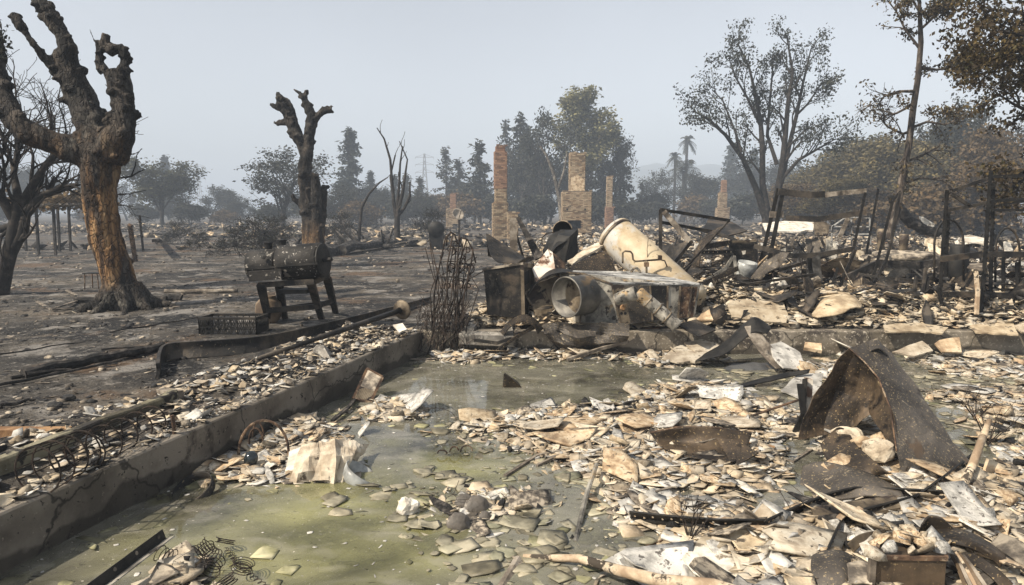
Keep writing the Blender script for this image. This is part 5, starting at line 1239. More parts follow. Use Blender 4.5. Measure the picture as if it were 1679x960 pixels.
plate('brown_sheet', [(934, 437), (948, 430), (994, 411), (1014, 449), (990, 455), (942, 456)], [(934, 440, 10.9), (994, 411, 11.4), (1000, 452, 10.9)], mBROWNM, 'brown rusty flat panel leaning left of the cream water tank', 'panel', .02)
plate('plaster_sheet', [(930, 428), (965, 405), (988, 395), (990, 402), (950, 424), (938, 434)], [(930, 430, 11.3), (988, 396, 11.7), (950, 426, 11.2)], mCREAM, 'strip of broken cream plaster lying along the top of the brown rusty panel', 'slab', .03, 1.5)
mb = MB(); mb.hexa([D(897, 418, 12.3), D(925, 432, 12.2), D(948, 420, 12.6), D(915, 410, 12.9)], [D(915, 385, 12.4), D(935, 388, 12.2), D(946, 377, 12.6), D(918, 377, 12.9)]); one('burnt_box', mb, mBLACKM, 'black crushed metal box left of the open drum', 'box')
one('bent_sheet', cs([[(890, 412, 12.6), (905, 385, 12.6), (925, 376, 12.6)], [(897, 425, 12.3), (912, 405, 12.2), (930, 395, 12.2)]], thick=.012, amp=.03), mBLACKM, 'black crumpled sheet beside the black crushed box', 'sheet')
c = D(922, 379, 13.2); ax = V((-.35, -.9, .1)); t = thing('steel_drum', c, 'open blackened steel drum lying on its side behind the cream water tank', 'drum'); mb = MB(); mb.lathe(c, -ax, [(.19, 0), (.185, .5), (.001, .5), (.001, .49), (.18, .49), (.182, .0)], 22, False); mb.build('drum_body', mBLACKM, t, True); MB().lathe(c, -ax, [(.19, -.005), (.205, 0), (.205, .02), (.19, .025)], 22, False).build('rim', mTANM, t, True)
mb = MB(); mb.tube([D(905, 395, 12.9) + V((.2 * math.cos(k / 9 * 6.28), 0, .16 * math.sin(k / 9 * 6.28))) for k in range(8)], .012, 6); one('wire_hoop', mb, mWIRE, 'thin wire hoop left of the open drum', 'hoop')

# water tank
Aa, Bb = D(1006, 383, 11.7), D(1096, 465, 11.0); ax = (Bb - Aa).normalized(); r = .325
t = thing('water_tank', D(1060, 455, 11.3), 'cream enamelled water tank lying at a slant behind the furnace with pipes across it', 'tank')
L = (Bb - Aa).length + .5; MB().lathe(Aa, ax, [(.001, -.10), (r * .35, -.09), (r * .7, -.065), (r * .93, -.03), (r, 0), (r, L), (r * .8, L + .08), (.001, L + .1)], 40, False).build('tank_shell', mTANK, t, True)
MB().lathe(Aa + ax * .03, ax, [(r + .001, 0), (r + .012, .0), (r + .012, .05), (r + .001, .05)], 40, False).build('seam_band', mTANM, t, True)
def pipe(pp, Y, rad, nm='pipe', m=mTANM): MB().tube([D(*q, Y) for q in pp], rad * .75, 8).build(nm, m, t, True)
Yp2 = 10.72
pipe([(1021, 432), (1021, 415), (1025, 412), (1034, 413), (1037, 417), (1038, 426), (1042, 429), (1082, 426)], Yp2, .02); pipe([(1082, 426), (1090, 428), (1094, 438)], Yp2, .014, 'spout'); pipe([(1062, 424), (1061, 410), (1063, 390), (1055, 376)], Yp2 + .25, .008, 'thin_tube'); pipe([(1060, 428), (1060, 450)], Yp2, .024, 'drain')
mb = MB(); mb.box(D(1082, 423, Yp2 - .01), (.06, .05, .08)); mb.build('valve', mRUST, t); mb = MB(); mb.box(D(1060, 434, Yp2 - .01), (.07, .06, .07)); mb.build('valve', mRUST, t)
MB().tube([D(1042, 450, Yp2) + V((.07 * math.cos(k / 6 * 3.14), 0, .1 * math.sin(k / 6 * 3.14))) for k in range(7)], .02, 8).build('elbow', mGALV, t, True)

# furnace unit
mGALVD = mat('grey_duct_steel', [(.2, (.05, .047, .042)), (.6, (.125, .118, .104)), (.9, (.22, .205, .175))], 3, rough=.55, metal=.3, bump=.3, spots=[((.20, .135, .07), 2.4, .74, .9)])
N0, N1 = D(1017, 533, 9.85), D(1003, 466, 9.85); R0, R1 = D(1139, 521, 10.15), D(1148, 468, 10.15); L0, L1 = D(951, 530, 9.98), D(957, 449, 9.98); W0, W1 = D(922, 522, 10.5), D(916, 446, 10.5)
Bk0, Bk1 = W0 + (R0 - N0), W1 + (R1 - N1)
t = thing('furnace_unit', N0, 'scorched furnace box with a big round duct opening at its left end', 'furnace')
MB().rings([[N0, R0, Bk0, W0, L0], [N1, R1, Bk1, W1, L1]]).build('casing', mGALV, t)
fn = (R0 - N0).cross(N1 - N0).normalized()
def onface(u, v, off): return N0.lerp(R0, u).lerp(N1.lerp(R1, u), v) + fn * off
for (u0, u1, v0, v1, m, nm) in [(.0, .13, .02, .98, mTANM, 'end_strip'), (.13, .42, .02, .97, mSHELL, 'dark_panel'), (.43, .62, .02, .97, mDARKM, 'dark_panel'), (.63, .76, .03, .95, mGALV, 'pleated_filter'), (.77, .97, .03, .95, mRUST, 'rust_panel')]:
    MB().hexa([onface(u0, v0, 0), onface(u1, v0, 0), onface(u1, v0, .012), onface(u0, v0, .012)], [onface(u0, v1, 0), onface(u1, v1, 0), onface(u1, v1, .012), onface(u0, v1, .012)]).build(nm, m, t)
for u in (.42, .62, .765, .9):
    MB().bar(onface(u, .02, .014), onface(u, .97, .014), .025, .02, V((0, 1, 0))).build('stile', mTANM, t)
for u, v in ((.04, .28), (.085, .27), (.05, .8), (.095, .78)):
    MB().lathe(onface(u, v, .012), fn, [(.001, .003), (.022, .003), (.022, .0)], 12, False).build('port', mSOOTSHADE, t)  # dark discs painted as the shade inside the ports
MB().lathe(onface(.07, .42, .012), fn, [(.001, .02), (.035, .02), (.045, .0)], 12, False).build('copper_cap', mORANGEW, t)
tp = [N1, R1, Bk1, W1]; up_ = V((0, 0, .022)); ce = sum(tp, V()) / 4; tp = [ce + (x - ce) * 1.03 for x in tp]
MB().hexa([x + V((0, 0, .002)) for x in tp], [x + up_ for x in tp]).build('top_panel', mFROST, t)
en = (N1 - N0).cross(L0 - N0).normalized(); en = -en if en.x > 0 else en
rE = .29; axd = V((-.75, -.66, -.02)).normalized(); cE = D(920, 489, 9.6) - axd * .32
MB().lathe(cE - axd * .1, axd, [(rE, -.1), (rE, .30), (rE + .008, .30), (rE + .008, .32), (rE - .012, .32), (rE - .014, -.08), (.001, -.08)], 44, False).build('duct_collar', mGALVD, t, True)
MB().lathe(cE - axd * .06, axd, [(.001, .0), (rE - .02, .0), (rE - .02, .015), (.001, .015)], 40, False).build('duct_baffle', mTANM, t)
mb = MB()
for a_, b__ in ((N0, N1), (N1, L1), (L1, L0), (L0, N0), (L1, W1), (W1, W0)): mb.bar(a_ + en * .004, b__ + en * .004, .03, .025)
mb.build('end_frame', mTANM, t)
# broken flue pipe
t = thing('flue_pipe', D(1040, 485, 9.6), 'broken pale flue pipe bent across the front of the furnace', 'pipe')
MB().lathe(D(1010, 492, 9.72), D(1044, 480, 9.6) - D(1010, 492, 9.72), [(.085, 0), (.095, .1), (.1, .32), (.085, .32), (.08, .02), (.001, .02)], 20, False).build('elbow_length', mGALV, t, True)
p0, p1 = D(1046, 481, 9.62), D(1108, 533, 9.5); MB().lathe(p0, p1 - p0, [(.075, -.02), (.10, 0), (.105, .05), (.10, .1), (.09, (p1 - p0).length), (.11, (p1 - p0).length + .03), (.001, (p1 - p0).length + .02)], 20, False).build('long_length', mGALV, t, True)
for k in (.25, .5, .75): MB().lathe(p0.lerp(p1, k), p1 - p0, [(.098, 0), (.106, .008), (.106, .016), (.098, .024)], 20, False).build('ring_seam', mTANM, t, True)
plate('square_plate', [(1110, 532), (1140, 524), (1174, 541), (1146, 552)], [(1110, 532, 9.6), (1174, 541, 9.7), (1140, 524, 9.95)], mDARKM, 'dark square metal plate with a rusty rim lying at the foot of the flue pipe', 'plate', .02, 0)
# sheet metal beneath the furnace
one('bent_sheet', cs([[(889, 534, 10.0), (915, 528, 9.7), (945, 533, 9.95), (985, 530, 9.6), (1032, 531, 9.75)], [(893, 548, 9.6), (918, 545, 9.75), (950, 556, 9.45), (985, 548, 9.7), (1032, 552, 9.5)], [(903, 560, 9.75), (925, 566, 9.55), (955, 566, 9.7), (990, 562, 9.55), (1028, 560, 9.65)], [(912, 570, 9.8), (940, 580, 9.7), (960, 577, 9.85), (990, 573, 9.75), (1020, 567, 9.85)]], thick=.012, amp=.03, fr=4, seed=3, curve=False, sub=4), mSHELL, 'large crumpled sheet of smoke stained metal beneath the furnace', 'sheet')
plate('bent_sheet', [(910, 577), (932, 565), (950, 574), (944, 580)], [(910, 577, 9.65), (932, 565, 9.75), (950, 574, 9.55)], mTANM, 'small folded triangle of sheet in front of the crumpled sheet under the furnace', 'sheet', .012)
one('bent_strip', cs([[(820, 545, 9.75), (835, 527, 9.75), (858, 517, 9.75), (880, 525, 9.75), (890, 540, 9.75)], [(826, 551, 9.6), (838, 536, 9.55), (857, 529, 9.55), (874, 535, 9.55), (882, 548, 9.6)]], thick=.012, amp=.008), mBROWNM, 'arched dark metal strip right of the concrete block', 'strip')
for rows, m, lb in [([(778, 558, 9.6), (815, 563, 9.55), (838, 555, 9.6)], mDARKM, 'low black bent bar below the concrete block'), ([(815, 575, 9.5), (850, 550, 9.6), (885, 533, 9.7)], mBROWNM, 'brown bar sloping up from the water to the arched metal strip'), ([(930, 590, 9.3), (985, 572, 9.5), (1030, 560, 9.7)], mGREYW, 'ash covered stick sloping out of the water below the furnace')]:
    mb = MB(); mb.path([D(*q) for q in rows], .05, .04); one('bent_bar', mb, m, lb, 'bar')

# slabs along the back wall
SL = 'plaster slabs along the back wall'
plate('plaster_slab', [(1193, 497), (1210, 491), (1285, 496), (1292, 515), (1289, 530), (1250, 527), (1200, 520)], [(1193, 500, 10.4), (1285, 496, 10.5), (1250, 528, 10.05)], mCREAM, 'largest upright cream plaster slab leaning above the back wall right of the furnace', 'slab', .03, 1.2, 1)
plate('plaster_slab', [(1140, 524), (1160, 503), (1185, 501), (1187, 517), (1175, 525)], [(1140, 524, 10.1), (1185, 501, 10.3), (1175, 525, 10.0)], mBUFF, 'smaller buff slab leaning beside the largest cream slab', 'slab', .03, 1, 2)
plate('plaster_slab', [(1448, 533), (1500, 529), (1555, 537), (1545, 547), (1500, 543), (1452, 544)], [(1448, 533, 9.9), (1555, 537, 9.75), (1500, 545, 9.6)], mCREAM, 'long curved cream slab draped over the top of the back wall', 'slab', .022, .8, 3)
plate('plaster_slab', [(1590, 533), (1662, 531), (1670, 549), (1600, 545)], [(1590, 533, 9.9), (1662, 531, 9.9), (1630, 549, 9.5)], mCREAM, 'flat cream slab overhanging the back wall near the right edge', 'slab', .022, .8, 4)
plate('plaster_slab', [(1660, 533), (1720, 530), (1730, 545), (1675, 545)], [(1660, 533, 9.9), (1720, 530, 9.9), (1690, 548, 9.6)], mCREAM, 'rightmost pale slab on the back wall cut by the picture edge', 'slab', .022, .8, 5)
plate('plaster_slab', [(1505, 529), (1535, 519), (1595, 521), (1582, 532), (1545, 536)], [(1505, 529, 10.4), (1595, 521, 10.5), (1545, 536, 10.2)], mGREYP, 'grey white slab tilted behind the back wall near the thin wooden post', 'slab', .03, .8, 6)
plate('plaster_slab', [(1533, 563), (1540, 558), (1573, 553), (1577, 578), (1545, 577)], [(1533, 563, 9.5), (1573, 553, 9.6), (1560, 578, 9.35)], mBUFF, 'squarish buff slab propped against the foot of the back wall', 'slab', .025, 1, 7)
plate('plaster_slab', [(1463, 577), (1500, 563), (1512, 559), (1530, 575), (1500, 584)], [(1463, 577, 9.3), (1510, 560, 9.55), (1500, 584, 9.2)], mCREAM, 'pointed cream slab heaped left of the squarish buff slab', 'slab', .025, 1, 8)
plate('plaster_slab', [(1318, 570), (1320, 561), (1347, 563), (1348, 575)], [(1318, 570, 9.6), (1347, 563, 9.7), (1335, 577, 9.5)], mBUFF, 'small buff block on the slab edge under the back wall', 'slab', .05, .5, 9)
plate('plaster_slab', [(1085, 588), (1105, 570), (1135, 562), (1160, 578), (1150, 592), (1110, 594)], [(1085, 590, 9.1), (1135, 563, 9.7), (1140, 593, 9.0)], mCREAM, 'broad cream slab lying at the foot of the square metal plate', 'slab', .025, 1.4, 10)
plate('plaster_slab', [(1122, 562), (1150, 556), (1180, 565), (1172, 578), (1140, 575)], [(1122, 562, 9.6), (1180, 565, 9.6), (1150, 578, 9.3)], mCREAM, 'second pale slab leaning behind the broad cream slab', 'slab', .025, 1.4, 11)
# woven rug-like shell
one('curled_carpet', cs([[(1328, 515, 10.6), (1345, 488, 10.9), (1375, 480, 11), (1402, 484, 11), (1412, 498, 10.9)], [(1332, 520, 10.2), (1350, 500, 10.3), (1378, 490, 10.4), (1400, 493, 10.4), (1413, 502, 10.4)], [(1340, 521, 10.0), (1358, 519, 10.0), (1380, 514, 10.0), (1398, 505, 10.1), (1412, 504, 10.2)]], thick=.02, amp=.02, fr=4), mCREAM, 'pale curled shell of carpet humped above the back wall', 'carpet', smooth=True)
one('bent_sheet', cs([[(1280, 488, 10.6), (1300, 500, 10.4), (1330, 522, 10.1)], [(1290, 478, 10.8), (1315, 500, 10.6), (1338, 519, 10.3)]], thick=.012, amp=.04), mDARKM, 'dark curled strip of sheet between the largest cream slab and the carpet shell', 'sheet')

# ================================================================== wreckage field behind the wall, right half
def bars(name, segs, m, label, cat, w=.05, h=None, part='rail'):
    t = thing(name, D(*segs[0][0]), label, cat)
    for a, b_ in segs: MB().bar(D(*a), D(*b_), w, h or w, V((0, 1, 0))).build(part, m, t)
    return t
bars('steel_bedstead', [((1083, 436, 13), (1083, 344, 13)), ((1083, 344, 13), (1196, 362, 13.6)), ((1085, 365, 13.05), (1172, 381, 13.5)), ((1170, 380, 13.5), (1208, 395, 13.3)), ((1098, 440, 13.3), (1135, 395, 13.1))], mDARKM, 'burnt steel bed frame standing up behind the cream water tank', 'frame', .06, .05)
mb = MB(); mb.bar(D(1088, 347, 12.95), D(1130, 396, 12.8), .1, .03, V((0, 1, 0))); one('brace_board', mb, mGREYW, 'grey board slanting down inside the burnt steel bed frame', 'board')
one('bent_sheet', cs([[(1133, 440, 12.6), (1140, 410, 12.7), (1160, 385, 12.9), (1178, 372, 13)], [(1146, 436, 12.4), (1150, 415, 12.4), (1165, 395, 12.6), (1190, 370, 12.8)]], thick=.014, amp=.05, fr=3), mBROWNM, 'wavy burnt metal strip twisting upward right of the water tank', 'sheet')
plate('roof_sheet', [(1150, 378), (1162, 358), (1195, 362), (1225, 378), (1190, 388)], [(1150, 378, 16), (1195, 360, 17), (1190, 388, 15.5)], mDARKM, 'dark flat roof panel lying behind the wavy burnt strip', 'panel', .03)
t, _ = cabinet('filing_cabinet', ((1196, 432), (1237, 430)), ((1195, 398), (1236, 396)), (1243, 425), (1242, 394), 13.2, 13.7, .5, mDARKM, 'dark brown low cabinet with a small torn label in the wreckage', 'cabinet')
plate_mb([(1216, 412), (1223, 411), (1222, 417), (1218, 418)], [(1196, 432, 13.16), (1237, 430, 13.16), (1236, 396, 13.16)], .004).build('torn_label', mWHITE, t)
a = D(1196, 396, 13.1); mb = MB(); mb.bar(D(1193, 397, 13.15), D(1240, 395, 13.15), .03, .04, V((0, 0, 1))); mb.build('top_edge', mTANM, t)
perf_post(D(1150, 416, 12.4), D(1201, 415, 12.6), .06, 'short perforated steel angle lying level right of the wavy burnt strip', up=V((0, -.5, 1)))
for rows, lb, w in [([(1203, 419, 12.6), (1190, 440, 12.4), (1155, 462, 12.0)], 'curved pale strap hanging from the short perforated angle', .06), ([(1207, 452, 12.2), (1204, 420, 12.5)], 'upright grey strap below the short perforated angle', .05), ([(1155, 405, 12.8), (1200, 398, 13)], 'dark plank over the short perforated angle', .1), ([(1148, 468, 11.6), (1200, 445, 11.9), (1215, 438, 12)], 'brown board sloping right of the furnace', .08)]:
    mb = MB(); mb.path([D(*q) for q in rows], w, .025, V((0, 1, 0))); one('bent_strap', mb, mGALV if 'grey' in lb or 'pale' in lb else mBROWNM, lb, 'strap')
# tall A shaped pair of slotted posts with the raised beam
perf_post(D(1244, 455, 13.6), D(1279, 310, 13.6), .07, 'left slotted steel post of the tall pair carrying the raised beam', hole=mGREYW)
perf_post(D(1258, 462, 13.4), D(1288, 310, 13.4), .08, 'right slotted steel post of the tall pair carrying the raised beam', hole=mGREYW)
perf_post(D(1234, 470, 13.2), D(1260, 410, 13.4), .07, 'short leaning slotted post at the foot of the tall pair', hole=mGREYW)
mb = MB(); mb.bar(D(1262, 352, 13.45), D(1284, 352, 13.45), .12, .05, V((0, 1, 0))); one('cross_plate', mb, mGREYW, 'short cross plate joining the tall pair of slotted posts', 'plate')
t = thing('raised_beam', D(1280, 316, 13.4), 'long raised steel beam reaching right from the tall pair of slotted posts', 'beam')
MB().path([D(1276, 315, 13.4), D(1330, 320, 13.3), D(1352, 319, 13.3)], .12, .05, V((0, 1, 0))).build('near_length', mDARKM, t); MB().path([D(1352, 321, 13.3), D(1360, 319, 13.3), D(1420, 313, 13.2)], .09, .05, V((0, 1, 0))).build('far_length', mGREYW, t)
mb = MB(); mb.path([D(1288, 358, 15), D(1340, 360, 14.8), D(1420, 348, 14.6)], .12, .05, V((0, 1, 0))); one('low_beam', mb, mDARKM, 'dark beam below the long raised beam', 'beam')
mb = MB(); mb.path([D(1236, 404, 13), D(1300, 420, 12.8), D(1345, 418, 12.8), D(1400, 408, 12.9)], .09, .06, V((0, 1, 0))); one('sagging_beam', mb, mDARKM, 'sagging grey steel beam crossing the wreckage behind the white lump', 'beam')
# porcelain and white things
t = thing('broken_toilet', D(1225, 450, 12), 'broken blue white porcelain bowl standing among the wreckage', 'porcelain'); c = D(1222, 452, 12)
mPORC = mat('sooted_porcelain', [(.2, (.12, .12, .115)), (.6, (.36, .37, .355))], 3, rough=.35, bump=.05, spots=[((.1, .09, .08), 3, .55, .68)])
MB().lathe(c, (.1, -.2, 1), [(.08, -.15), (.1, 0), (.16, .12), (.17, .24), (.15, .24), (.12, .1), (.001, .06)], 20, False).build('bowl', mPORC, t, True)
plate_mb([(1207, 452), (1209, 431), (1220, 428), (1222, 452)], [(1207, 452, 12.15), (1209, 431, 12.2), (1222, 452, 12.1)], .03, 1).build('broken_rim', mPORC, t)
mb = MB(); mb.blob(D(1276, 466, 11.3), .11, 3, .35, 3, (1.2, 1, .9)); one('plaster_lump', mb, mWHITE, 'white plaster lump lying below the tall slotted posts', 'lump', smooth=True)
plate('white_board', [(1250, 366), (1300, 362), (1336, 364), (1333, 378), (1290, 379), (1255, 377)], [(1250, 366, 22), (1336, 364, 22), (1290, 379, 21)], mWHITE, 'long white broken panel lying beyond the tall slotted posts', 'panel', .05, 1.5)
plate('scorched_sheet', [(1335, 362), (1347, 359), (1360, 370), (1358, 386), (1337, 385)], [(1335, 362, 20), (1360, 370, 20), (1337, 385, 19.6)], mTANM, 'upright scorched gold brown panel right of the long white panel', 'panel', .04, 1)
t = thing('wire_stand', D(1365, 405, 15.5), 'white wire stand with a slanting slotted board', 'stand')
for a_, b__ in (((1364, 404), (1364, 372)), ((1428, 402), (1426, 372)), ((1364, 372), (1388, 356)), ((1388, 356), (1426, 358)), ((1426, 358), (1426, 372)), ((1364, 385), (1426, 384)), ((1364, 372), (1426, 372)), ((1396, 404), (1396, 358))): MB().bar(D(*a_, 15.5), D(*b__, 15.5), .025).build('wire', mFROST, t)
MB().bar(D(1377, 388, 15.4), D(1391, 358, 15.45), .09, .03, V((0, 1, 0))).build('slotted_board', mGREYW, t)
t = thing('crushed_hood', D(1410, 480, 12), 'grey brown bent sheet peaked like a tent behind the carpet shell', 'sheet')
plate_mb([(1391, 480), (1408, 447), (1414, 452), (1413, 482)], [(1391, 480, 12), (1410, 447, 12.4), (1413, 482, 11.8)], .014).build('left_face', mTANM, t)
plate_mb([(1409, 446), (1433, 470), (1430, 476), (1413, 482)], [(1410, 447, 12.4), (1433, 470, 12.2), (1413, 482, 11.8)], .014).build('right_face', mBROWNM, t)
# slender slotted posts leaning in the right half
for a_, b__, y, lb in [((1386, 482), (1421, 316), 13, 'slotted post leaning right between the peaked sheet and the white wire stand'), ((1432, 464), (1466, 330), 12.5, 'slotted post leaning right of the peaked sheet'), ((1366, 470), (1376, 440), 12, 'short slotted stub left of the peaked sheet'), ((1418, 440), (1442, 310), 15, 'far thin slotted post beside the slim leaning tree'), ((1466, 330), (1478, 316), 12.5, 'short steel end lying over the slotted post right of the peaked sheet')]:
    perf_post(D(*a_, y), D(*b__, y + .1), .05, lb, group='slotted steel posts leaning in the wreckage')
mb = MB(); mb.path([D(1432, 466, 11.8), D(1452, 430, 11.9), D(1462, 395, 12), D(1470, 340, 12.2), D(1476, 316, 12.3)], .045, .03, V((0, 1, 0))); one('bent_bar', mb, mDARKM, 'long thin bowed bar rising beside the slim leaning tree', 'bar')
bars('collapsed_table', [((1410, 450, 11.8), (1450, 456, 11.6)), ((1450, 456, 11.6), (1520, 462, 11.5)), ((1465, 482, 11.3), (1472, 456, 11.5)), ((1500, 478, 11.3), (1502, 455, 11.5)), ((1512, 480, 11.3), (1518, 440, 11.5)), ((1520, 480, 11.3), (1521, 455, 11.5))], mDARKM, 'low collapsed steel table frame right of the peaked sheet', 'frame', .045)
one('charred_beam', MB().path([D(1392, 455, 12.6), D(1440, 432, 12.8), D(1500, 436, 12.7), D(1545, 430, 12.6)], .14, .09, V((0, 1, 0))), mCHARW, 'charred black beam lying through the wreckage left of the steel rack', 'beam')
one('ash_mound', MB().blob(D(1480, 424, 14), .5, 3, .5, 3, (1.4, 1, .3), 2.2), mSOOTP, 'pale ash covered mound behind the charred black beam', 'mound', smooth=True)
mb = MB(); mb.lathe(D(1570, 457, 12.8), (0, 0, 1), [(.15, 0), (.17, .1), (.165, .6), (.14, .64), (.001, .64)], 18, False); one('black_barrel', mb, mBLACKM, 'dark upright barrel inside the steel rack', 'barrel', smooth=True)
# the steel rack
t = thing('steel_rack', D(1545, 500, 10.9), 'tall collapsed steel rack of slotted posts and beams at the right edge', 'rack')
Yr = 10.9
for a_, b__, y in [((1543, 500), (1556, 312), Yr), ((1556, 540), (1541, 470), Yr - .3), ((1611, 528), (1628, 280), Yr - .5), ((1626, 512), (1632, 300), Yr), ((1553, 455), (1558, 345), Yr + .6), ((1648, 505), (1648, 420), Yr + .4), ((1672, 500), (1670, 430), Yr + .4)]:
    pst = angle_bar(D(*a_, y), D(*b__, y), .06, .007, V((0, 1, 0))).build('post', mBLACKM, t)
    p, q_ = D(*a_, y), D(*b__, y); mb = MB(); d, s, u = frame_of(q_ - p, V((0, 1, 0))); n = int((q_ - p).length / .085)
    for i in range(n):
        for sg in (-1, 1): mb.box(p.lerp(q_, (i + .5) / n) - V((0, .006, 0)) + s * sg * .0, (.012, .006, .026))
    tag(mb.build('post_slots', mGREYW, pst), kind='stuff')
for pp, w in [([(1562, 313), (1600, 300), (1630, 290), (1700, 288)], .05), ([(1556, 345), (1600, 337), (1628, 330), (1700, 326)], .05), ([(1560, 318), (1590, 338)], .05), ([(1543, 425), (1612, 417), (1700, 418)], .09), ([(1545, 483), (1612, 483), (1700, 488)], .09), ([(1628, 345), (1700, 345)], .04), ([(1632, 338), (1700, 328)], .03)]:
    MB().path([D(a_, b__, Yr - .1) for a_, b__ in pp], w * .6, w, V((0, 0, 1))).build('beam', mDARKM, t)
for cx, cy, rx, ry in ((1652, 412, 20, 42), (1556, 400, 24, 44)):
    MB().tube([D(cx - rx, cy + 60, Yr + .5)] + [D(cx + rx * math.cos(3.14 - k / 10 * 3.14), cy - ry * .9 * math.sin(k / 10 * 3.14), Yr + .5) for k in range(11)] + [D(cx + rx, cy + 60, Yr + .5)], .018, 6).build('arched_bar', mDARKM, t, True)
mb = MB(); mb.path([D(1601, 516, 10.2), D(1603, 480, 10.3), D(1600, 445, 10.4)], .045, .045, V((0, 1, 0))); one('wooden_post', mb, mPALEW, 'thin pale wooden post standing in front of the steel rack', 'post')
plate('flat_board', [(1586, 438), (1594, 430), (1612, 432), (1611, 443)], [(1586, 440, 10.5), (1610, 432, 10.8), (1611, 443, 10.3)], mGREYW, 'small flat board balanced on the thin pale wooden post', 'board', .02)
plate('white_sheet', [(1579, 387), (1590, 385), (1616, 391), (1613, 400), (1582, 396)], [(1579, 387, 13), (1616, 391, 12.8), (1582, 397, 12.6)], mWHITE, 'white bent sheet lodged in the steel rack', 'sheet', .02)
plate('white_sheet', [(1646, 396), (1656, 397), (1662, 412), (1648, 412)], [(1646, 396, 13), (1660, 400, 13), (1650, 412, 12.7)], mWHITE, 'small white sheet beyond the steel rack at the right edge', 'sheet', .02)
for (px, py, r, h, lb) in [(1445, 388, .10, .38, 'scorched round stool like stump right of the white wire stand'), (1482, 394, .11, .34, 'pinkish scorched urn beside the slim leaning tree')]:
    c = D(px, py, 16); mb = MB(); mb.lathe(c + V((0, 0, -.2)), (0, 0, 1), [(r * .6, -.3), (r * .8, 0), (r, h * .6), (r * .9, h), (.001, h)], 16, False); one('urn', mb, mTANM, lb, 'urn', smooth=True)

# ================================================================== things in the flooded foundation
def gz(px, py, z=-.28): return G(px, py, z)
# folded dark sheet near the back wall
t = thing('folded_sheet', D(1145, 590, 9.2), 'dark folded metal sheet standing in the water like a tent before the back wall', 'sheet')
cs([[(1140, 593, 8.9), (1185, 583, 8.9), (1216, 560, 9.0), (1236, 545, 9.05), (1258, 547, 9.0)], [(1150, 586, 9.1), (1186, 566, 9.1), (1216, 540, 9.15), (1238, 524, 9.2), (1263, 541, 9.1)], [(1156, 580, 9.3), (1190, 560, 9.35), (1222, 530, 9.35), (1240, 521, 9.3), (1264, 538, 9.2)]], thick=.014, amp=.012).build('left_wing', mBLACKM, t, True)
cs([[(1221, 536, 9.1), (1236, 565, 8.95), (1255, 588, 8.8), (1272, 606, 8.6)], [(1238, 534, 9.15), (1258, 560, 9.0), (1276, 582, 8.85), (1294, 604, 8.65)]], thick=.016, amp=.012).build('right_wing', mGREYW, t, True)
plate('plaster_slab', [(1262, 565), (1280, 560), (1312, 578), (1318, 596), (1308, 606), (1285, 603), (1268, 585)], [(1262, 565, 9.0), (1312, 578, 9.0), (1290, 605, 8.5)], mGREYP, 'grey cream slab sliding off the right wing of the dark folded sheet', 'slab', .02, 1.2)
one('curved_blade', cs([[(1180, 647, 7.75), (1225, 634, 7.9), (1280, 621, 8.0), (1326, 612, 8.0)], [(1182, 643, 7.9), (1225, 628, 8.05), (1280, 614, 8.1), (1328, 606, 8.05)]], thick=.015, amp=.008), mBLACKM, 'long dark curved blade of sheet lying in the water before the folded sheet', 'sheet', smooth=True)
plate('sunken_sheet', [(1150, 622), (1205, 595), (1275, 594), (1290, 612), (1230, 626), (1170, 640)], [(1150, 622, 8.45), (1275, 594, 9.15), (1230, 628, 8.35)], mat('wet_slate', [(.3, (.035, .036, .037)), (.7, (.085, .085, .083))], 4, rough=.3, bump=.3), 'dark wet sheet lying almost level at the water surface below the folded sheet', 'sheet', .015, 1)
plate('plaster_slab', [(1165, 640), (1225, 632), (1275, 655), (1230, 668), (1180, 660)], [(1165, 640, 7.8), (1275, 655, 7.45), (1180, 662, 7.3)], mGREYP, 'large grey slab awash between the dark curved blade and the rubble heap', 'slab', .02, 1.5)
plate('plaster_slab', [(1280, 640), (1310, 612), (1350, 612), (1345, 640), (1320, 655)], [(1280, 642, 7.6), (1350, 612, 8.1), (1320, 655, 7.3)], mGREYP, 'pale slab lying flat behind the upright angle iron', 'slab', .02, 1.2)
# upright angle iron and leaning rod
p0, p1 = D(1316, 720, 6.25), D(1321, 620, 6.45)
t = thing('upright_angle', p0, 'upright angle iron with a paint flaked white face left of the big bent shell', 'post')
MB().bar(p0 + V((.028, 0, 0)), p1 + V((.028, 0, 0)), .085, .008, V((0, 1, 0))).build('white_flange', mat('flaked_white_paint', [(.35, (.16, .10, .07)), (.5, (.5, .45, .38)), (.7, (.62, .58, .5))], 6, bump=.4), t); MB().bar(p0 + V((-.02, -.03, 0)), p1 + V((-.02, -.03, 0)), .008, .09, V((0, 1, 0))).build('dark_flange', mBLACKM, t)
mb = MB(); mb.tube([gz(1213, 689), D(1313, 655, 6.5)], .012, 7); one('steel_rod', mb, mRUST, 'thin rusty rod leaning from the water up to the upright angle iron', 'rod')
mb = MB(); mb.path([D(1303, 712, 6.2), D(1318, 680, 6.2), D(1312, 630, 6.35)], .06, .02, V((0, 1, 0))); one('black_strip', mb, mBLACKM, 'black strip twisted beside the upright angle iron', 'strip')

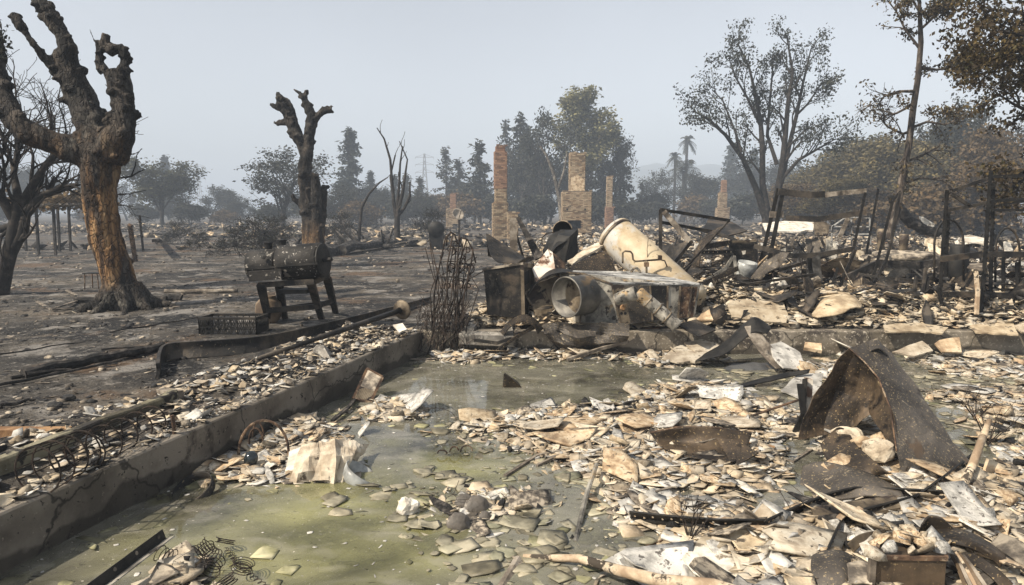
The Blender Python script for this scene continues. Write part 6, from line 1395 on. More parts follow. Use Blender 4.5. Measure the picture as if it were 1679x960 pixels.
# the big bent shell
t = thing('bent_shell', gz(1470, 790), 'big bent brown metal shell standing among the shards at right, hollow toward the left', 'shell')
cs([[(1392, 571, 6.05), (1368, 598, 6.05), (1348, 628, 6.05), (1330, 655, 6.0), (1318, 685, 5.95), (1310, 722, 5.85)],
    [(1402, 580, 6.05), (1386, 608, 6.12), (1372, 640, 6.16), (1360, 668, 6.12), (1352, 696, 6.02), (1350, 714, 5.95)],
    [(1414, 590, 6.02), (1408, 620, 6.10), (1400, 650, 6.12), (1392, 675, 6.08), (1390, 697, 5.98), (1392, 708, 5.92)],
    [(1428, 603, 5.94), (1430, 632, 5.95), (1428, 655, 5.94), (1426, 668, 5.9), (1426, 676, 5.88), (1428, 680, 5.86)],
    [(1440, 620, 5.8), (1450, 642, 5.72), (1458, 658, 5.62), (1463, 675, 5.5), (1468, 700, 5.38), (1474, 745, 5.2)]], thick=.006, amp=.022, fr=4, sub=4, curve=False).build('hollow_side', mBROWNM, t)  # darker sheet colour stands in for the shade on this side
cs([[(1392, 571, 6.05), (1416, 592, 5.98), (1440, 620, 5.8), (1460, 670, 5.55), (1470, 740, 5.2), (1482, 802, 4.98)],
    [(1412, 566, 6.15), (1436, 584, 6.08), (1462, 614, 5.92), (1492, 665, 5.65), (1512, 730, 5.3), (1524, 793, 5.05)],
    [(1432, 556, 6.3), (1462, 580, 6.2), (1496, 625, 6.0), (1530, 680, 5.75), (1562, 725, 5.5), (1590, 757, 5.35)]], thick=.006, amp=.018, fr=4.5, seed=5, sub=4, curve=False).build('outer_side', mSHELL, t)  # lighter sheet colour paints this side as the lit one
cs([[(1416, 569, 6.2), (1436, 556, 6.25), (1452, 577, 6.15)], [(1424, 578, 6.1), (1441, 572, 6.1), (1455, 584, 6.1)]], thick=.012).build('top_flap', mSHELL, t, True)
MB().tube([D(*q) for q in [(1392, 571, 6.04), (1416, 592, 5.97), (1440, 620, 5.79), (1460, 670, 5.54), (1470, 740, 5.19)]], [.005, .007, .007, .007, .006], 6).build('folded_seam', mRUST, t, True)
one('bent_sheet', cs([[(1345, 730, .16), (1372, 702, .22), (1392, 708, .2)], [(1358, 758, .08), (1392, 744, .12), (1404, 730, .16)], [(1380, 768, .08), (1420, 766, .12), (1450, 770, .16)], [(1400, 784, .05), (1430, 780, .08), (1462, 776, .12)]], thick=.01, amp=.015), mBROWNM, 'scoop of brown sheet filled with plaster in the hollow of the big bent shell', 'sheet', smooth=True)
one('bent_sheet', cs([[(1318, 768, .10), (1350, 758, .16), (1410, 775, .10), (1470, 800, .06)], [(1312, 795, .05), (1350, 790, .08), (1410, 797, .08), (1480, 812, .06)], [(1318, 822, .03), (1350, 822, .05), (1420, 815, .07), (1482, 820, .06)]], thick=.012, amp=.025, fr=2.5), mSHELL, 'flat brown rusted sheet lying at the foot of the big bent shell', 'sheet', smooth=True)
one('corrugated_tray', cs([[(1330, 836, .05), (1380, 826, .08), (1440, 818, .08), (1470, 815, .08)], [(1338, 856, .03), (1380, 850, .05), (1440, 838, .05), (1490, 826, .06)], [(1345, 860, .01), (1390, 854, .02), (1450, 842, .02), (1495, 828, .03)]], thick=.02, amp=.008), mTANM, 'tan scorched tray lying under the perforated straps', 'tray')
one('white_gypsum_block', MB().blob(D(1388, 718, .14), .13, 4, .3, 3, (1.1, .9, .7)), mCREAM, 'cream plaster lump resting in the hollow of the big bent shell', 'lump')
one('white_gypsum_block', MB().blob(D(1440, 738, .14), .12, 8, .4, 3, (1, .8, .8)), mCREAM, 'rounded cream plaster lump in the scoop beside the shell seam', 'lump')
one('white_gypsum_block', MB().blob(D(1417, 729, .14), .11, 6, .4, 3, (1.2, .8, .6)), mBUFF, 'buff plaster lump between the two cream lumps inside the big bent shell', 'lump')

# perforated straps
def strap(pts, w, th, lab, cat='strap', up=V((0, -.6, .8))):
    P = [D(*q) for q in pts]; t = thing('perforated_strap', P[0], lab, cat)
    mb = MB(); mb.path(P, th, w, up); mb.path([p + V((0, .02, -w * .45)) for p in P], .05, th, V((0, -.3, .95))); mb.build('strap', mBLACKM, t)
    mb = MB()
    for a, b_ in zip(P, P[1:]):
        d, s, u = frame_of(b_ - a, up); L = (b_ - a).length; n = max(1, int(L / .06))
        for i in range(n):
            q = a + d * L * (i + .5) / n - s * 0 + u * rng.uniform(-.2, .2) * w
            nn = s if s.y < 0 else -s; q = q + nn * (th * .5 + .001); mb.box(q, (.012, .003, .012))
    tag(mb.build('holes', mPALEW, t), kind='stuff'); return t
strap([(1034, 844, .07), (1110, 852, .07), (1180, 857, .07), (1252, 857, .07)], .075, .012, 'level perforated black strap lying across the shards left of the big bent shell')
strap([(1254, 858, .07), (1300, 836, .07), (1360, 812, .07), (1400, 803, .07), (1480, 806, .07), (1588, 812, .07)], .07, .012, 'perforated black strap arching over the foot of the big bent shell')
strap([(1354, 908, .07), (1372, 868, .07), (1384, 846, .07), (1440, 832, .07), (1500, 816, .07)], .06, .012, 'kinked perforated strap with a pale bent elbow below the big bent shell')
strap([(1498, 818, .07), (1545, 785, .07), (1590, 749, .07)], .075, .012, 'perforated strap slanting up right along the edge of the big bent shell')
mb = MB(); mb.path([D(1376, 850, .10), D(1388, 840, .10), D(1412, 834, .10)], .035, .012, V((0, -.3, 1))); one('pale_elbow', mb, mPALEW, 'pale bent elbow piece on the kinked perforated strap', 'strip')
mb = MB(); mb.tube([D(1574, 806, 4.6), D(1596, 760, 4.85), D(1612, 716, 5.05)], [.03, .03, .027], 9); mb.tube([D(1610, 722, 5.03), D(1622, 690, 5.2)], [.028, .02], 8); one('pale_branch', mb, mPALEW, 'pale bark covered branch standing up right of the big bent shell', 'branch', smooth=True)

# metal tub in the bottom right corner and curled sheets
t = thing('metal_tub', D(1490, 955, 3.75), 'dark rusty metal tub heaped with plaster at the bottom edge right of centre', 'tub')
a0, a1, a2, a3 = D(1435, 914, 3.45), D(1552, 916, 3.45), D(1542, 889, 3.72), D(1442, 887, 3.72); dn_ = V((0, 0, -.45))
MB().hexa([a0 + dn_, a1 + dn_, a2 + dn_, a3 + dn_], [a0, a1, a2, a3]).build('tub_body', mBROWNM, t)
mb = MB()
for x, y in ((a0, a1), (a1, a2), (a2, a3), (a3, a0)): mb.bar(x, y, .018, .022)
mb.build('rim', mRUST, t)
mb = MB(); mb.bar(a0 + dn_ + V((-.02, -.01, 0)), a0 + V((-.02, -.01, 0)), .03, .03, V((0, 1, 0))); mb.build('corner_strip', mGREYW, t)
ctr = (a0 + a1 + a2 + a3) / 4
def curl(name, rows, m, lab, th=.01, amp=.015, cat='sheet'): return one(name, cs(rows, thick=th, amp=amp, sub=7), m, lab, cat, smooth=True)
curl('curled_sheet', [[(1525, 868, .05), (1570, 868, .07), (1620, 886, .07), (1650, 905, .06)], [(1530, 880, .12), (1575, 880, .14), (1620, 898, .14), (1650, 915, .1)], [(1545, 893, .08), (1585, 897, .1), (1618, 912, .1), (1642, 930, .06)]], mBROWNM, 'upper curled brown sheet right of the metal tub')
curl('curled_sheet', [[(1560, 905, .06), (1600, 910, .12), (1640, 935, .12), (1665, 960, .08)], [(1570, 922, .05), (1605, 932, .08), (1635, 957, .08), (1650, 985, .05)]], mBROWNM, 'middle curled brown sheet right of the metal tub')
curl('curled_sheet', [[(1625, 898, .05), (1660, 918, .08), (1700, 955, .06)], [(1642, 876, .12), (1680, 892, .16), (1720, 925, .12)]], mSOOTP, 'grey curled panel in the bottom right corner')
curl('curled_sheet', [[(1510, 860, .12), (1522, 846, .16), (1545, 850, .16), (1562, 866, .1)], [(1506, 874, .04), (1530, 872, .05), (1550, 877, .05), (1566, 884, .03)]], mBROWNM, 'small brown sheet with a white edge behind the metal tub')
curl('curled_sheet', [[(1333, 912, .05), (1350, 905, .08), (1380, 906, .09), (1396, 914, .06)], [(1330, 935, .05), (1355, 932, .07), (1380, 932, .08), (1394, 938, .05)], [(1340, 960, .03), (1360, 965, .04), (1380, 960, .05), (1390, 955, .03)]], mSHELL, 'grey curved sheet lying left of the metal tub')
curl('curled_sheet', [[(1388, 925, .07), (1410, 920, .08), (1432, 925, .07)], [(1392, 960, .06), (1415, 957, .06), (1430, 960, .05)]], mSOOTP, 'sooty sheet wedged between the grey curved sheet and the metal tub')
curl('curled_sheet', [[(1390, 892, .1), (1410, 876, .12), (1448, 868, .1)], [(1400, 906, .05), (1420, 888, .07), (1452, 878, .05)]], mTANM, 'tan curled strip behind the metal tub')
# ribbed stack beside the tub
t = thing('layered_boards', D(1580, 955, 3.7), 'fan of thin layered boards pressed against the right side of the metal tub', 'boards')
for k in range(5):
    cs([[(1554 + k * 6, 905 + k * 2, .12), (1568 + k * 7, 930 + k * 2, .1), (1585 + k * 9, 975, .07)], [(1558 + k * 6, 902 + k * 2, .13), (1573 + k * 7, 927 + k * 2, .11), (1591 + k * 9, 973, .08)]], thick=.02, amp=.004).build('board', (mBROWNM, mGREYW, mPALEW)[k % 3], t)

# perforated grille on a stick
t = thing('vent_grille', gz(595, 655), 'rusty slotted grille propped up in the water by the left wall', 'grille'); p3 = [(603, 606, 7.6), (624, 618, 7.55), (588, 655, 7.3)]
def gp(a, b_):
    p, n = plane_of(*p3); d = ray(a, b_); c0 = V((0, 0, CAM_H)); return c0 + d * ((p - c0).dot(n) / d.dot(n))
gc = [gp(579, 654), gp(607, 661), gp(627, 619), gp(602, 605)]
mb = MB()
for k in range(4): mb.bar(gc[k], gc[(k + 1) % 4], .03, .02, V((0, 1, .2)))
mb.build('frame', mRUST, t)
for k in range(1, 11): mb = MB(); s = k / 11; mb.bar(gc[0].lerp(gc[1], s), gc[0].lerp(gc[1], s).lerp(gc[3].lerp(gc[2], s), .42), .014, .014, V((0, 1, .2))); mb.build('slat', mTANM, t)
mb = MB(); a_, b_, c_, d_ = gc[0].lerp(gc[3], .42), gc[1].lerp(gc[2], .42), gc[2], gc[3]; nn = (b_ - a_).cross(d_ - a_).normalized() * .006; mb.hexa([x - nn for x in (a_, b_, c_, d_)], [x + nn for x in (a_, b_, c_, d_)]); mb.build('plaster_crust', mSOOTP, t)
mb = MB(); mb.path([gz(545, 690), gz(572, 668), D(582, 655, 7.3)], .035, .025); one('burnt_stick', mb, mCHARW, 'short burnt stick holding up the slotted grille', 'stick')

# white wavy plaster slab, bowl, lump heap
cols = [(497, 474), (507, 486), (516, 499), (526, 512), (535, 524), (543, 533), (552, 543), (562, 551), (571, 558), (581, 564), (592, 571), (604, 578)]; rj = random.Random(12)
rows = [[], [], [], []]
for k, (xt, xb) in enumerate(cols):
    rid = (.0, .02, .05, .03, .02, .06, .075, .02, .03, .035, .05, .0)[k] + rj.uniform(-.01, .01); yt = 731 - 9 * math.sin(k / 11 * 3.14) + rj.uniform(-4, 3); yb = 795 + 8 * math.sin(k / 11 * 3.14) + rj.uniform(-9, 5) - (26 if k > 9 else 0)
    for q, s_ in enumerate((0, .35, .7, 1)): rows[q].append((xt + (xb - xt) * s_ + rj.uniform(-4, 4), yt + (yb - yt) * s_, (.17, .13, .07, .0)[q] + rid * (.5, 1, .9, .4)[q]))
one('plaster_slab', cs(rows, thick=.014, amp=.012, fr=14, sub=3, curve=False), mCREAM, 'large wavy white plaster slab slumped into the water near the left wall', 'slab')
curl('plaster_slab', [[(475, 743, .1), (500, 733, .14), (515, 745, .1)], [(468, 776, .03), (492, 770, .06), (508, 777, .04)]], mWHITE, 'smaller white plaster flap left of the large wavy slab', .03, .03, 'slab')
c = gz(590, 783, -.31); one('bowl', MB().lathe(c, (.55, .1, .8), [(.001, -.1), (.08, -.09), (.14, -.03), (.155, .05), (.148, .05), (.13, -.02), (.07, -.07), (.001, -.08)], 24, False), mPORC, 'pale bowl half sunk on its side right of the large wavy white slab', 'bowl', smooth=True)
one('broken_pot', MB().lathe(gz(318, 803, -.3), (-.2, -.45, .85), [(.135, -.04), (.14, .03), (.148, .03), (.143, -.04)], 26, False), mDARKM, 'thin round metal rim half buried beside the left wall', 'rim', smooth=True)
mb = MB(); c = gz(432, 742, -.25); rr = random.Random(9)
def arc(c, rx, rz, a0, a1, r, mb, tilt=.0, n=14): mb.tube([c + V((rx * math.cos(a0 + (a1 - a0) * k / n), tilt * math.sin(a0 + (a1 - a0) * k / n), rz * math.sin(a0 + (a1 - a0) * k / n))) for k in range(n + 1)], r, 6)
arc(c, .21, .26, -.2, 3.4, .012, mb, .05); one('wire_hoop', mb, mRUST, 'rusty wire hoop standing in the rubble by the left wall', 'hoop')
mb = MB(); arc(gz(420, 725, -.2), .06, .12, 0, 3.3, .009, mb); arc(gz(424, 722, -.2), .05, .16, .2, 3.0, .007, mb); one('bent_wire', mb, mRUST, 'small bent wire loops behind the rusty wire hoop', 'wire')
one('glass_bottle', MB().blob(gz(412, 752, -.22), .055, 3, .08, 3, (1, 1, 1.1)), mat('dark_glass', [(.3, (.01, .014, .016)), (.7, (.03, .04, .045))], 3, rough=.12, bump=0, spec=.6), 'round dark glass bottle lying in the rubble under the rusty wire hoop', 'bottle', smooth=True)

# grey ribbed stone pots
mSTONEW = mat('wet_brown_stone', [(.2, (.06, .053, .045)), (.7, (.15, .132, .112))], 5, rough=.5, bump=.5, spots=[((.26, .235, .2), 12, .72, .82)])
for (px, py, r, lb) in [(782, 833, .095, 'largest grey ribbed stone lump half out of the water'), (762, 826, .075, 'grey ribbed stone lump behind the largest one'), (752, 860, .085, 'drowned grey stone lump nearest the camera beside the ribbed ones'), (795, 848, .045, 'small round pebble right of the ribbed stone lumps')]:
    mb = MB(); mb.lathe(gz(px, py, -.31), (.75, -.25, .35), [(.001, -r), (r * .5, -r * .86), (r * .82, -r * .5), (r * .74, -r * .42), (r * .97, -r * .05), (r * .88, r * .05), (r * .84, r * .4), (r * .5, r * .8), (r * .3, r * .84), (.001, r * .7)], 16, False); o = one('stone_lump', mb, mSTONEW, lb, 'stone', smooth=True)
one('plaster_lump', MB().blob(gz(668, 832, -.28), .075, 7, .35, 3, (1, .8, .9)), mWHITE, 'white plaster lump standing alone left of the ribbed stones', 'lump')
mb = MB(); mb.hexa([gz(824, 638, -.34), gz(858, 638, -.34), gz(852, 628, -.34), gz(828, 628, -.34)], [D(826, 613, 7.85), D(838, 620, 7.85), D(840, 620, 8.0), D(828, 612, 8.0)]); one('driftwood', mb, mBROWNM, 'small brown splintered block sticking out of the open water', 'wood')

# long pieces in and over the water
def stick(name, pts, r, m, lab, cat, n=7, z=None):
    P = [G(*q) for q in pts]; mb = MB(); mb.tube(P, r, n); return one(name, mb, m, lab, cat)
t = thing('pale_pole', gz(862, 914), 'long pale peeling pole lying bent at the bottom edge of the water', 'pole'); P = [G(858, 913, -.31), G(900, 915, -.30), G(950, 916, -.27), G(1010, 934, -.22), G(1080, 952, -.2), G(1170, 960, -.2), G(1260, 985, -.2)]
mb = MB(); mb.tube([P[0], P[1], P[2], P[3]], [.016, .02, .026, .03], 8); mb.build('thin_end', mPALEW, t, True); mb = MB(); mb.tube([P[3], P[4], P[5], P[6]], [.031, .036, .036, .03], 8); mb.build('thick_end', mPALEW, t, True)
stick('grey_pipe', [(978, 762, -.2), (962, 810, -.27), (943, 890, -.33)], .018, mGALV, 'straight grey pipe dipping into the water at centre', 'pipe')
stick('sunken_pole', [(850, 920, -.33), (812, 985, -.35)], .035, mGREYW, 'pale sunken pole running out of the bottom edge', 'pole')
stick('sunken_pole', [(795, 880, -.36), (712, 918, -.38)], .03, mGREYW, 'drowned pole lying under the water left of the pale one', 'pole')
for pts, m, th, lb in [([(828, 782), (880, 757), (975, 726)], mGREYW, .014, 'long thin stick pointing up right across the middle of the shard heap'), ([(868, 680), (920, 680), (992, 682)], mPALEW, .018, 'pale lath floating level at the back of the shard heap'), ([(985, 680), (1030, 660), (1066, 655)], mBLACKM, .016, 'black rod bent over the back edge of the shard heap'), ([(960, 745), (1020, 735), (1075, 690)], mPALEW, .02, 'cream batten sloping across the shard heap'), ([(880, 770), (940, 735), (960, 700)], mGREYW, .012, 'short grey stick in the middle of the shard heap'),
                       ([(1035, 692), (1100, 700), (1180, 720), (1270, 735)], mORANGEW, .022, 'orange brown lath lying along the back of the dark trough'), ([(1000, 845), (1060, 812), (1100, 800)], mGREYW, .012, 'thin grey stick below the dark trough'), ([(1060, 905), (1100, 890), (1160, 915)], mRUST, .007, 'thin wire lying over the wet shards above the pale pole'), ([(1560, 650), (1620, 656), (1700, 672)], mPALEW, .035, 'pale post lying level with a burnt end near the right edge'), ([(1100, 760), (1180, 778), (1250, 770)], mGREYW, .014, 'grey stick under the front of the dark trough'),
                       ([(1420, 880), (1500, 868), (1560, 872)], mGREYW, .012, 'grey stick lying behind the metal tub'), ([(1570, 815), (1600, 860), (1630, 880)], mPALEW, .015, 'pale stick slanting down from the pale branch'), ([(1255, 742), (1300, 760), (1330, 745)], mGREYW, .012, 'grey stick at the left rim of the brown sheet')]:
    mb = MB(); P = []
    for a, b_ in pts: q = G(a, b_, -.2); q = G(a, b_, surf_z(q.x, q.y) + .035); P.append(V((q.x, q.y, max(q.z, WZ + .01))))
    mb.path(P, th * 2, th * 1.3); one('stick', mb, m, lb, 'stick')
# dark trough
t = thing('dark_trough', gz(1150, 755), 'dark rusty curved metal trough lying in the shard heap at centre right', 'trough')
cs([[(1066, 710, .14), (1110, 701, .20), (1170, 701, .2), (1232, 711, .16)], [(1074, 722, .08), (1110, 727, .06), (1165, 733, .06), (1225, 733, .08)], [(1080, 730, .06), (1110, 745, .06), (1160, 755, .06), (1204, 757, .06)]], thick=.01, amp=.012, sub=7).build('trough_body', mBROWNM, t, True)
plate_mb([(1174, 717), (1205, 722), (1244, 742), (1208, 764), (1196, 755)], [(1174, 717, .15), (1244, 742, .14), (1208, 765, .02)], .012, 1).build('end_flap', mBROWNM, t)
MB().tube([D(1066, 710, .14), D(1110, 701, .2), D(1170, 701, .2), D(1232, 711, .16)], .01, 6).build('rolled_edge', mRUST, t)

# angle iron and springs, bottom left
p0, p1 = G(140, 985, -.18), G(272, 884, -.20); t = thing('angle_iron', p0, 'black angle iron with holes sloping out of the bottom left corner of the water', 'bar'); up = V((-.3, .3, .9)).normalized()
d, s, u = frame_of(p1 - p0, up); MB().bar(p0 + u * .03, p1 + u * .03, .006, .065, up).build('upright_flange', mBLACKM, t); MB().bar(p0 + s * .03, p1 + s * .03, .06, .006, up).build('flat_flange', mGALV, t)
mb = MB(); 
for k in (.35, .62, .92): mb.lathe(p0.lerp(p1, k) + u * .04 + s * .0035, s, [(.001, .0015), (.012, .0015), (.012, 0)], 10, False)
tag(mb.build('bolt_holes', mGREYW, t), kind='stuff')
SP = 'rusty coil springs in the bottom left water'
def coil(c, r, turns, h, tilt, lab):
    mb = MB(); n = turns * 14; ax = V((math.sin(tilt[0]) * math.cos(tilt[1]), math.sin(tilt[0]) * math.sin(tilt[1]), math.cos(tilt[0]))); d, s, u = frame_of(ax, V((0, 1, .1)))
    mb.tube([c + d * (h * k / n) + (s * math.cos(k / 14 * 6.283) + u * math.sin(k / 14 * 6.283)) * r * (1 - .25 * math.sin(math.pi * k / n)) for k in range(n + 1)], .0028, 4); return one('coil_spring', mb, mWIRE, lab, 'spring', SP)
for px, py, r, tn, h, tl, lb in [(369, 892, .062, 3, .03, (.5, 1.2), 'single coil spring lying farthest from the camera of the rusty springs'), (352, 915, .055, 5, .10, (1.1, 2.6), 'coil spring tipped on its side in the middle of the rusty springs'), (322, 908, .05, 5, .09, (1.0, .4), 'coil spring touching the plaster lumps in the bottom left'), (395, 936, .068, 5, .06, (.35, .2), 'rightmost flat coil spring of the rusty heap'), (345, 938, .055, 4, .09, (1.2, 1.5), 'coil spring lying nearest the plaster lumps in front'), (375, 962, .06, 4, .06, (.5, 3), 'coil spring nearest the camera of the rusty heap'), (285, 915, .05, 4, .1, (1.3, 3.0), 'coil spring behind the plaster lumps in the bottom left')]:
    coil(gz(px, py, -.27), r, tn, h, tl, lb)
mb = MB(); P = [gz(370, 900, -.3), gz(395, 930, -.3), gz(440, 965, -.3)]
pts = []
for k in range(60):
    s = k / 59; q = P[0].lerp(P[1], s * 2) if s < .5 else P[1].lerp(P[2], s * 2 - 1); pts.append(q + V((.012 * (1 if k % 4 in (1, 2) else -1), .012 * (1 if k % 4 < 2 else -1), 0)))
mb.tube(pts, .0025, 3); one('zigzag_wire', mb, mWIRE, 'zigzag spring wire trailing from the rusty coil springs', 'wire')
mb = MB(); arc(gz(765, 740, -.3), .05, .05, 0, 3.3, .007, mb); arc(gz(745, 742, -.3), .04, .05, .3, 3.1, .007, mb); arc(gz(725, 744, -.3), .04, .03, 0, 3.1, .007, mb); one('bent_wire', mb, mRUST, 'curly rusty wire poking from the open water left of the shard heap', 'wire')
mb = MB(); arc(gz(715, 690, -.32), .2, .13, 0, 3.14, .003, mb); one('bent_wire', mb, mWIRE, 'thin arched wire standing in the water behind the shard heap', 'wire')
for k, (px, py, s, lb) in enumerate([(1620, 730, 1, 'thin dry twigs rising from the water right of the big bent shell'), (1130, 890, .7, 'dry twigs lying over the wet shards above the pale pole'), (1600, 690, .8, 'thin dry twigs behind the pale branch')]):
    mb = MB(); c = gz(px, py, -.3); rr = random.Random(k)
    for j in range(9):
        a = rr.uniform(0, 6.28); L = rr.uniform(.2, .5) * s; e = c + V((math.cos(a) * L * .6, math.sin(a) * L * .4, rr.uniform(.05, .45) * s)); m_ = c.lerp(e, .5) + V((rr.uniform(-.05, .05), 0, rr.uniform(0, .08)))
        mb.tube([c, m_, e], [.005, .004, .0015], 4)
        mb.tube([m_, m_ + V((rr.uniform(-.15, .15), rr.uniform(-.1, .1), rr.uniform(.0, .15)))], [.003, .001], 3)
    one('dry_twigs', mb, mWIRE, lb, 'twigs')

# ================================================================== the debris strip along the left wall
def cage(p0, p1, r, lab, rings, rods):
    t = thing('wire_cage', p0, lab, 'wire cage'); d, s, u = frame_of(p1 - p0)
    for k in range(rings):
        c = p0.lerp(p1, k / (rings - 1)); rr_ = r * (1 - .18 * k / rings); MB().tube([c + (s * math.cos(a / 18 * 6.283) + u * math.sin(a / 18 * 6.283)) * rr_ for a in range(19)], .006, 5, False).build('ring', mWIRE, t)
    for k in range(rods):
        a = k / rods * 6.283; o_ = (s * math.cos(a) + u * math.sin(a)); MB().tube([p0 + o_ * r, p0.lerp(p1, .5) + o_ * r * .92 + V((rng.uniform(-.01, .01), 0, 0)), p1 + o_ * r * .82], .0045, 4).build('rod', mWIRE, t)
    return t
cage(G(62, 772, .16), G(135, 738, .16), .155, 'rusty round wire cage lying nearest the camera on the debris strip', 4, 14)
cage(G(140, 742, .14), G(248, 690, .10), .135, 'second wire cage lying on the debris strip by the low kerb', 5, 10)
q = G(286, 714, .02); one('rusty_stub', MB().tube([q, q + V((0, 0, .07)), q + V((-.01, 0, .16))], .016, 7), mRUST, 'short rusty stub standing on top of the left foundation wall', 'stub')
mb = MB(); P = [G(505, 592, .02), G(545, 594, .02), G(548, 576, .02), G(512, 574, .02)]; mb.hexa(P, [D(518, 568, P[0].y + .05), D(532, 570, P[0].y + .05), D(530, 566, P[0].y + .15), D(520, 565, P[0].y + .15)]); one('wedge_stone', mb, mSTONE, 'grey wedge shaped stone in the ash of the debris strip', 'stone')
LS = [
 ([(22, 800), (28, 775), (62, 752), (78, 756), (58, 795), (40, 808)], [(22, 800, 4.35), (70, 752, 4.75), (45, 808, 4.25)], mCREAM, 'big pale slab standing by the near wire cage'),
 ([(36, 765), (75, 745), (80, 757), (48, 778)], [(36, 765, 4.7), (80, 745, 4.9), (48, 778, 4.5)], mGREYP, 'grey slab leaning behind the near wire cage'),
 ([(330, 650), (352, 640), (372, 646), (375, 658), (345, 658)], [(330, 650, 6.9), (372, 645, 7.0), (350, 660, 6.7)], mWHITE, 'curved white dish like shard on the debris strip'),
 ([(372, 648), (395, 652), (404, 663), (390, 669), (374, 657)], [(372, 648, 6.9), (400, 655, 6.8), (388, 669, 6.6)], mWHITE, 'white shard right of the curved dish like one'),
 ([(240, 675), (252, 662), (268, 672), (258, 690), (244, 688)], [(240, 675, 6.2), (268, 668, 6.4), (255, 692, 6.0)], mCREAM, 'upright jagged cream shard at the end of the low kerb'),
 ([(420, 622), (447, 606), (462, 612), (455, 628), (430, 632)], [(420, 622, 7.3), (458, 606, 7.6), (440, 633, 7.1)], mBUFF, 'pinkish buff slab at the middle of the debris strip'),
 ([(458, 606), (470, 598), (478, 606), (470, 618)], [(458, 606, 7.6), (476, 598, 7.7), (470, 618, 7.4)], mWHITE, 'upright white shard right of the pinkish buff slab'),
 ([(378, 660), (402, 657), (410, 666), (398, 675), (376, 672)], [(378, 662, 6.6), (408, 658, 6.7), (392, 676, 6.4)], mWHITE, 'rounded white shard on the edge of the foundation wall'),
 ([(644, 533), (660, 530), (667, 540), (655, 545)], [(644, 533, 9.4), (665, 532, 9.4), (655, 546, 9.2)], mWHITE, 'small white shard near the flared tan disc'),
 ([(160, 735), (175, 718), (186, 735), (170, 745)], [(160, 735, 5.3), (180, 720, 5.45), (170, 746, 5.2)], mGREYP, 'grey triangular shard between the two wire cages'),
 ([(330, 630), (372, 622), (395, 618), (396, 624), (350, 635)], [(330, 630, 7.2), (395, 618, 7.5), (350, 636, 7.1)], mPALEW, 'long pale curved strip on the debris strip'),
]
for k, (po, p3_, m, lb) in enumerate(LS): plate('plaster_slab', po, p3_, m, lb, 'slab', .022, 1.0, k + 30)
for (px, py, r, lb) in [(90, 664, .05, 'black charred pad on the brown dirt at left'), (112, 652, .05, 'second black charred pad on the brown dirt at left'), (12, 730, .06, 'charred lump beside the scorched orange board'), (133, 684, .045, 'grey stone on the brown dirt near the low kerb'), (144, 677, .03, 'small grey stone beside the larger one near the low kerb'), (505, 575, .0, '')]:
    if r: mb = MB(); mb.blob(G(px, py, r * .4), r, int(px), .3, 2, (1.5, 1, .6)); one('charred_pad' if 'charred' in lb else 'stone', mb, mCHAR if 'charred' in lb else mSTONE, lb, 'pad' if 'pad' in lb else 'stone')

# ================================================================== broken pieces
def shard_proto(seed, kind):
    g = random.Random(seed); n = g.randint(5, 7)
    if kind == 'lump':
        q = np.random.default_rng(seed); v = np.array([(x, y, z) for z in (-1, 1) for x, y in ((-1, -1), (1, -1), (1, 1), (-1, 1))], float); v = v * q.uniform(.45, 1.05, (8, 3)) * [.42, .34, .24] + q.normal(0, .03, (8, 3)); return v, np.array([(0, 2, 1), (0, 3, 2), (4, 5, 6), (4, 6, 7), (0, 1, 5), (0, 5, 4), (1, 2, 6), (1, 6, 5), (2, 3, 7), (2, 7, 6), (3, 0, 4), (3, 4, 7)])
    if kind == 'strip': P = [(-.6, -.1), (-.1, -.13 + g.uniform(-.04, .04)), (.55, -.07), (.62, .03), (.2, .12 + g.uniform(-.04, .04)), (-.52, .09)]; P = [(x, y + g.uniform(-.03, .03)) for x, y in P]
    elif seed % 2: hx, hy = g.uniform(.4, .55), g.uniform(.28, .45); P = [(-hx, -hy), (hx * g.uniform(.4, .9), -hy), (hx, -hy * g.uniform(.1, .6)), (hx, hy * g.uniform(.6, 1)), (g.uniform(-.2, .2), hy), (-hx, hy * g.uniform(.5, 1))]; P = [(x + g.uniform(-.05, .05), y + g.uniform(-.05, .05)) for x, y in P]   # a squarish piece of board
    else:                                                # a cracked-off flake: straight sides, sharp corners, now and then a bite
        ang = sorted([(k + g.uniform(-.38, .38)) / n * 6.283 for k in range(n)]); P = [(math.cos(a) * g.uniform(.34, .68), math.sin(a) * g.uniform(.26, .5)) for a in ang]
        if g.random() < .6: i = g.randrange(n); x0, y0 = P[i]; x1, y1 = P[(i + 1) % n]; P.insert(i + 1, ((x0 + x1) * .5 * g.uniform(.6, .85), (y0 + y1) * .5 * g.uniform(.6, .85)))
    n = len(P); th = .028 if kind != 'thick' else .10; c = g.uniform(.2, .5) if kind == 'curl' else 0
    K = 3 if kind == 'curl' else 1; v = []; f = []
    def zz(x, y): return c * x * x + c * .3 * x * y
    top = [(x, y, zz(x, y) + th / 2) for x, y in P]; mid = [(x * .5, y * .5, zz(x * .5, y * .5) + th / 2) for x, y in P]; bot = [(x * .97, y * .97, zz(x, y) - th / 2) for x, y in P]
    v = top + mid + bot + [(0, 0, th / 2)]
    for i in range(n):
        j = (i + 1) % n; f += [(i, j, n + j), (i, n + j, n + i), (n + i, n + j, 3 * n), (j, i, 2 * n + i), (j, 2 * n + i, 2 * n + j)]
    f += [(2 * n, 2 * n + i + 1, 2 * n + i) for i in range(1, n - 1)]
    return np.array(v), np.array(f)
KINDS_ = {'plate': [shard_proto(s, 'plate') for s in range(9)], 'curl': [shard_proto(s + 20, 'curl') for s in range(5)], 'thick': [shard_proto(s + 30, 'thick') for s in range(5)], 'strip': [shard_proto(s + 40, 'strip') for s in range(4)], 'lump': [shard_proto(s + 50, 'lump') for s in range(5)]}
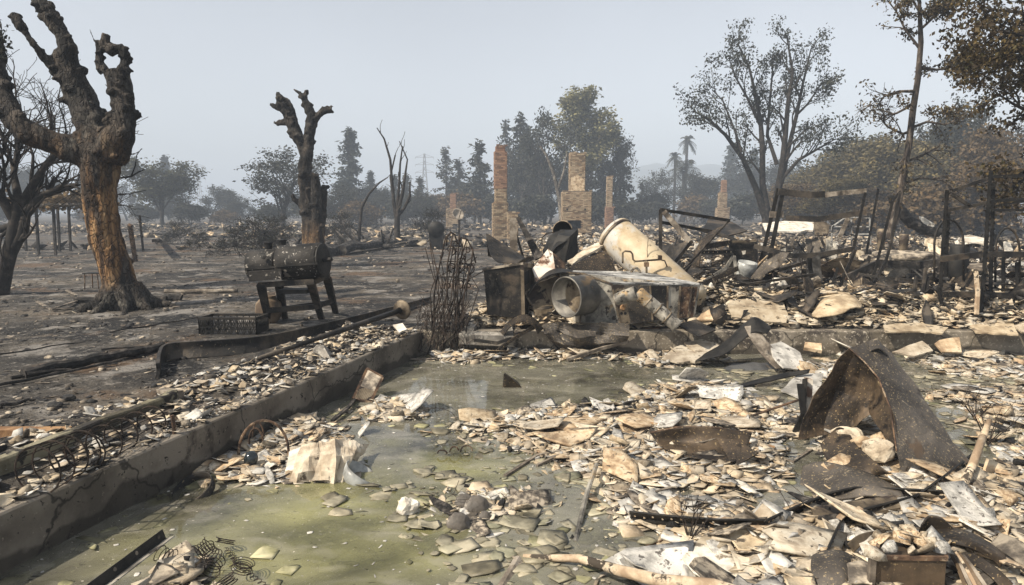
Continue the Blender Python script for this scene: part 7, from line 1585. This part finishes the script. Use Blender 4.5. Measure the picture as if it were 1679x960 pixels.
def rotm(n, tilt, g):
    """random yaw then tilt by a normal amount"""
    yaw = g.uniform(0, 6.283, n); ax = g.uniform(0, 6.283, n); t = tilt
    cy, sy = np.cos(yaw), np.sin(yaw); Rz = np.zeros((n, 3, 3)); Rz[:, 0, 0] = cy; Rz[:, 0, 1] = -sy; Rz[:, 1, 0] = sy; Rz[:, 1, 1] = cy; Rz[:, 2, 2] = 1
    k = np.stack([np.cos(ax), np.sin(ax), np.zeros(n)], 1); K = np.zeros((n, 3, 3)); K[:, 0, 2] = k[:, 1]; K[:, 1, 2] = -k[:, 0]; K[:, 2, 0] = -k[:, 1]; K[:, 2, 1] = k[:, 0]
    Rt = np.eye(3) + np.sin(t)[:, None, None] * K + (1 - np.cos(t))[:, None, None] * (K @ K); return Rt @ Rz
def mass(name, pos, size, tilt, kinds, m, label, seed, parent=None):
    """thousands of broken pieces as one mesh"""
    g = np.random.default_rng(seed); n = len(pos); Rm = rotm(n, tilt, g); names = list(kinds); w = np.array([kinds[k] for k in names], float); w /= w.sum(); pick = g.choice(len(names), n, p=w)
    VV = []; FF = []; off = 0
    for ki, kn in enumerate(names):
        for pi, (v, f) in enumerate(KINDS_[kn]):
            idx = np.where(pick == ki)[0]; idx = idx[(idx * 7919 + seed) % len(KINDS_[kn]) == pi]
            if not len(idx): continue
            q = np.einsum('nij,vj->nvi', Rm[idx], v) * size[idx][:, None, None] + pos[idx][:, None, :]
            VV.append(q.reshape(-1, 3)); FF.append((f[None] + (np.arange(len(idx)) * len(v))[:, None, None] + off).reshape(-1, 3)); off += len(idx) * len(v)
    o = obj(name, np_mesh(name, np.concatenate(VV), np.concatenate(FF), m), parent); tag(o, label if parent is None else None, kind='stuff'); return o

PIT_IN = [tuple(V(PIT[0] + (0,)) - LN * .05)[:2], tuple(B - LN * .05 - BN * .05)[:2], PIT[2], PIT[3]]
def scatter_pit(n, seed, x0=-3, x1=9, y0=3.2, y1=9.85, pw=1.0):
    g = np.random.default_rng(seed); x = g.uniform(x0, x1, n); y = g.uniform(y0, y1, n); h, dn = pile(x, y); ok = (g.random(n) < dn ** pw) & inside(PIT_IN, x, y) & (dn > .12); return x[ok], y[ok], h[ok], dn[ok], g
# fine and middling pieces, in three colours of plaster
for k, (m, nm, cnt, lab) in enumerate([(mCREAM, 'plaster_debris', 17000, 'countless small cream plaster flakes heaped in the flooded foundation'), (mGREYP, 'plaster_debris', 8500, 'countless small grey plaster flakes heaped in the flooded foundation'), (mBUFF, 'plaster_debris', 2600, 'countless small buff plaster flakes heaped in the flooded foundation'), (mSOOTP, 'plaster_debris', 3600, 'countless small soot stained flakes heaped in the flooded foundation')]):
    x, y, h, dn, g = scatter_pit(cnt * 3, 100 + k); x, y, h = x[:cnt], y[:cnt], h[:cnt]; s = (.012 + .19 * g.random(len(x)) ** 3.0) * (.55 + 1.0 * fbm(x, y, .8, 3)); 
    mass(nm, np.stack([x, y, SZ + h + .012 + .02 * g.random(len(x))], 1), s, np.abs(g.normal(0, .28, len(x))), {'plate': 9, 'curl': 1.5, 'thick': 1.2, 'strip': 2.5, 'lump': .5}, m, lab, 200 + k)
x, y, h, dn, g = scatter_pit(9000, 150); s = .012 + .075 * g.random(len(x)) ** 3
mass('charcoal_debris', np.stack([x, y, SZ + h + .02], 1), s, np.abs(g.normal(0, .6, len(x))), {'lump': 5, 'strip': 1}, mCHAR, 'countless charcoal crumbs sprinkled over the plaster heaps', 204)
x, y, h, dn, g = scatter_pit(60000, 151); x, y, h = x[:24000], y[:24000], h[:24000]; mass('plaster_crumbs', np.stack([x, y, SZ + h + .01 + .02 * g.random(len(x))], 1), .008 + .022 * g.random(len(x)) ** 2, np.abs(g.normal(0, .6, len(x))), {'lump': 1}, mCREAM, 'plaster crumbs and grit filling the gaps in the heaps', 208)
# drowned pieces on the slab
g = np.random.default_rng(61); n = 20000; x = g.uniform(-3, 8, n); y = g.uniform(3.2, 9.8, n); ok = inside(PIT_IN, x, y); x, y = x[ok], y[ok]; h, dn = pile(x, y); near = np.clip(dn * 1.5 + fbm(x, y, .9, 3) * .9 - .15, 0, 1); ok = g.random(len(x)) < near; x, y = x[ok], y[ok]
mGRN = mat('silted_plaster', [(.2, (.09, .088, .05)), (.5, (.20, .19, .105)), (.8, (.32, .30, .19))], 5, bump=.3, rnd=.5)
mass('drowned_debris', np.stack([x, y, SZ + .01 + .082 * g.random(len(x))], 1), .03 + .2 * g.random(len(x)) ** 2.6, np.abs(g.normal(0, .10, len(x))), {'plate': 6, 'thick': 1, 'strip': 1}, mGRN, 'drowned plaster flakes lying silted under the water', 205)
# wet flakes lying at the water line
WETZ = [PG(q, WZ) for q in ([(640, 800), (760, 770), (930, 760), (1060, 830), (1060, 990), (800, 990), (700, 900), (640, 860)], [(700, 700), (800, 690), (900, 760), (800, 800), (740, 770)], [(470, 810), (560, 800), (640, 840), (560, 870)], [(1480, 600), (1720, 590), (1760, 760), (1560, 730)], [(1020, 640), (1200, 600), (1340, 610), (1300, 690), (1100, 650)], [(230, 905), (330, 830), (420, 800), (470, 830), (300, 900)], [(420, 985), (520, 880), (640, 900), (760, 990)])]
g = np.random.default_rng(66); n = 14000; x = g.uniform(-2.6, 8, n); y = g.uniform(3.3, 9.6, n); pk = np.zeros(n)
for P_, k_ in zip(WETZ, (1, .55, .12, .7, .55, .1, .06)): pk = np.maximum(pk, k_ * np.clip(np.where(inside(P_, x, y), 1, -1) * pdist(P_, x, y) / .35 + .5 + 2.2 * (fbm(x, y, 2.2, 3) - .5), 0, 1))
ok = (g.random(n) < pk) & inside(PIT_IN, x, y); x, y = x[ok], y[ok]
mWET = mat('wet_plaster', [(.2, (.13, .12, .09)), (.5, (.25, .23, .175)), (.8, (.36, .33, .26))], 5, rough=.45, bump=.3, rnd=[(0, (.5, .48, .42)), (.4, (1, 1, .95)), (.7, (1.25, 1.2, 1.1)), (1, (.75, .8, .7))])
mass('wet_debris', np.stack([x, y, WZ - .022 + .034 * g.random(len(x))], 1), .03 + .2 * g.random(len(x)) ** 2.4, np.abs(g.normal(0, .07, len(x))), {'plate': 8, 'thick': 1, 'strip': 2, 'curl': .5}, mWET, 'wet plaster flakes lying level with the water', 207)
# scum flakes on the water
g = np.random.default_rng(62); n = 2600; x = g.uniform(-3, 8, n); y = g.uniform(3.4, 9.8, n); ok = inside(PIT_IN, x, y); x, y = x[ok], y[ok]
mass('floating_ash', np.stack([x, y, np.full(len(x), WZ + .002)], 1), .006 + .035 * g.random(len(x)) ** 4, np.zeros(len(x)), {'plate': 5, 'strip': 1}, mGREYP, 'specks of ash afloat on the water', 206)

# behind the back wall
def scatter_back(n, seed, far):
    g = np.random.default_rng(seed); y = B.y + .25 + (far - B.y) * g.random(n) ** 1.5; x = g.uniform(-1.6, 1.0 * 28, n); x = np.where(x > y * .85, g.uniform(-1.2, 1, n) + y * .8 * g.random(n), x); h, k = back(x, y); ok = (g.random(n) < k) & (k > .05); return x[ok], y[ok], h[ok], g
for k, (m, cnt, lab) in enumerate([(mCREAM, 11000, 'cream'), (mGREYP, 6500, 'grey'), (mBUFF, 5000, 'buff'), (mSOOTP, 12000, 'soot stained')]):
    x, y, h, g = scatter_back(cnt * 2, 300 + k, 44); x, y, h = x[:cnt], y[:cnt], h[:cnt]; s = (.04 + .16 * g.random(len(x)) ** 2.2) * (1 + np.clip((y - 12) / 40, 0, .6)); mass('wall_debris', np.stack([x, y, h + .02 + .10 * g.random(len(x)) ** 3], 1), s, np.abs(g.normal(0, .5, len(x))), {'plate': 6, 'curl': 2, 'thick': 3, 'strip': 3, 'lump': 2}, m, 'countless ' + lab + ' plaster pieces strewn behind the back wall', 400 + k)
g = np.random.default_rng(341); n = 4200; x = g.uniform(-.6, 8.5, n); y = B.y + .25 + 2.4 * g.random(n) ** 1.3; h, k = back(x, y); mass('wall_debris', np.stack([x, y, h + .03 + .06 * g.random(n)], 1), .05 + .2 * g.random(n) ** 2, np.abs(g.normal(0, .45, n)), {'plate': 6, 'curl': 2, 'thick': 2, 'strip': 2, 'lump': 1}, mCREAM, 'countless cream plaster pieces along the top of the back wall', 409)
x, y, h, g = scatter_back(5000, 330, 44); mass('charred_debris', np.stack([x, y, h + .04 + .2 * g.random(len(x)) ** 2], 1), .08 + .45 * g.random(len(x)) ** 2, np.abs(g.normal(0, .5, len(x))), {'strip': 5, 'lump': 1, 'curl': 2}, mDARKM, 'countless charred scraps of wood and sheet strewn behind the back wall', 405)
# left debris strip
g = np.random.default_rng(70); n = 9500; s_ = g.random(n) ** .8; d_ = T * .2 + 1.1 * g.random(n); P0 = np.array([A0.x, A0.y]); PB = np.array([B.x, B.y]); xy = P0 + (PB - P0) * s_[:, None] + np.array([LN.x, LN.y]) * d_[:, None]
keep = g.random(n) < np.clip(.25 + 1.1 * fbm(xy[:, 0], xy[:, 1], 1.3, 3) - .2, .1, 1); xy = xy[keep]; zt = np.maximum(terrain(xy[:, 0], xy[:, 1]), np.where(d_[keep] < T, .03, -9))
for k, (m, fr, lab) in enumerate([(mCREAM, .42, 'cream'), (mGREYP, .22, 'grey'), (mSOOTP, .22, 'soot stained'), (mCHAR, .14, 'charcoal')]):
    lo = sum((.42, .22, .22, .14)[:k]); ix = np.arange(len(xy)); r_ = ((ix * .6180339) % 1); sel = (r_ >= lo) & (r_ < lo + fr); q = xy[sel]; mass('strip_debris', np.stack([q[:, 0], q[:, 1], zt[sel] + .012 + .02 * g.random(sel.sum())], 1), .014 + .14 * g.random(sel.sum()) ** 3, np.abs(g.normal(0, .38, sel.sum())), {'plate': 7, 'curl': 2, 'thick': 1.2, 'strip': 4, 'lump': .8}, m, 'countless small ' + lab + ' bits lying along the left foundation wall', 420 + k)
# ash ground litter on the left yard
g = np.random.default_rng(71); n = 26000; y = 4 + 36 * g.random(n) ** 1.6; x = -y * 1.0 + y * 1.05 * g.random(n); dl = -((x - A.x) * LD.y - (y - A.y) * LD.x); ok = ((dl > 1.3) | (y > B.y + .8)) & (x < -.9 + .05 * (y - 10)); x, y = x[ok], y[ok]; cl = fbm(x, y, .5, 3); ok = g.random(len(x)) < np.clip((cl - .35) * 3, .12, 1); x, y = x[ok], y[ok]; z = terrain(x, y)
for k, (m, lab) in enumerate([(mCHAR, 'black cinders'), (mGREYW, 'grey splinters'), (mSOOTP, 'sooty crumbs')]):
    sel = (np.arange(len(x)) % 3) == k; mass('yard_litter', np.stack([x[sel], y[sel], z[sel] + .006], 1), (.012 + .10 * g.random(sel.sum()) ** 4) * (1 + y[sel] / 40), np.abs(g.normal(0, .2, sel.sum())), {'lump': 3, 'strip': 4, 'plate': 2}, m, lab + ' littering the burnt yard', 440 + k)
# far burnt lots: low bands of rubble
g = np.random.default_rng(72); n = 26000; y = 32 + 66 * g.random(n) ** 1.2; x = (g.random(n) * 2 - 1) * y * .85; cl = fbm(x, y * 2.2, .075, 4); ok = (g.random(n) < np.clip((cl - .44) * 7, 0, 1)) & ((y > 40) | (x < 0)); x, y = x[ok], y[ok]; z = terrain(x, y)
for k, (m, lab, fr) in enumerate([(mCREAM, 'pale', .13), (mGREYW, 'sooty', .30), (mCHARW, 'black', .45), (mBUFF, 'brown', .12)]):
    lo = (0, .13, .43, .88)[k]; r_ = (np.arange(len(x)) * .6180339) % 1; sel = (r_ >= lo) & (r_ < lo + fr); mass('far_debris', np.stack([x[sel], y[sel], z[sel] + .05 + .25 * g.random(sel.sum()) ** 2], 1), .15 + .75 * g.random(sel.sum()) ** 2.5, np.abs(g.normal(0, .35, sel.sum())), {'plate': 3, 'strip': 4, 'lump': 2, 'thick': 2}, m, lab + ' rubble of the farther burnt lots', 460 + k)

# loose wire and nails caught in the heaps
g = np.random.default_rng(91); mb = MB(); x, y, h, dn, _ = scatter_pit(2600, 92)
for i in range(min(420, len(x))):
    p = V((x[i], y[i], SZ + h[i] + .02)); a = g.uniform(0, 6.28); L = g.uniform(.05, .28); d = V((math.cos(a), math.sin(a), g.uniform(-.1, .5))) * L; k = V(g.normal(0, .3, 3)) * L
    mb.tube([p, p + d * .5 + k * .5, p + d], g.uniform(.0015, .003), 3, False)
x, y, h, _ = scatter_back(1500, 93, 20)
for i in range(min(420, len(x))):
    p = V((x[i], y[i], h[i] + .03)); a = g.uniform(0, 6.28); L = g.uniform(.2, .8); d = V((math.cos(a), math.sin(a), g.uniform(-.1, .9))) * L; k = V(g.normal(0, .3, 3)) * L
    mb.tube([p, p + d * .5 + k * .5, p + d], g.uniform(.003, .008), 3, False)
tag(link_mesh('wire_debris', mb.v, mb.f, mWIRE), 'loose burnt wire and nails caught in the heaps of rubble', kind='stuff')
# ------------------------------------------------------------------ pieces big enough to pick out one by one
LMARK = [('the big bent shell', 1470, 760), ('the metal tub', 1490, 905), ('the dark trough', 1150, 735), ('the upright angle iron', 1318, 715), ('the grey pipe', 962, 810), ('the pale pole', 1000, 930), ('the ribbed stones', 775, 840), ('the large wavy white slab', 540, 780), ('the rusty wire hoop', 430, 745), ('the slotted grille', 600, 660), ('the kinked strap', 1370, 880), ('the level strap', 1150, 858), ('the dark folded sheet', 1240, 595), ('the pale branch', 1590, 790), ('the squarish buff slab', 1555, 580), ('the crumpled furnace sheet', 960, 580), ('the iron trellis', 715, 590), ('the coil springs', 350, 930), ('the curled brown sheets', 1620, 900), ('the dark curved blade', 1250, 640), ('the driftwood block', 840, 638), ('the pale burnt-ended post', 1620, 656), ('the right hand twigs', 1620, 730), ('the flat rusted sheet', 1390, 800), ('the orange lath', 1200, 715), ('the pale floating lath', 930, 681), ('the lowest right curl', 1660, 940)]
LMW = [(n, G(a, b, WZ)) for n, a, b in LMARK]
def side_of(p, q): 
    dx, dy = p.x - q.x, p.y - q.y
    return ('right of' if dx > 0 else 'left of') if abs(dx) > abs(dy) else ('behind' if dy > 0 else 'before')
def beside(p):
    n, q = min(LMW, key=lambda a: (a[1] - V((p.x, p.y, WZ))).length); L = math.hypot(p.x - q.x, p.y - q.y)
    return ('close ' if L < .3 else '' if L < .8 else 'well ') + side_of(p, q) + ' ' + n
MESH = {}
def piece_mesh(kn, i, m):
    k = (kn, i, m.name)
    if k not in MESH: v, f = KINDS_[kn][i]; MESH[k] = np_mesh('shard', v, f, m)
    return MESH[k]
TONE = [(mCREAM, 'cream'), (mCREAM, 'cream'), (mGREYP, 'grey'), (mBUFF, 'buff'), (mCREAM, 'cream'), (mWHITE, 'white'), (mSOOTP, 'sooty'), (mGREYP, 'grey'), (mBUFF, 'buff')]
SH = {'plate': 'flat', 'curl': 'curled', 'thick': 'blocky', 'strip': 'narrow', 'lump': 'lumpy'}
def pieces(n, name, noun, kinds, tones, smin, smax, seed, group, cat, tilt=.35, y1=9.7, lift=.02):
    rg = random.Random(seed); made = 0; x, y, h, dn, g = scatter_pit(n * 14, seed, -2.6, 6.8, 3.45, y1); i = 0; placed = []
    while made < n and i < len(x):
        p = V((x[i], y[i], SZ + h[i] + lift)); i += 1; a, b_ = pix(p)
        if not (0 < a < 1700 and b_ < 975): continue
        s = smin + (smax - smin) * rg.random() ** 1.5
        if s > .42 and p.x < .2: continue
        if any(abs(p.x - q.x) < s * .42 and abs(p.y - q.y) < s * .42 for q in placed): continue
        placed.append(p); kn = rg.choice(kinds); m, tn = rg.choice(tones); o = bpy.data.objects.new(name, piece_mesh(kn, rg.randrange(len(KINDS_[kn])), m)); COL.objects.link(o)
        tl = abs(rg.gauss(0, tilt)); up = V((rg.gauss(0, 1), rg.gauss(0, 1), 0)).normalized() * math.sin(tl) + V((0, 0, math.cos(tl)))
        o.rotation_euler = (up.to_track_quat('Z', 'Y') @ Matrix.Rotation(rg.uniform(0, 6.28), 3, 'Z').to_quaternion()).to_euler(); o.scale = (s, s * rg.uniform(.7, 1.1), s * rg.uniform(.7, 1.0)); o.location = p + V((0, 0, s * .25 * math.sin(tl)))
        sz = 'large' if s > smin + .6 * (smax - smin) else 'medium' if s > smin + .25 * (smax - smin) else 'small'
        po = 'lying flat' if tl < .15 else 'tilted' if tl < .55 else 'on edge'
        tag(o, f'{sz} {tn} {SH[kn]} {noun} {po} {beside(p)}', cat, group, 'thing'); made += 1
pieces(290, 'plaster_shard', 'plaster shard', ['plate', 'plate', 'plate', 'plate', 'curl', 'strip'], TONE, .13, .42, 501, 'plaster shards in the flooded foundation', 'shard')
pieces(26, 'broken_slab', 'broken slab', ['plate', 'plate', 'curl'], TONE, .42, .72, 505, 'broken slabs in the flooded foundation', 'slab', .22, lift=.05)
pieces(120, 'rubble_chunk', 'rubble chunk', ['thick', 'lump'], TONE[:5], .08, .2, 502, 'rubble chunks in the flooded foundation', 'chunk', .5, lift=.03)
pieces(90, 'charcoal_lump', 'charcoal piece', ['lump'], [(mCHAR, 'black')], .05, .14, 503, 'charcoal lumps in the flooded foundation', 'charcoal', .4, lift=.04)
pieces(70, 'wood_splinter', 'wood splinter', ['strip'], [(mGREYW, 'grey'), (mPALEW, 'pale'), (mCHARW, 'charred')], .18, .5, 504, 'wood splinters in the flooded foundation', 'splinter', .2, lift=.04)
rg = random.Random(77)
for k in range(26):                                      # heap in the tub
    m, tn = rg.choice(TONE[:4]); kn = rg.choice(['thick', 'lump', 'plate']); u, v = rg.random(), rg.random(); p = a0.lerp(a1, u).lerp(a3.lerp(a2, u), v) + V((0, 0, .02 + .07 * (1 - abs(u - .5) * 2) * rg.random()))
    o = bpy.data.objects.new('plaster_chunk', piece_mesh(kn, rg.randrange(5), m)); COL.objects.link(o); s = rg.uniform(.06, .15); o.scale = (s, s, s); o.rotation_euler = (rg.gauss(0, .4), rg.gauss(0, .4), rg.uniform(0, 6.28)); o.location = p
    tag(o, f'{"biggest" if s > .13 else "larger" if s > .1 else "small" if s > .08 else "tiny"} {tn} {SH[kn]} plaster chunk heaped on the {"left" if u < .33 else "right" if u > .66 else "middle"} {"front" if v < .5 else "back"} of the metal tub', 'chunk', 'plaster chunks heaped on the metal tub')
# big pieces behind the wall
rg = random.Random(78); LM2 = [('the furnace box', D(1080, 500, 10.5)), ('the cream water tank', D(1100, 450, 11.5)), ('the burnt steel bed frame', D(1130, 420, 13)), ('the dark low cabinet', D(1216, 430, 13.2)), ('the tall slotted posts', D(1265, 450, 13.5)), ('the carpet shell', D(1370, 500, 10.5)), ('the peaked sheet', D(1412, 480, 12)), ('the steel rack', D(1600, 490, 11)), ('the white plaster lump', D(1276, 466, 11.3)), ('the largest upright slab', D(1240, 510, 10.3)), ('the charred black beam', D(1470, 440, 12.7)), ('the long white panel', D(1292, 375, 21)), ('the white wire stand', D(1395, 400, 15.5)), ('the burnt kitchen range', D(830, 500, 10.5)), ('the pale split post', D(842, 410, 12.1)), ('the open drum', D(922, 390, 13.2))]
n = 0; x, y, h, g = scatter_back(6000, 601, 27)
for i in range(len(x)):
    if n >= 230: break
    p = V((x[i], y[i], h[i] + .05)); a, b_ = pix(p)
    if not (690 < a < 1690 and 380 < b_ < 545): continue
    kn = rg.choice(['plate', 'plate', 'curl', 'thick', 'strip']); m, tn = rg.choice(TONE + [(mBROWNM, 'brown metal'), (mDARKM, 'dark metal'), (mBROWNM, 'brown metal'), (mDARKM, 'dark metal'), (mRUST, 'rusty'), (mGREYW, 'grey wood')]); s = rg.uniform(.2, .62) * (1 + (y[i] - 10) * .02); met = tn not in ('cream', 'grey', 'buff', 'white', 'sooty')
    o = bpy.data.objects.new('metal_scrap' if met else 'wall_fragment', piece_mesh(kn, rg.randrange(len(KINDS_[kn])), m)); COL.objects.link(o)
    tl = abs(rg.gauss(0, .6)); up = V((rg.gauss(0, 1), rg.gauss(0, 1), 0)).normalized() * math.sin(tl) + V((0, 0, math.cos(tl))); o.rotation_euler = (up.to_track_quat('Z', 'Y') @ Matrix.Rotation(rg.uniform(0, 6.28), 3, 'Z').to_quaternion()).to_euler(); o.scale = (s, s * rg.uniform(.6, 1), s * .6); o.location = p + V((0, 0, s * .3 * math.sin(tl)))
    nm, q = min(LM2, key=lambda z: math.hypot(z[1].x - p.x, z[1].y - p.y)); L = math.hypot(q.x - p.x, q.y - p.y)
    tag(o, f'{"large" if s > .48 else "medium" if s > .33 else "small"} {tn} {SH[kn]} {"scrap" if met else "fragment"} {"lying flat" if tl < .25 else "tilted" if tl < .8 else "on edge"} {"" if L < 1 else "well "}{side_of(p, q)} {nm}', 'scrap' if met else 'fragment', 'metal and wood scraps behind the back wall' if met else 'wall fragments behind the back wall'); n += 1
# charred posts, pipes and bars poking up through the wreckage
n = 0; x, y, h, g = scatter_back(5000, 602, 30)
for i in range(len(x)):
    if n >= 150: break
    p = V((x[i], y[i], h[i])); a, b_ = pix(p)
    if not (720 < a < 1690 and b_ < 500) or y[i] < 11.2: continue
    L = rg.uniform(.4, 1.1) if rg.random() < .5 else rg.uniform(1, 2.4); e = rg.choice([rg.uniform(-.1, .35), rg.uniform(-.1, .4), rg.uniform(.4, 1.3)]); L = min(L, rg.uniform(.5, 1.0)) if e > .6 else L; az = rg.uniform(0, 6.28); d = V((math.cos(az) * math.cos(e), math.sin(az) * math.cos(e) * .6, math.sin(e))); m, tn = rg.choice([(mCHARW, 'charred'), (mDARKM, 'dark steel'), (mRUST, 'rusty'), (mGREYW, 'grey'), (mBLACKM, 'black'), (mCHARW, 'charred'), (mTANM, 'scorched tan')]); mb = MB(); w_ = rg.uniform(.02, .08)
    if rg.random() < .4: mb.path([p - d * .1, p + d * L * .5 + V((0, 0, rg.uniform(-.1, .1))), p + d * L], w_, w_ * .5, V((0, 1, .3)))
    else: mb.bar(p - d * .1, p + d * L, w_, w_ * .6, V((0, 1, .3)))
    nm, q = min(LM2, key=lambda z: math.hypot(z[1].x - p.x, z[1].y - p.y))
    one('burnt_bar', mb, m, f'{"very long" if L > 1.8 else "long" if L > 1.2 else "medium" if L > .8 else "short"} {"thick" if w_ > .06 else "thin"} {tn} bar {"standing up" if e > .7 else "slanting" if e > .3 else "lying"} {side_of(p, q)} {nm}', 'bar', 'burnt bars poking through the wreckage'); n += 1

# crumpled sheets of roofing and ducting standing in the tangle
rg = random.Random(83); n = 0; x, y, h, g = scatter_back(1800, 604, 24)
for i in range(len(x)):
    if n >= 34: break
    p = V((x[i], y[i], h[i])); a, b_ = pix(p)
    if not (1080 < a < 1680 and b_ < 490) or y[i] < 11.5: continue
    L = rg.uniform(.4, 1.1); az = rg.uniform(0, 6.28); e = rg.uniform(.1, 1.2); u = V((math.cos(az) * math.cos(e), math.sin(az) * math.cos(e), math.sin(e))); v = V((-math.sin(az), math.cos(az), rg.uniform(-.4, .4))).normalized() * rg.uniform(.3, .7); m, tn = rg.choice([(mDARKM, 'dark'), (mSHELL, 'brown'), (mTANM, 'tan'), (mBLACKM, 'black'), (mGALV, 'grey')]); w_ = u.cross(v).normalized()
    mb = sheet([[p + u * L * (s_ - .15) + v * L * q + w_ * rg.uniform(-.14, .14) * L for q in (-.5, 0, .5)] for s_ in (0, .35, .7, 1)], .01, 3, .05, 4, n, curve=rg.random() < .5)
    nm, q = min(LM2, key=lambda z: math.hypot(z[1].x - p.x, z[1].y - p.y))
    one('crumpled_sheet', mb, m, f'{"big" if L > .8 else "middling" if L > .6 else "small"} {tn} crumpled metal sheet {"standing up" if e > .75 else "leaning" if e > .4 else "lying"} {side_of(p, q)} {nm}', 'sheet', 'crumpled sheets in the wreckage'); n += 1

# ------------------------------------------------------------------ smoky air over everything
def haze():
    m = bpy.data.materials.new('smoke_haze'); m.use_nodes = True; t = m.node_tree; t.nodes.clear()
    o = t.nodes.new('ShaderNodeOutputMaterial'); v = t.nodes.new('ShaderNodeVolumePrincipled')
    v.inputs['Color'].default_value = (.73, .84, 1.0, 1); v.inputs['Density'].default_value = HAZE; v.inputs['Anisotropy'].default_value = .0
    t.links.new(v.outputs[0], o.inputs['Volume'])
    mb = MB(); mb.box((0, 0, 29), (3400, 3400, 64)); h = mb.build('haze', m); tag(h, kind='stuff')
HAZE = .0022
haze()
